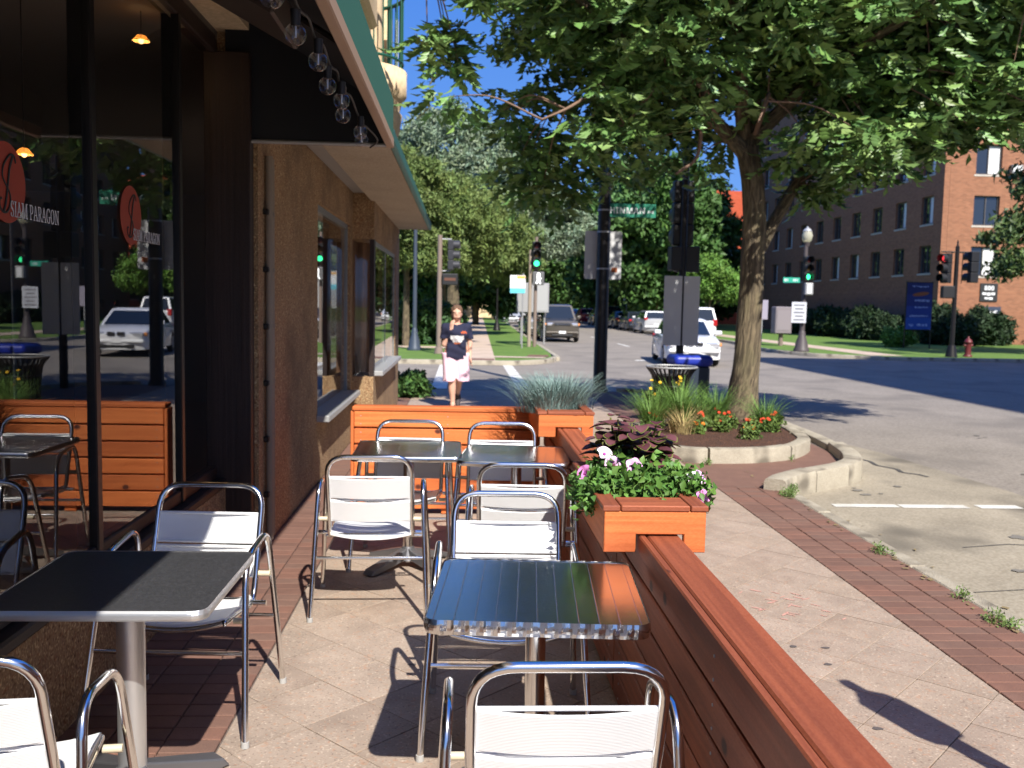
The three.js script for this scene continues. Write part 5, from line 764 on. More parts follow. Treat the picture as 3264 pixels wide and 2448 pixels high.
const collarBase = (parent, mat, r, h) => part(parent, 'base', new THREE.LatheGeometry([[r * 3.4, 0], [r * 3.4, h * 0.12], [r * 2.9, h * 0.16], [r * 2.6, h * 0.4], [r * 1.5, h * 0.75], [r * 1.6, h * 0.82], [r * 1.05, h]].map((p) => new THREE.Vector2(...p)), 14), mat);
// stout dark pole with street name and the backs of two signs
{
  const p = thing('light_pole', 'stout dark pole carrying the green street name sign', 'pole', { pos: [2.6, 0, -17.3] });
  part(p, 'shaft', new THREE.LatheGeometry([[0.16, 0], [0.16, 0.04], [0.125, 0.1], [0.12, 3], [0.1, 7.6]].map((q) => new THREE.Vector2(...q)), 14), M.blackMetal);
  for (const y of [2.3, 2.98, 3.38]) part(p, 'strap', cyl(0.128, 0.128, 0.03, 14), M.greyMetal, [0, y, 0]);
  const s = thing('street_name_sign', 'green street name blade reading HINMAN AVE on the dark pole', 'sign', { pos: [3.12, 3.38, -17.24] }); const gm = std({ color: col(0.015, 0.2, 0.12), roughness: 0.5 });
  part(s, 'blade', metreUV(chamfer(0.86, 0.25, 0.012, 0.003)), gm); part(s, 'bracket', box(0.06, 0.3, 0.03, -0.4, 0, -0.01), M.blackMetal);
  const wt = std({ color: col(0.7, 0.75, 0.73), roughness: 0.6 }); part(s, 'letters', lettering('HINMAN', 0.115, 0.003), wt, [-0.1, 0, 0.0065]); part(s, 'letters', lettering('AVE', 0.05, 0.003), wt, [0.33, -0.02, 0.0065]);
  const grey = std({ color: col(0.55, 0.55, 0.55), roughness: 0.6, metalness: 0 });
  const b = thing('traffic_sign', 'grey back of a tall traffic sign on the dark pole, with an orange sticker', 'sign', { pos: [2.62, 2.56, -17.16] });
  part(b, 'plate', new THREE.ExtrudeGeometry((() => { const q = new THREE.Shape(), w = 0.35, h = 0.45, k = 0.04; q.moveTo(-w + k, -h); q.lineTo(w - k, -h); q.quadraticCurveTo(w, -h, w, -h + k); q.lineTo(w, h - k); q.quadraticCurveTo(w, h, w - k, h); q.lineTo(-w + k, h); q.quadraticCurveTo(-w, h, -w, h - k); q.lineTo(-w, -h + k); q.quadraticCurveTo(-w, -h, -w + k, -h); return q; })(), { depth: 0.004, bevelEnabled: false }), grey, [0, 0, -0.3]);
  part(b, 'sticker', box(0.11, 0.09, 0.003, 0.22, -0.27, -0.293), std({ color: col(0.25, 0.06, 0.01), roughness: 0.7 })); part(b, 'brace', box(0.04, 0.04, 0.3, 0, 0.3, -0.16), M.blackMetal); part(b, 'brace', box(0.04, 0.04, 0.3, 0, -0.3, -0.16), M.blackMetal);
}
// signal pole seen from behind, with grey sign backs
{
  const p = thing('signal_pole', 'dark signal pole behind the litter bin, signals seen from behind', 'signal', { pos: [3.89, 0, -16.4] }); p.scale.setScalar(0.95);
  part(p, 'shaft', cyl(0.075, 0.065, 4.7, 12), M.blackMetal, [0, 2.35, 0]); part(p, 'finial', cyl(0.06, 0.05, 0.28, 10), M.blackMetal, [0.02, 4.72, 0]);
  const hd = signalHead(p, 0, 3.45, -0.25, Math.PI, -1, 1.15); part(p, 'bracket', box(0.06, 0.05, 0.3, 0, 3.9, -0.1), M.blackMetal);
  const wd = new THREE.Group(); wd.name = 'walk_signal'; wd.position.set(0.1, 2.6, -0.1); p.add(wd); part(wd, 'housing', new RoundedBoxGeometry(0.44, 0.48, 0.2, 2, 0.02), M.black); part(wd, 'screen', box(0.3, 0.3, 0.01, 0, 0, -0.106), M.black); part(p, 'walk_signal', new RoundedBoxGeometry(0.2, 0.44, 0.34, 2, 0.02), M.black, [-0.16, 2.6, 0.02]);
  const grey = std({ color: col(0.6, 0.605, 0.61), roughness: 0.6, metalness: 0 });
  const a = thing('traffic_sign', 'grey back of a tall sign below the signal, left half', 'sign', { pos: [3.71, 1.55, -16.29], rot: 0.15 }); a.scale.setScalar(0.93); part(a, 'plate', metreUV(chamfer(0.36, 1.32, 0.008, 0.002)), grey); part(a, 'clip', box(0.06, 0.05, 0.06, 0.14, 0.3, -0.03), M.blackMetal);
  const c = thing('traffic_sign', 'grey back of a tall sign below the signal, right half', 'sign', { pos: [4.05, 1.55, -16.31], rot: -0.1 }); c.scale.setScalar(0.93); part(c, 'plate', metreUV(chamfer(0.3, 1.32, 0.008, 0.002)), grey); part(c, 'clip', box(0.06, 0.05, 0.06, -0.12, 0.3, -0.03), M.blackMetal);
}
// litter bin with blue bag rim, and blue recycling bin behind
{
  const b = thing('litter_bin', 'black slatted litter bin flaring out at the rim', 'bin', { pos: [2.92, 0, -12.75] }); const bars = [];
  for (let k = 0; k < 30; k++) { const a = k / 30 * 6.283, q = []; for (const [r, y] of [[0.24, 0.05], [0.245, 0.3], [0.255, 0.55], [0.29, 0.72], [0.37, 0.83]]) q.push([Math.cos(a) * r, y, Math.sin(a) * r]); bars.push(limb(q, [0.014, 0.014, 0.014], 5)); }
  const m = part(b, 'slats', merge(bars), M.blackMetal); b.scale.setScalar(0.93); const ring = (r, y, t) => { const g = new THREE.TorusGeometry(r, t, 8, 36); g.rotateX(Math.PI / 2); g.translate(0, y, 0); return g; };
  part(b, 'rim', ring(0.375, 0.84, 0.015), M.galv); part(b, 'hoop', ring(0.25, 0.1, 0.014), M.blackMetal); part(b, 'hoop', ring(0.262, 0.56, 0.012), M.blackMetal); part(b, 'liner', new THREE.LatheGeometry([[0.0, 0.06], [0.22, 0.06], [0.225, 0.5], [0.25, 0.72]].map((q) => new THREE.Vector2(...q)), 24), M.black); part(b, 'base', cyl(0.2, 0.24, 0.06, 20), M.blackMetal, [0, 0.03, 0]);
  const c = thing('recycling_bin', 'dark recycling bin with bright blue domed lid behind the slatted bin', 'bin', { pos: [3.34, 0, -13.45] }); const blue = std({ color: col(0.012, 0.03, 0.32), roughness: 0.45 });
  part(c, 'body', metreUV(chamfer(0.5, 0.76, 0.5, 0.03)), std({ color: col(0.02, 0.03, 0.05), roughness: 0.5 }), [0, 0.39, 0]); part(c, 'lid', (() => { const g = new RoundedBoxGeometry(0.58, 0.16, 0.58, 4, 0.07); return g; })(), blue, [0, 0.84, 0]); part(c, 'slot', cyl(0.08, 0.08, 0.01, 16), M.black, [0, 0.922, 0]);
}
// slate lamp post at the far left corner (its head is hidden above)
{
  const p = thing('lamp_post', 'slate blue lamp post with flared base at the far left corner', 'lamp post', { pos: [-1.62, 0, -31.5] }); part(p, 'shaft', cyl(0.075, 0.06, 4.6, 12), M.slate, [0, 2.3, 0]); collarBase(p, M.slate, 0.07, 0.75);
  part(p, 'globe', new THREE.LatheGeometry([[0, 0], [0.12, 0.02], [0.2, 0.2], [0.17, 0.42], [0.05, 0.55], [0, 0.56]].map((q) => new THREE.Vector2(...q)), 16), phys({ color: col(0.8, 0.78, 0.7), transmission: 0.4, roughness: 0.5 }), [0, 4.6, 0]);
}
{ // timber coloured pole with sideways signal
  const p = thing('signal_pole', 'brown signal pole left of the walker with signal turned to the right', 'signal', { pos: [-0.75, 0, -29.6] }); part(p, 'shaft', cyl(0.085, 0.075, 3.75, 12), M.poleBrown, [0, 1.87, 0]); part(p, 'base', cyl(0.15, 0.12, 0.2, 12), M.poleBrown, [0, 0.1, 0]);
  signalHead(p, 0.44, 3.12, 0.05, Math.PI / 2 - 0.1, -1, 0.9, std({ color: col(0.03, 0.03, 0.035), roughness: 0.5 })); for (const y of [3.62, 2.62]) part(p, 'arm', rod([0, y, 0], [0.36, y, 0], 0.02, 8), M.galv);
  const wd = new THREE.Group(); wd.name = 'walk_signal'; wd.position.set(0.33, 2.36, 0.05); p.add(wd); part(wd, 'housing', new RoundedBoxGeometry(0.5, 0.36, 0.2, 2, 0.03), M.black); part(wd, 'screen', box(0.36, 0.09, 0.01, 0, 0, 0.106), std({ color: col(0.12, 0.05, 0.03), roughness: 0.5 }));
}
{ // far corner signal showing green, walk figure lit
  const p = thing('signal_pole', 'far corner signal showing green above a lit white walking figure', 'signal', { pos: [2.72, 0, -35.6] }); part(p, 'shaft', cyl(0.075, 0.065, 3.7, 12), std({ color: col(0.30, 0.24, 0.18), roughness: 0.7 }), [-0.16, 1.85, 0]); part(p, 'shaft', cyl(0.07, 0.06, 4.2, 12), M.poleBrown, [0.06, 2.1, -0.1]);
  signalHead(p, 0.06, 3.52, 0.16, 0.05, 2, 0.95); part(p, 'bracket', box(0.05, 0.05, 0.3, 0.06, 3.9, 0), M.blackMetal);
  const wd = new THREE.Group(); wd.name = 'walk_signal'; wd.position.set(0.14, 2.62, 0.1); p.add(wd); part(wd, 'housing', new RoundedBoxGeometry(0.44, 0.5, 0.18, 2, 0.03), std({ color: col(0.12, 0.12, 0.12), roughness: 0.5 }));
  const fig = merge([(() => { const g = new THREE.SphereGeometry(0.06, 10, 8); g.translate(0, 0.15, 0); return g; })(), rod([0, 0.1, 0], [0.01, -0.06, 0], 0.06, 8), rod([0.0, -0.05, 0], [-0.08, -0.2, 0], 0.03, 6), rod([0.01, -0.05, 0], [0.08, -0.2, 0], 0.03, 6), rod([0, 0.08, 0], [0.1, -0.02, 0], 0.022, 6)]); fig.scale(1, 1, 0.15); part(wd, 'walking_figure', fig, walkOn, [0, 0, 0.1]);
  const b = thing('banner_sign', 'white sign with cyan base and orange top beside the far signal', 'sign', { pos: [1.95, 0, -34.2] }); part(b, 'post', rod([0.25, 0, 0], [0.25, 2.75, 0], 0.025, 8), M.greyMetal); part(b, 'panel', metreUV(chamfer(0.56, 0.66, 0.02, 0.004)), M.white, [0.05, 2.35, 0.03]); part(b, 'cyan_band', box(0.55, 0.18, 0.004, 0.05, 2.12, 0.043), std({ color: col(0.12, 0.55, 0.65), roughness: 0.6 })); part(b, 'orange_band', box(0.3, 0.1, 0.004, 0.17, 2.61, 0.043), std({ color: col(0.75, 0.4, 0.08), roughness: 0.6 }));
  const c = thing('signal_cabinet', 'tall grey signal cabinet behind the far corner poles', 'cabinet', { pos: [3.0, 0, -38] }); part(c, 'body', metreUV(chamfer(1.3, 1.2, 0.5, 0.02)), M.greyMetal, [-0.15, 1.9, 0]); part(c, 'legs', merge([rod([-0.6, 0, 0], [-0.6, 1.3, 0], 0.04, 6), rod([0.35, 0, 0], [0.35, 1.3, 0], 0.04, 6)]), M.greyMetal); part(c, 'door', box(0.55, 1.05, 0.012, 0.15, 1.9, 0.255), M.galv);
  const l = thing('lamp_post', 'thin dark lamp post along the far footpath', 'lamp post', { pos: [2.1, 0, -57] }); part(l, 'shaft', cyl(0.07, 0.05, 4.4, 10), M.blackMetal, [0, 2.2, 0]); collarBase(l, M.blackMetal, 0.07, 0.7); part(l, 'globe', new THREE.SphereGeometry(0.2, 12, 10), phys({ color: col(0.8, 0.78, 0.7), transmission: 0.4, roughness: 0.5 }), [0, 4.55, 0]);
  const w = thing('parking_sign', 'small white sign plate on a thin post by the far footpath', 'sign', { pos: [3.0, 0, -84] }); part(w, 'post', rod([0, 0, 0], [0, 2.1, 0], 0.03, 6), M.galv); part(w, 'plate', metreUV(chamfer(1.7, 0.6, 0.03, 0.01)), M.white, [0, 2.3, 0.03]);
  const q = thing('parking_sign', 'small white sign plate above the row of parked cars', 'sign', { pos: [14.0, 0, -79] }); part(q, 'post', rod([0, 0, 0], [0, 2.4, 0], 0.035, 6), M.galv); part(q, 'plate', metreUV(chamfer(0.5, 0.7, 0.03, 0.01)), M.white, [0, 2.35, 0.04]); part(q, 'red_mark', cyl(0.15, 0.15, 0.01, 14).rotateX(Math.PI / 2), std({ color: col(0.5, 0.05, 0.05) }), [0, 2.42, 0.06]);
}
// right corner: lamp with signal, name blade, white notice; grey box; blue banner; red signal
{
  const p = thing('lamp_post', 'lamp post with glass lantern and a green signal across the street', 'lamp post', { pos: [13.22, 0, -35.5] }); p.scale.setScalar(1.045); const brown = std({ color: col(0.075, 0.06, 0.06), roughness: 0.5 });
  part(p, 'shaft', cyl(0.1, 0.075, 3.95, 12), brown, [0, 1.97, 0]); collarBase(p, brown, 0.085, 0.8);
  const lan = new THREE.Group(); lan.name = 'lantern'; lan.position.set(0.03, 3.95, 0); p.add(lan); part(lan, 'collar', cyl(0.08, 0.12, 0.16, 12), brown, [0, 0.02, 0]); part(lan, 'globe', new THREE.LatheGeometry([[0.1, 0.08], [0.17, 0.18], [0.2, 0.34], [0.15, 0.5]].map((q) => new THREE.Vector2(...q)), 16), phys({ color: col(0.75, 0.72, 0.55), transmission: 0.5, roughness: 0.25 })); part(lan, 'cap', new THREE.LatheGeometry([[0.17, 0.5], [0.12, 0.58], [0.04, 0.63], [0, 0.7]].map((q) => new THREE.Vector2(...q)), 16), M.galv);
  signalHead(p, 0.04, 3.08, 0.22, 0.1, 2, 0.88); const wd = part(p, 'walk_signal', new RoundedBoxGeometry(0.3, 0.44, 0.2, 2, 0.03), M.greyMetal, [0.1, 2.33, 0.18]); part(wd, 'screen', box(0.16, 0.34, 0.01, 0, 0, 0.106), M.white);
  const s = thing('street_name_sign', 'bright green street name blade on the far lamp post', 'sign', { pos: [12.64, 2.76, -35.3] }); part(s, 'blade', metreUV(chamfer(0.66, 0.2, 0.012, 0.003)), std({ color: col(0.02, 0.33, 0.22), roughness: 0.5 })); for (const [x, w] of [[-0.24, 0.1], [-0.15, 0.03], [0.08, 0.05], [0.15, 0.07], [0.23, 0.04]]) part(s, 'print', box(w, 0.1, 0.003, x, 0, 0.008), std({ color: col(0.45, 0.6, 0.55), roughness: 0.6 }));
  const n = thing('notice_sign', 'white notice plate with grey print on the far lamp post', 'sign', { pos: [12.98, 1.52, -35.28] }); part(n, 'plate', metreUV(chamfer(0.58, 0.8, 0.012, 0.003)), std({ color: col(0.55, 0.56, 0.6), roughness: 0.6 })); for (let k = 0; k < 5; k++) part(n, 'print_line', box(0.42 - (k % 2) * 0.1, 0.06, 0.003, 0, 0.28 - k * 0.14, 0.009), std({ color: col(0.2, 0.2, 0.22), roughness: 0.8 }));
  const g = thing('mail_box', 'grey box on a short post beside the lamp post', 'box', { pos: [14.3, 0, -41] }); part(g, 'body', metreUV(chamfer(0.75, 1.2, 0.6, 0.03)), std({ color: col(0.2, 0.17, 0.18), roughness: 0.6 }), [0, 1.15, 0]); part(g, 'post', cyl(0.1, 0.1, 0.56, 10), M.poleBrown, [0, 0.28, 0]); part(g, 'door', box(0.6, 0.9, 0.02, 0, 1.15, 0.305), std({ color: col(0.22, 0.19, 0.2), roughness: 0.6 }));
  const y = thing('yard_sign', 'small pale sign peeping out right of the trunk', 'sign', { pos: [13.9, 0, -42.5] }); part(y, 'post', rod([0, 0, 0], [0, 2.0, 0], 0.03, 6), M.galv); part(y, 'plate', metreUV(chamfer(0.5, 0.9, 0.02, 0.004)), std({ color: col(0.3, 0.27, 0.33), roughness: 0.6 }), [0, 1.6, 0.03]);
  const b = thing('street_banner', 'tall blue banner with pale print before the brick apartment corner', 'banner', { pos: [20.6, 0, -41] }); const blueM = printed(128, 256, (c, w, h) => { const gr = ['#131c5e', '#16246e', '#1a3286', '#1f479f']; gr.forEach((q, i) => { c.fillStyle = q; c.fillRect(0, h * i / 4, w, h / 4 + 1); }); c.fillStyle = '#8a4a2e'; c.beginPath(); c.ellipse(70, 62, 42, 11, -0.15, 0, 7); c.fill(); const q = rng(6); c.fillStyle = '#aeb6e0'; for (const [x0, x1, y, hh] of [[26, 104, 16, 8], [42, 112, 90, 13], [44, 108, 130, 9], [20, 112, 176, 11], [18, 44, 226, 14], [60, 108, 224, 15]]) for (let x = x0; x < x1;) { const w2 = 2 + q() * 5; c.fillRect(x, y + q() * 3, w2, hh - q() * 5); x += w2 + 1.5 + q() * 3; } });
  part(b, 'panel', (() => { const q = new THREE.PlaneGeometry(1.15, 2.1, 6, 8), pp = q.attributes.position; for (let i = 0; i < pp.count; i++) pp.setZ(i, 0.03 * Math.sin(pp.getX(i) * 3 + pp.getY(i))); q.computeVertexNormals(); return q; })(), blueM, [0, 1.9, 0]); part(b, 'frame', merge([rod([-0.6, 0, -0.03], [-0.6, 3, -0.03], 0.03, 6), rod([0.6, 0, -0.03], [0.6, 3, -0.03], 0.03, 6), rod([-0.6, 2.97, -0.03], [0.6, 2.97, -0.03], 0.02, 6), rod([-0.6, 0.83, -0.03], [0.6, 0.83, -0.03], 0.02, 6)]), M.blackMetal);
  const r = thing('signal_pole', 'black signal pole showing red at the right edge', 'signal', { pos: [18.0, 0, -33.2] }); r.scale.setScalar(1.08); part(r, 'shaft', cyl(0.08, 0.065, 3.75, 12), M.blackMetal, [0, 1.87, 0]); part(r, 'finial', cyl(0.04, 0.02, 0.2, 8), M.blackMetal, [0, 3.85, 0]); part(r, 'arm', rod([-0.55, 3.55, 0], [0.6, 3.55, 0], 0.025, 8), M.blackMetal); signalHead(r, -0.42, 3.0, 0, -1.2, 0, 0.95); signalHead(r, 0.5, 3.05, 0, Math.PI + 0.3, -1, 1.0);
  for (const s of [-0.17, 0.2]) part(r, 'strut', rod([s, 2.5, 0], [s, 3.55, 0], 0.014, 6), M.blackMetal); part(r, 'walk_signal', new RoundedBoxGeometry(0.42, 0.42, 0.22, 2, 0.03), M.black, [-0.26, 2.2, 0]); part(r, 'base', cyl(0.2, 0.12, 0.4, 12), M.blackMetal, [0, 0.2, 0]);
  const hy = thing('fire_hydrant', 'dark red hydrant in the shade below the red signal', 'hydrant', { pos: [18.9, 0, -33.7] }); const red = std({ color: col(0.12, 0.015, 0.015), roughness: 0.5 }); part(hy, 'barrel', new THREE.LatheGeometry([[0.16, 0], [0.16, 0.06], [0.11, 0.08], [0.11, 0.5], [0.15, 0.52], [0.15, 0.56], [0.1, 0.64], [0.03, 0.7], [0.03, 0.75], [0, 0.76]].map((q) => new THREE.Vector2(...q)), 14), red); part(hy, 'outlet', cyl(0.055, 0.05, 0.34, 10).rotateZ(Math.PI / 2), red, [0, 0.42, 0]);
}
// ================================================================ vehicles
function wheelOn(car, x, z, r) { // car length along local x
  const w = new THREE.Group(); w.name = 'wheel'; w.position.set(x, r, z); car.add(w); const t = new THREE.TorusGeometry(r * 0.79, r * 0.22, 10, 24); t.scale(1, 1, 1.25); part(w, 'tyre', t, M.tyre); const d = cyl(r * 0.62, r * 0.62, 0.06, 20); d.rotateX(Math.PI / 2); part(w, 'rim', d, M.rim, [0, 0, Math.sign(z) * 0.06]); const sp = []; for (let k = 0; k < 5; k++) { const g = box(r * 0.1, r * 0.5, 0.02, 0, r * 0.32, 0); g.rotateZ(k * 1.2566); sp.push(g); } part(w, 'spokes', merge(sp), M.galv, [0, 0, Math.sign(z) * 0.1]); return w;
}
const paint = (r, g, b, m = 0.1) => phys({ color: col(r, g, b), roughness: 0.4, metalness: m, clearcoat: 1, clearcoatRoughness: 0.06 });
// o: length L, width W, body profile, cabin [x at base front, roof front, roof rear, base rear], belt height, roof height
function car(label, o, pos, rot, group) {
  const { L, W, r = 0.32, wb, body, cabin, belt, roof, color, kind } = o, C = thing(o.name || 'parked_car', label, 'car', { pos: [pos[0], ROAD, pos[1]], rot, group });
  const arch = r + 0.07, low = 0.2, fx = wb / 2 + (o.shift || 0), rx = -wb / 2 + (o.shift || 0), s = new THREE.Shape();
  s.moveTo(body[0][0], body[0][1]); for (const p of body.slice(1)) s.lineTo(...p); // over the top from front low to rear low
  s.lineTo(rx - arch, low); s.absarc(rx, r, arch, Math.PI, 0, true); s.lineTo(rx + arch, low); s.lineTo(fx - arch, low); s.absarc(fx, r, arch, Math.PI, 0, true); s.lineTo(fx + arch, low); s.closePath();
  const g = new THREE.ExtrudeGeometry(s, { depth: W - 0.16, bevelEnabled: true, bevelSize: 0.05, bevelThickness: 0.08, bevelOffset: -0.05, bevelSegments: 4, curveSegments: 14, steps: 3 }); g.translate(0, 0, -(W - 0.16) / 2);
  const p = g.attributes.position; for (let i = 0; i < p.count; i++) { const x = p.getX(i) / (L / 2), y = p.getY(i); let k = 1 - 0.13 * Math.pow(Math.abs(x), 4); if (y > belt * 0.72) k -= 0.06 * (y - belt * 0.72) / (belt * 0.28); p.setZ(i, p.getZ(i) * k); const q = p.getZ(i) / (W / 2); p.setX(i, p.getX(i) - Math.sign(x) * Math.pow(Math.abs(x), 3) * q * q * 0.16); if (y > belt * 0.8) p.setY(i, y + 0.035 * (1 - q * q)); }
  g.computeVertexNormals(); part(C, 'body', toCreasedNormals(g, 0.5), color);
  // cabin shell
  const [b0, t0, t1, b1] = cabin, wB = W / 2 - 0.1, wT = W / 2 - 0.27, y0 = belt - 0.06, y1 = roof; const hull = []; for (const [x, y, w] of [[b0, y0, wB], [t0, y1 - 0.05, wT], [t0 - 0.15, y1, wT - 0.12], [t1 + 0.15, y1, wT - 0.12], [t1, y1 - 0.05, wT], [b1, y0, wB]]) hull.push(V(x, y, w), V(x, y, -w)); part(C, 'cabin', toCreasedNormals(new ConvexGeometry(hull), 0.45), color);
  // panes a little proud of the shell
  const quad = (a, b, c, d, off = 0.012) => { const A = V(...a), B = V(...b), D = V(...d), Cc = V(...c), n = B.clone().sub(A).cross(D.clone().sub(A)).normalize(); const mid = A.clone().add(B).add(Cc).add(D).multiplyScalar(0.25); const out = mid.clone().sub(V((b0 + b1) / 2, (y0 + y1) / 2, 0)); if (n.dot(out) < 0) n.negate(); const pts = [A, B, Cc, D].map((q) => q.clone().addScaledVector(n, off)), back = [A, B, Cc, D].map((q) => q.clone().addScaledVector(n, -0.02)); return new ConvexGeometry([...pts, ...back]); };
  const mixp = (a, b, t) => a.map((v, i) => v + (b[i] - v) * t); const yb = belt + 0.02, yt = y1 - 0.1; const xs = (xb, xt, y) => xb + (xt - xb) * (y - y0) / (y1 - 0.05 - y0), ws = (y) => wB + (wT - wB) * (y - y0) / (y1 - 0.05 - y0);
  const pane = (nm, a, b, c, d) => part(C, nm, quad(a, b, c, d), M.carGlass);
  pane('windscreen', [xs(b0, t0, yb), yb, ws(yb) - 0.09], [xs(b0, t0, yb), yb, -ws(yb) + 0.09], [xs(b0, t0, yt), yt, -ws(yt) + 0.09], [xs(b0, t0, yt), yt, ws(yt) - 0.09]);
  pane('rear_window', [xs(b1, t1, yb), yb, ws(yb) - 0.1], [xs(b1, t1, yb), yb, -ws(yb) + 0.1], [xs(b1, t1, yt), yt, -ws(yt) + 0.1], [xs(b1, t1, yt), yt, ws(yt) - 0.1]);
  for (const q of [-1, 1]) { const n = o.sidePanes || 2, xa0 = xs(b0, t0, yb) - 0.12, xa1 = xs(b0, t0, yt) - 0.1, xz0 = xs(b1, t1, yb) + 0.12, xz1 = xs(b1, t1, yt) + 0.1; for (let k = 0; k < n; k++) { const f = (t, u, v) => u + (v - u) * t, A = k / n + 0.015, B = (k + 1) / n - 0.015; pane('side_window', [f(A, xa0, xz0), yb, q * ws(yb)], [f(B, xa0, xz0), yb, q * ws(yb)], [f(B, xa1, xz1), yt, q * ws(yt)], [f(A, xa1, xz1), yt, q * ws(yt)]); }
    const mir = new RoundedBoxGeometry(0.1, 0.13, 0.2, 2, 0.04); part(C, 'mirror', mir, o.mirror || color, [b0 - 0.28, belt + 0.1, q * (W / 2 + 0.06)]); for (const x of [fx, rx]) wheelOn(C, x, q * (W / 2 - 0.12), r); for (const [x, w2] of [[0.12, 0.14], [-0.95, 0.14]]) part(C, 'door_handle', box(w2, 0.025, 0.02, x, belt - 0.13, q * (W / 2 - 0.015)), color); }
  const F = L / 2, hl = o.lampY || 0.66; const lampM = phys({ color: col(0.75, 0.76, 0.78), roughness: 0.08, metalness: 0.6, clearcoat: 1 }), amber = std({ color: col(0.75, 0.28, 0.08), roughness: 0.3 }), tail = phys({ color: col(0.42, 0.012, 0.012), roughness: 0.15, clearcoat: 1 });
  for (const q of [-1, 1]) { const e = new RoundedBoxGeometry(0.14, 0.14, o.lampW || 0.4, 2, 0.05); part(C, 'headlight', e, lampM, [F - 0.11 - (o.lampIn || 0.02), hl, q * (W / 2 - 0.34)], [0, q * 0.22, 0]); part(C, 'corner_lamp', new RoundedBoxGeometry(0.13, 0.12, 0.13, 2, 0.04), amber, [F - 0.22, hl, q * (W / 2 - 0.13)], [0, q * 0.7, 0]); part(C, 'tail_light', new RoundedBoxGeometry(0.12, o.tailH || 0.16, 0.26, 2, 0.04), tail, [-F + 0.13, o.tailY || 0.78, q * (W / 2 - 0.22)], [0, -q * 0.25, 0]); }
  if (kind === 'kidney') for (const q of [-1, 1]) { const k = part(C, 'grille', new RoundedBoxGeometry(0.06, 0.13, 0.22, 2, 0.03), M.black, [F - 0.035, hl + 0.01, q * 0.135]); part(k, 'surround', new THREE.TorusGeometry(0.08, 0.01, 6, 20).scale(1.3, 0.8, 1).rotateY(Math.PI / 2), M.chrome, [0.025, 0, 0]); } else { const k = part(C, 'grille', new RoundedBoxGeometry(0.06, 0.15, W * 0.4, 2, 0.03), M.black, [F - 0.04, hl + 0.01, 0]); part(k, 'bar', box(0.01, 0.025, W * 0.38, 0.032, 0, 0), M.chrome); }
  part(C, 'lower_intake', new RoundedBoxGeometry(0.06, 0.11, W * 0.55, 2, 0.03), M.black, [F - 0.06, 0.33, 0]); part(C, 'number_plate', box(0.012, 0.12, 0.32, F + 0.004, 0.48, 0), M.white); part(C, 'number_plate', box(0.012, 0.12, 0.32, -F - 0.002, o.plateY || 0.62, 0), M.white);
  part(C, 'bumper', (() => { const e = new RoundedBoxGeometry(0.1, 0.09, W * 0.86, 2, 0.03); return e; })(), o.bumper || color, [F - 0.045, 0.47, 0]); part(C, 'bumper', new RoundedBoxGeometry(0.1, 0.1, W * 0.86, 2, 0.03), o.bumper || color, [-F + 0.045, 0.46, 0]); part(C, 'underbody', box(L * 0.86, 0.12, W * 0.8, 0, 0.26, 0), M.black); return C;
}
const sedan = (L, W, color, x = {}) => ({ L, W, wb: L * 0.6, color, belt: 0.88, roof: 1.4, body: [[L / 2 - 0.05, 0.22], [L / 2, 0.45], [L / 2 - 0.03, 0.66], [L / 2 - 0.25, 0.76], [L / 2 - 1.25, 0.88], [-L / 2 + 0.95, 0.93], [-L / 2 + 0.1, 0.9], [-L / 2, 0.74], [-L / 2 + 0.02, 0.3], [-L / 2 + 0.12, 0.22]], cabin: [L / 2 - 1.2, L / 2 - 2.0, -L / 2 + 1.35, -L / 2 + 0.62], ...x });
const suv = (L, W, color, x = {}) => ({ L, W, wb: L * 0.59, r: 0.37, color, belt: 1.08, roof: 1.78, lampY: 0.84, tailY: 1.0, tailH: 0.34, sidePanes: 3, plateY: 0.85, body: [[L / 2 - 0.06, 0.28], [L / 2, 0.5], [L / 2 - 0.02, 0.86], [L / 2 - 0.16, 0.98], [L / 2 - 1.15, 1.08], [-L / 2 + 0.2, 1.1], [-L / 2 + 0.02, 1.05], [-L / 2, 0.5], [-L / 2 + 0.08, 0.28]], cabin: [L / 2 - 1.1, L / 2 - 1.65, -L / 2 + 0.28, -L / 2 + 0.08], ...x });
const hatch = (L, W, color, x = {}) => ({ ...sedan(L, W, color), belt: 0.95, roof: 1.5, tailY: 0.98, body: [[L / 2 - 0.05, 0.22], [L / 2, 0.45], [L / 2 - 0.03, 0.7], [L / 2 - 0.25, 0.8], [L / 2 - 1.05, 0.95], [-L / 2 + 0.2, 0.99], [-L / 2 + 0.02, 0.95], [-L / 2, 0.5], [-L / 2 + 0.1, 0.22]], cabin: [L / 2 - 1.0, L / 2 - 1.8, -L / 2 + 0.5, -L / 2 + 0.12], ...x });
const toCam = -Math.PI / 2; // front towards the camera
const white = paint(0.78, 0.78, 0.77);
car('white sedan with twin kidney grilles driving towards the camera', { ...sedan(4.5, 1.75, white, { kind: 'kidney', lampW: 0.42 }), name: 'moving_car' }, [7.02, -29.0], toCam - 0.1);
car('bronze SUV parked at the far left kerb facing the camera', suv(4.5, 1.8, paint(0.11, 0.095, 0.075, 0.5), { lampW: 0.34 }), [4.62, -45.4], toCam + 0.02, 'cars parked along the street');
car('silver pickup parked right behind the bronze SUV', suv(4.7, 1.8, paint(0.3, 0.3, 0.3, 0.4)), [4.35, -52.2], toCam, 'cars parked along the street');
car('distant silver sedan beside the far left footpath', sedan(4.5, 1.75, paint(0.6, 0.62, 0.65, 0.3)), [4.45, -86], toCam, 'cars parked along the street');
car('white SUV driving away behind the white sedan', { ...suv(4.4, 1.78, white), name: 'moving_car' }, [12.3, -49], -toCam - 0.04);
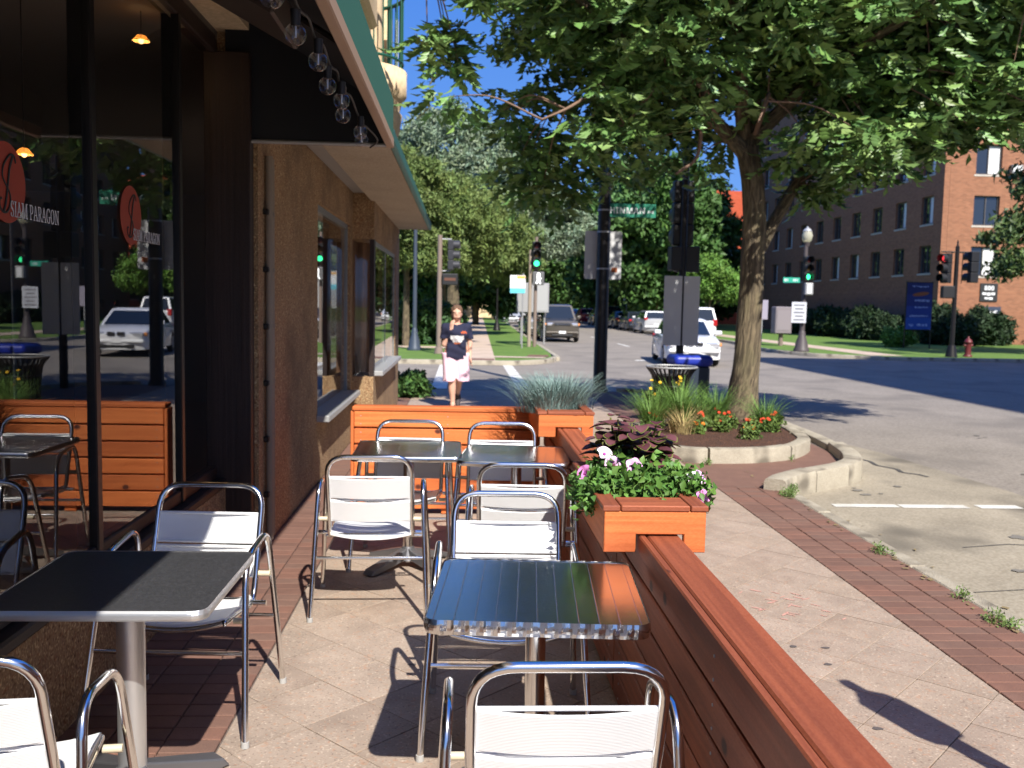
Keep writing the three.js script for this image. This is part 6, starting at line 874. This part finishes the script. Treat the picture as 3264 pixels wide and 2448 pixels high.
car('silver hatchback with red tail lights, last of the parked row', hatch(4.2, 1.75, paint(0.6, 0.6, 0.6, 0.3)), [12.5, -61.5], -toCam, 'cars parked along the street');
car('dark sedan parked just ahead of the silver hatchback', sedan(4.5, 1.75, paint(0.02, 0.03, 0.05, 0.3)), [12.5, -67.2], -toCam, 'cars parked along the street');
car('black sedan parked two ahead of the silver hatchback', sedan(4.5, 1.75, paint(0.015, 0.017, 0.02, 0.3)), [12.5, -72.9], -toCam, 'cars parked along the street');
car('dark blue SUV parked beside the dark pole', suv(4.5, 1.8, paint(0.015, 0.02, 0.035, 0.3)), [12.5, -78.8], -toCam, 'cars parked along the street');
car('red car parked left of the dark pole', hatch(4.3, 1.75, paint(0.4, 0.02, 0.025)), [12.4, -94], -toCam, 'cars parked along the street');
car('pale car parked beyond the red car', sedan(4.4, 1.75, paint(0.45, 0.45, 0.46)), [12.4, -100], -toCam, 'cars parked along the street');
car('dark car farthest away down the street', hatch(4.3, 1.75, paint(0.03, 0.04, 0.06)), [12.4, -112], -toCam, 'cars parked along the street');
car('dark green hatchback parked beyond the dark blue SUV', hatch(4.2, 1.75, paint(0.02, 0.04, 0.035, 0.3)), [12.5, -84.6], -toCam, 'cars parked along the street');
car('grey sedan parked between the pale car and the farthest car', sedan(4.4, 1.75, paint(0.12, 0.12, 0.13, 0.3)), [12.4, -106], -toCam, 'cars parked along the street');
car('navy sedan parked on the far left behind the silver pickup', sedan(4.4, 1.75, paint(0.02, 0.025, 0.06, 0.3)), [4.5, -59], toCam, 'cars parked along the street');
// ================================================================ people: one continuous skin from a distance field (surface nets)
function skin(lo, hi, cell, f) {
  const n = [0, 1, 2].map((k) => Math.ceil((hi[k] - lo[k]) / cell) + 1), [nx, ny, nz] = n, val = new Float32Array(nx * ny * nz), id = (x, y, z) => (z * ny + y) * nx + x;
  for (let z = 0; z < nz; z++) for (let y = 0; y < ny; y++) for (let x = 0; x < nx; x++) val[id(x, y, z)] = f(lo[0] + x * cell, lo[1] + y * cell, lo[2] + z * cell);
  const vid = new Int32Array(nx * ny * nz).fill(-1), pos = [], idx = [];
  for (let z = 0; z < nz - 1; z++) for (let y = 0; y < ny - 1; y++) for (let x = 0; x < nx - 1; x++) { let m = 0, cx = 0, cy = 0, cz = 0, c = 0; const v = []; for (let k = 0; k < 8; k++) { v[k] = val[id(x + (k & 1), y + ((k >> 1) & 1), z + (k >> 2))]; if (v[k] < 0) m |= 1 << k; } if (m === 0 || m === 255) continue;
    for (const [a, b] of [[0, 1], [2, 3], [4, 5], [6, 7], [0, 2], [1, 3], [4, 6], [5, 7], [0, 4], [1, 5], [2, 6], [3, 7]]) if ((v[a] < 0) !== (v[b] < 0)) { const t = v[a] / (v[a] - v[b]); cx += (a & 1) + ((b & 1) - (a & 1)) * t; cy += ((a >> 1) & 1) + (((b >> 1) & 1) - ((a >> 1) & 1)) * t; cz += (a >> 2) + ((b >> 2) - (a >> 2)) * t; c++; }
    vid[id(x, y, z)] = pos.length / 3; pos.push(lo[0] + (x + cx / c) * cell, lo[1] + (y + cy / c) * cell, lo[2] + (z + cz / c) * cell); }
  const quad = (a, b, c, d, flip) => { if (a < 0 || b < 0 || c < 0 || d < 0) return; flip ? idx.push(a, c, b, b, c, d) : idx.push(a, b, c, b, d, c); };
  for (let z = 1; z < nz - 1; z++) for (let y = 1; y < ny - 1; y++) for (let x = 1; x < nx - 1; x++) { const a = val[id(x, y, z)] < 0; for (const [ax, b] of [[0, val[id(x + 1, y, z)] < 0], [1, val[id(x, y + 1, z)] < 0], [2, val[id(x, y, z + 1)] < 0]]) { if (a === b) continue; if (ax === 0) quad(vid[id(x, y - 1, z - 1)], vid[id(x, y, z - 1)], vid[id(x, y - 1, z)], vid[id(x, y, z)], !a); if (ax === 1) quad(vid[id(x - 1, y, z - 1)], vid[id(x, y, z - 1)], vid[id(x - 1, y, z)], vid[id(x, y, z)], a); if (ax === 2) quad(vid[id(x - 1, y - 1, z)], vid[id(x, y - 1, z)], vid[id(x - 1, y, z)], vid[id(x, y, z)], !a); } }
  const g = new THREE.BufferGeometry(); g.setAttribute('position', new THREE.Float32BufferAttribute(pos, 3)); g.setIndex(idx); g.computeVertexNormals(); g.setAttribute('uv', new THREE.Float32BufferAttribute(new Float32Array(pos.length / 3 * 2), 2)); return g;
}
const cap = (ax, ay, az, bx, by, bz, ra, rb) => { const dx = bx - ax, dy = by - ay, dz = bz - az, L = dx * dx + dy * dy + dz * dz; return (x, y, z) => { const t = Math.max(0, Math.min(1, ((x - ax) * dx + (y - ay) * dy + (z - az) * dz) / L)); return Math.hypot(x - ax - dx * t, y - ay - dy * t, z - az - dz * t) - (ra + (rb - ra) * t); }; };
const ell = (cx, cy, cz, a, b, c) => (x, y, z) => { const k = Math.hypot((x - cx) / a, (y - cy) / b, (z - cz) / c); return (k - 1) * Math.min(a, b, c); };
const smin = (a, b, k) => { const h = Math.max(k - Math.abs(a - b), 0) / k; return Math.min(a, b) - h * h * k * 0.25; };
const join = (list, k) => (x, y, z) => { let d = 9; for (const f of list) d = smin(d, f(x, y, z), k); return d; };
const walker = (() => {
  const torso = join([cap(-0.07, 1.2, -0.01, 0.07, 1.2, -0.01, 0.105, 0.105), cap(0, 1.2, 0, 0, 1.0, 0.005, 0.12, 0.1), cap(-0.05, 0.98, 0, 0.05, 0.98, 0, 0.1, 0.1), cap(-0.075, 0.86, -0.01, 0.075, 0.86, -0.01, 0.115, 0.115), cap(-0.14, 1.265, -0.01, 0.14, 1.265, -0.01, 0.05, 0.05), ell(-0.06, 1.15, 0.08, 0.065, 0.06, 0.06), ell(0.06, 1.15, 0.08, 0.065, 0.06, 0.06)], 0.07);
  const armL = join([cap(0.165, 1.255, -0.01, 0.21, 1.02, -0.015, 0.045, 0.036), cap(0.21, 1.02, -0.015, 0.215, 0.82, 0.05, 0.037, 0.024)], 0.02);
  const armR = join([cap(-0.165, 1.255, -0.01, -0.185, 1.0, 0.05, 0.045, 0.037), cap(-0.185, 1.0, 0.05, -0.085, 1.235, 0.13, 0.038, 0.025)], 0.02);
  const legs = join([cap(-0.085, 0.83, 0, -0.06, 0.47, 0.06, 0.085, 0.055), cap(-0.06, 0.47, 0.06, -0.045, 0.09, 0.02, 0.056, 0.036), ell(-0.058, 0.34, 0.035, 0.052, 0.12, 0.055), cap(0.085, 0.83, -0.01, 0.06, 0.48, 0.03, 0.085, 0.055), cap(0.06, 0.48, 0.03, 0.04, 0.2, -0.25, 0.054, 0.034), cap(-0.045, 0.06, 0.0, -0.05, 0.04, 0.13, 0.038, 0.03), cap(0.04, 0.19, -0.25, 0.04, 0.07, -0.2, 0.036, 0.03)], 0.03);
  const head = join([ell(0, 1.485, 0.015, 0.075, 0.1, 0.09), ell(0, 1.43, 0.035, 0.055, 0.065, 0.065), cap(0, 1.4, -0.01, 0, 1.28, -0.02, 0.05, 0.056), ell(0, 1.462, 0.108, 0.013, 0.02, 0.016), ell(0, 1.475, 0.1, 0.009, 0.03, 0.01), ell(0, 1.425, 0.094, 0.024, 0.006, 0.008), ell(0, 1.414, 0.092, 0.02, 0.007, 0.009), ell(0.076, 1.47, 0.0, 0.009, 0.028, 0.018), ell(-0.076, 1.47, 0.0, 0.009, 0.028, 0.018), ell(0.03, 1.5, 0.09, 0.022, 0.008, 0.01), ell(-0.03, 1.5, 0.09, 0.022, 0.008, 0.01)], 0.022);
  const hand = (wx, wy, wz, d, side, curl) => { // d: direction of the fingers
    const D = V(...d).normalize(), S = V(...side).normalize(), N = D.clone().cross(S), P = (a, b, c) => V(wx, wy, wz).addScaledVector(D, a).addScaledVector(S, b).addScaledVector(N, c), out = []; const c2 = (p, q, ra, rb) => out.push(cap(p.x, p.y, p.z, q.x, q.y, q.z, ra, rb));
    for (const b of [-0.024, -0.008, 0.008, 0.024]) c2(P(0, b * 0.7, 0), P(0.075, b, 0), 0.015, 0.012); [[-0.026, 0.06], [-0.009, 0.074], [0.009, 0.07], [0.026, 0.054]].forEach(([b, L]) => { const k = P(0.08, b, 0), m = P(0.08 + L * 0.5, b * 1.1, curl * L * 0.3), t = P(0.08 + L * (1 - curl * 0.3), b * 1.12, curl * L * 0.85); c2(k, m, 0.0088, 0.008); c2(m, t, 0.008, 0.0068); }); const t0 = P(0.02, -0.03, 0), t1 = P(0.055, -0.056, curl * 0.02), t2 = P(0.08, -0.062, curl * 0.035); c2(t0, t1, 0.0115, 0.0095); c2(t1, t2, 0.0095, 0.008); return join(out, 0.008); };
  const hl = hand(0.216, 0.815, 0.052, [0.0, -1, 0.15], [0, 0.1, -1], 0.5), hr = hand(-0.084, 1.24, 0.132, [0.12, 1, -0.12], [0.7, 0, 0.7], 0.6);
  const noHead = join([torso, armL, armR, legs], 0.02), all = join([noHead, head], 0.03);
  const body = merge([skin([-0.32, -0.02, -0.36], [0.32, 1.34, 0.24], 0.0105, (x, y, z) => Math.max(all(x, y, z), y - 1.325)), skin([-0.11, 1.3, -0.12], [0.11, 1.62, 0.15], 0.0046, (x, y, z) => Math.max(head(x, y, z), 1.318 - y)), skin([0.14, 0.62, -0.02], [0.29, 0.84, 0.16], 0.0035, hl), skin([-0.19, 1.21, 0.02], [0.02, 1.42, 0.24], 0.0035, hr)]);
  const shirtF = (x, y, z) => { const sl = Math.min(join([cap(0.165, 1.255, -0.01, 0.203, 1.07, -0.015, 0.062, 0.066)], 0.02)(x, y, z), join([cap(-0.165, 1.255, -0.01, -0.19, 1.08, 0.035, 0.062, 0.068)], 0.02)(x, y, z)); const fold = 0.004 * Math.sin(y * 46 + x * 14) + 0.003 * Math.sin(x * 60 - y * 20); let d = smin(torso(x, y, z) - 0.024 - Math.max(0, 1.1 - y) * 0.05 + fold, sl + fold * 0.6, 0.05); const hem = 0.755 - x * 0.22; d = Math.max(d, hem - y, y - 1.325 + 0.25 * Math.max(0, 0.1 - Math.abs(x)), -(Math.hypot(x, (y - 1.345) * 1.2, z - 0.03) - 0.068)); if (Math.abs(x) > 0.15) d = Math.max(d, 1.085 - y); return d; };
  const shirt = skin([-0.31, 0.68, -0.2], [0.31, 1.36, 0.24], 0.0085, shirtF);
  { const p = shirt.attributes.position, c = new Float32Array(p.count * 3); for (let i = 0; i < p.count; i++) { const x = p.getX(i), y = p.getY(i), z = p.getZ(i); let q = [0.014, 0.016, 0.045]; if (z > 0.03) { const j = Math.sin(x * 190) * 0.008; if (Math.abs(x - 0.005) < 0.098 + j && y > 1.075 + j && y < 1.135) q = [0.8, 0.8, 0.8]; else if (Math.abs(x - 0.01) < 0.075 + j && y > 1.035 + j && y <= 1.075) q = [0.78, 0.78, 0.78]; else if (Math.abs(x - 0.005) < 0.05 + j && y > 1.01 + j && y <= 1.035) q = [0.5, 0.12, 0.03]; else if (Math.abs(x - 0.105) < 0.045 && Math.abs(y - 1.19 + j) < 0.016) q = [0.5, 0.1, 0.03]; } c.set(q, i * 3); } shirt.setAttribute('color', new THREE.BufferAttribute(c, 3)); }
  const leg = (s, kz) => cap(s * 0.085, 0.84, -0.005, s * 0.1, 0.4, kz, 0.125, 0.105); const shortsF = join([leg(-1, 0.06), leg(1, 0.02), cap(-0.075, 0.86, -0.01, 0.075, 0.86, -0.01, 0.132, 0.132)], 0.05);
  const shorts = skin([-0.28, 0.36, -0.2], [0.28, 0.92, 0.26], 0.0085, (x, y, z) => Math.max(shortsF(x, y, z) + 0.004 * Math.sin(x * 55 + y * 12), y - 0.87, 0.43 + 0.05 * Math.exp(-x * x / 0.0008) - y, -(shortsF(x, y - 0.03, z) + 0.014) - (y > 0.47 ? 9 : 0)));
  const hair = skin([-0.13, 1.3, -0.16], [0.13, 1.64, 0.15], 0.006, (x, y, z) => { const o = join([ell(0, 1.515, -0.012, 0.094, 0.098, 0.105), ell(0, 1.42, -0.075, 0.08, 0.1, 0.05)], 0.05)(x, y, z) + 0.003 * Math.sin(x * 120 + y * 30); return Math.max(o, -ell(0, 1.44, 0.1, 0.07, 0.098, 0.1)(x, y, z)); });
  const shoe = (x, y, z, pitch) => { const g = skin([-0.06, -0.01, -0.06], [0.06, 0.12, 0.22], 0.006, (a, b, c) => Math.max(join([cap(0, 0.045, 0, 0, 0.03, 0.14, 0.046, 0.036), cap(0, 0.05, -0.005, 0, 0.09, -0.01, 0.04, 0.042)], 0.03)(a, b, c), -b + 0.002)); g.rotateX(pitch); g.translate(x, y, z); return g; };
  return { body, shirt, shorts, hair, shoes: [shoe(-0.047, 0, -0.005, 0), shoe(0.04, 0.13, -0.285, 0.95)] };
})();
function person(label, pos, rot, { shirt, shorts, hairC, skinC, scale = 1 }) {
  const p = thing('person', label, 'person', { pos, rot }); p.scale.setScalar(scale); const b = part(p, 'body', walker.body, phys({ color: skinC, roughness: 0.55, sheen: 0.2 }));
  const s = walker.shirt.clone(); if (!shirt.vertexColors) s.deleteAttribute('color'); part(p, 'shirt', s, shirt); part(p, 'shorts', walker.shorts, shorts); part(p, 'hair', walker.hair, std({ color: hairC, roughness: 0.7 })); for (const g of walker.shoes) part(p, 'shoe', g, std({ color: col(0.05, 0.035, 0.035), roughness: 0.7 }));
  const eye = new THREE.SphereGeometry(0.011, 10, 8); for (const x of [-0.03, 0.03]) { const e = part(p, 'eye', eye, M.white, [x, 1.488, 0.091]); part(e, 'iris', new THREE.SphereGeometry(0.0055, 8, 6), M.black, [0, 0, 0.007]); } part(p, 'lips', new RoundedBoxGeometry(0.044, 0.012, 0.01, 2, 0.004), std({ color: col(0.38, 0.13, 0.11), roughness: 0.5 }), [0, 1.42, 0.1]); return p;
}
person('person in navy printed T-shirt and pink shorts walking with one hand raised to the face', [-0.09, -0.002, -14.1], 0.04, { shirt: std({ color: col(1, 1, 1), vertexColors: true, roughness: 0.9 }), shorts: std({ color: col(0.82, 0.56, 0.66), roughness: 0.9 }), hairC: col(0.12, 0.065, 0.035), skinC: col(0.62, 0.36, 0.26), scale: 0.985 });
person('distant person in dark top and shorts on the far footpath', [0.95, 0, -78], 0, { shirt: std({ color: col(0.05, 0.05, 0.055), roughness: 0.9 }), shorts: M.black, hairC: col(0.45, 0.12, 0.05), skinC: col(0.55, 0.25, 0.17), scale: 1.04 });
// ================================================================ buildings across the street
function windowUnit(parent, x, y, z, w, h, face, dark, blind) { // face: rotation so that local +z looks out
  const g = new THREE.Group(); g.name = 'window'; g.position.set(x, y, z); g.rotation.y = face; parent.add(g); const fr = windowUnit.fr;
  part(g, 'frame', windowUnit.geo(w, h), fr, [0, 0, -0.06]); part(g, 'sill', box(w + 0.16, 0.09, 0.16, 0, -h / 2 - 0.05, 0.04), windowUnit.stone);
  for (const s of [-1, 1]) part(g, 'pane', box(w / 2 - 0.05, h - 0.1, 0.012, s * w / 4, 0, -0.075), s === 1 && blind ? windowUnit.blind : windowUnit.glass); return g;
}
windowUnit.fr = std({ color: col(0.09, 0.08, 0.075), roughness: 0.5 }); windowUnit.stone = std({ color: col(0.5, 0.45, 0.38), roughness: 0.85 }); windowUnit.blind = std({ color: col(0.72, 0.72, 0.7), roughness: 0.7 }); windowUnit.glass = phys({ color: col(0.02, 0.024, 0.03), roughness: 0.03, clearcoat: 1, clearcoatRoughness: 0.01, ior: 1.7 });
{ const cache = {}; windowUnit.geo = (w, h) => cache[w + '_' + h] || (cache[w + '_' + h] = merge([box(w, 0.06, 0.08, 0, h / 2 - 0.03, 0), box(w, 0.06, 0.08, 0, -h / 2 + 0.03, 0), box(0.06, h, 0.08, -w / 2 + 0.03, 0, 0), box(0.06, h, 0.08, w / 2 - 0.03, 0, 0), box(0.05, h, 0.08, 0, 0, 0)])); }
// wall with real openings: cells between sorted breaks are filled unless they are a window
function piercedWall(parent, len, height, thick, wins, mat, place, name = 'wall') { // wins: [u0, u1, v0, v1]
  const us = [...new Set([0, len, ...wins.flatMap((w) => [w[0], w[1]])])].sort((a, b) => a - b); const out = [];
  for (let i = 0; i < us.length - 1; i++) { const mid = (us[i] + us[i + 1]) / 2, col2 = wins.filter((w) => mid > w[0] && mid < w[1]).sort((a, b) => a[2] - b[2]); let v = 0; for (const w of [...col2, [0, 0, height, height]]) { if (w[2] > v) out.push(box(us[i + 1] - us[i], w[2] - v, thick, mid, (w[2] + v) / 2, -thick / 2)); v = w[3]; } }
  const m = part(parent, name, merge(out), mat); place(m); return m;
}
{
  const X = 25.1, Z = -48, H = 21, b = thing('apartment_block', 'tall orange-brown brick apartment block with rows of windows at right', 'building', { pos: [X, 0, Z] });
  const sideWins = [], frontWins = []; const sills = [3.75, 6.4, 9.05, 11.7, 14.35, 17];
  for (let k = 0; k < 10; k++) for (const s of sills) sideWins.push([1.0 + k * 3.05, 2.3 + k * 3.05, s, s + 1.5]); for (let k = 0; k < 10; k++) sideWins.push([1.1 + k * 3.05, 2.2 + k * 3.05, 0.75, 1.35]);
  for (let k = 0; k < 5; k++) for (const s of sills) frontWins.push([1.35 + k * 3.6, 2.75 + k * 3.6, s - 0.15, s + 1.4]);
  piercedWall(b, 32, H, 0.3, sideWins, M.brickWall, (m) => { m.rotation.y = -Math.PI / 2; m.position.set(0, 0, 0); m.scale.x = 1; m.rotation.y = Math.PI / 2; m.position.set(0.0, 0, 0); m.scale.z = -1; });
  piercedWall(b, 24, H, 0.3, frontWins, M.brickWall, (m) => m.position.set(0.31, 0, 0));
  part(b, 'roof', box(24, 0.4, 32, 12.3, H + 0.2, -16), M.brickWall); part(b, 'back_wall', box(24, H, 0.3, 12.4, H / 2, -32), M.brickWall); part(b, 'side_wall', box(0.3, H, 31.6, 24.4, H / 2, -16.1), M.brickWall); part(b, 'inner_shade', box(23, H - 0.5, 30.4, 12.4, H / 2, -16), M.darkInside);
  const r = rng(31); for (const [u0, u1, v0, v1] of sideWins) { if (v0 < 2) { const q = part(b, 'basement_window', box(0.02, v1 - v0, u1 - u0, 0.12, (v0 + v1) / 2, -(u0 + u1) / 2), windowUnit.glass); continue; } windowUnit(b, 0.1, (v0 + v1) / 2, -(u0 + u1) / 2, u1 - u0, v1 - v0, -Math.PI / 2, false, r() > 0.72); }
  for (const [u0, u1, v0, v1] of frontWins) windowUnit(b, 0.31 + (u0 + u1) / 2, (v0 + v1) / 2, -0.1, u1 - u0, v1 - v0, 0, false, r() > 0.45);
  for (let k = 0; k < 4; k++) for (const s of [6.1, 9.2, 12]) { const ac = part(b, 'air_conditioner', box(0.6, 0.42, 0.3, 3.75 + k * 3.6, s, 0.12), M.greyMetal); part(ac, 'grille', box(0.5, 0.3, 0.02, 3.75 + k * 3.6, s, 0.28), windowUnit.blind); }
  const sign = part(b, 'address_sign', box(0.95, 0.95, 0.04, 2.75, 2.75, 0.03), std({ color: col(0.02, 0.02, 0.02), roughness: 0.6 })); part(sign, 'print', lettering('800', 0.24, 0.01), M.white, [2.75, 2.98, 0.055]); for (const [x, y, w, hh] of [[2.5, 2.68, 0.22, 0.13], [2.74, 2.66, 0.18, 0.16], [2.98, 2.68, 0.2, 0.13], [2.62, 2.44, 0.2, 0.1], [2.86, 2.43, 0.22, 0.12]]) part(sign, 'print', box(w, hh, 0.012, x, y, 0.055), M.white);
  const door = part(b, 'entrance_door', box(0.9, 2.0, 0.06, 3.0, 1.0, 0.04), std({ color: col(0.05, 0.06, 0.09), roughness: 0.3 })); part(door, 'notice', box(0.4, 0.6, 0.02, 3.05, 1.5, 0.08), M.white);
  const gar = part(b, 'garage_door', box(2.4, 2.1, 0.06, 6.3, 1.15, 0.04), std({ color: col(0.55, 0.55, 0.52), roughness: 0.6 })); for (let k = 1; k < 4; k++) part(gar, 'groove', box(2.4, 0.02, 0.02, 6.3, 0.1 + k * 0.52, 0.075), M.greyMetal);
}
{
  const b = thing('orange_brick_building', 'sunlit orange brick building glimpsed between the trees left of the trunk', 'building', { pos: [22.6, 0, -96] }); const wins = []; for (let k = 0; k < 4; k++) for (const s of [1.4, 4.6, 7.8]) wins.push([0.9 + k * 2.9, 2.3 + k * 2.9, s, s + 1.7]);
  piercedWall(b, 12.5, 13.5, 0.3, wins, M.brickOrange, (m) => m.position.set(0, 0, 0)); part(b, 'side_wall', box(0.3, 13.5, 12, 0.15, 6.75, -6.32), M.brickOrange); part(b, 'roof', box(12.5, 0.3, 12.3, 6.25, 13.65, -6.2), M.brickOrange); part(b, 'inner_shade', box(11.5, 13, 10, 6.3, 6.5, -5.8), M.darkInside); for (const [u0, u1, v0, v1] of wins) windowUnit(b, (u0 + u1) / 2, (v0 + v1) / 2, -0.1, u1 - u0, v1 - v0, 0, false, false);
}
{ // building on the near right corner, out of frame: its shade lies across the road and it shows in the shop glass
  const b = thing('corner_block', 'dark brick block across the street that shades the road at right', 'building', { pos: [15.9, 0, 2] }); const wins = []; for (let k = 0; k < 9; k++) for (const s of [1.2, 5.0, 8.6, 12.2]) wins.push([1.2 + k * 2.6, 2.6 + k * 2.6, s, s + 1.8]);
  const m = piercedWall(b, 24, 19, 0.3, wins, M.brickWall, (q) => { q.rotation.y = Math.PI / 2; q.scale.z = -1; q.position.set(0, 0, 8); }); part(b, 'end_wall', box(20, 19, 0.3, 10.3, 9.5, -15.85), M.brickWall); part(b, 'roof', box(20.5, 0.4, 24.4, 10.2, 19.2, -4), M.brickWall); part(b, 'inner_shade', box(18, 18.5, 22, 10, 9.3, -4), M.darkInside); part(b, 'rear_wall', box(20, 19, 0.3, 10.3, 9.5, 7.85), M.brickWall); for (const [u0, u1, v0, v1] of wins) windowUnit(b, 0.1, (v0 + v1) / 2, 8 - (u0 + u1) / 2, u1 - u0, v1 - v0, -Math.PI / 2, false, false);
}
{ // distant houses and walls closing the streets
  const w = thing('garden_wall', 'cream garden wall beside the far footpath', 'wall', { pos: [-0.4, 0, -112] }); part(w, 'wall', box(4.6, 1.6, 0.3, 2.2, 0.8, 0), M.cream); part(w, 'coping', box(4.8, 0.12, 0.45, 2.2, 1.66, 0), M.cream);
}
renderer.render(scene, camera);
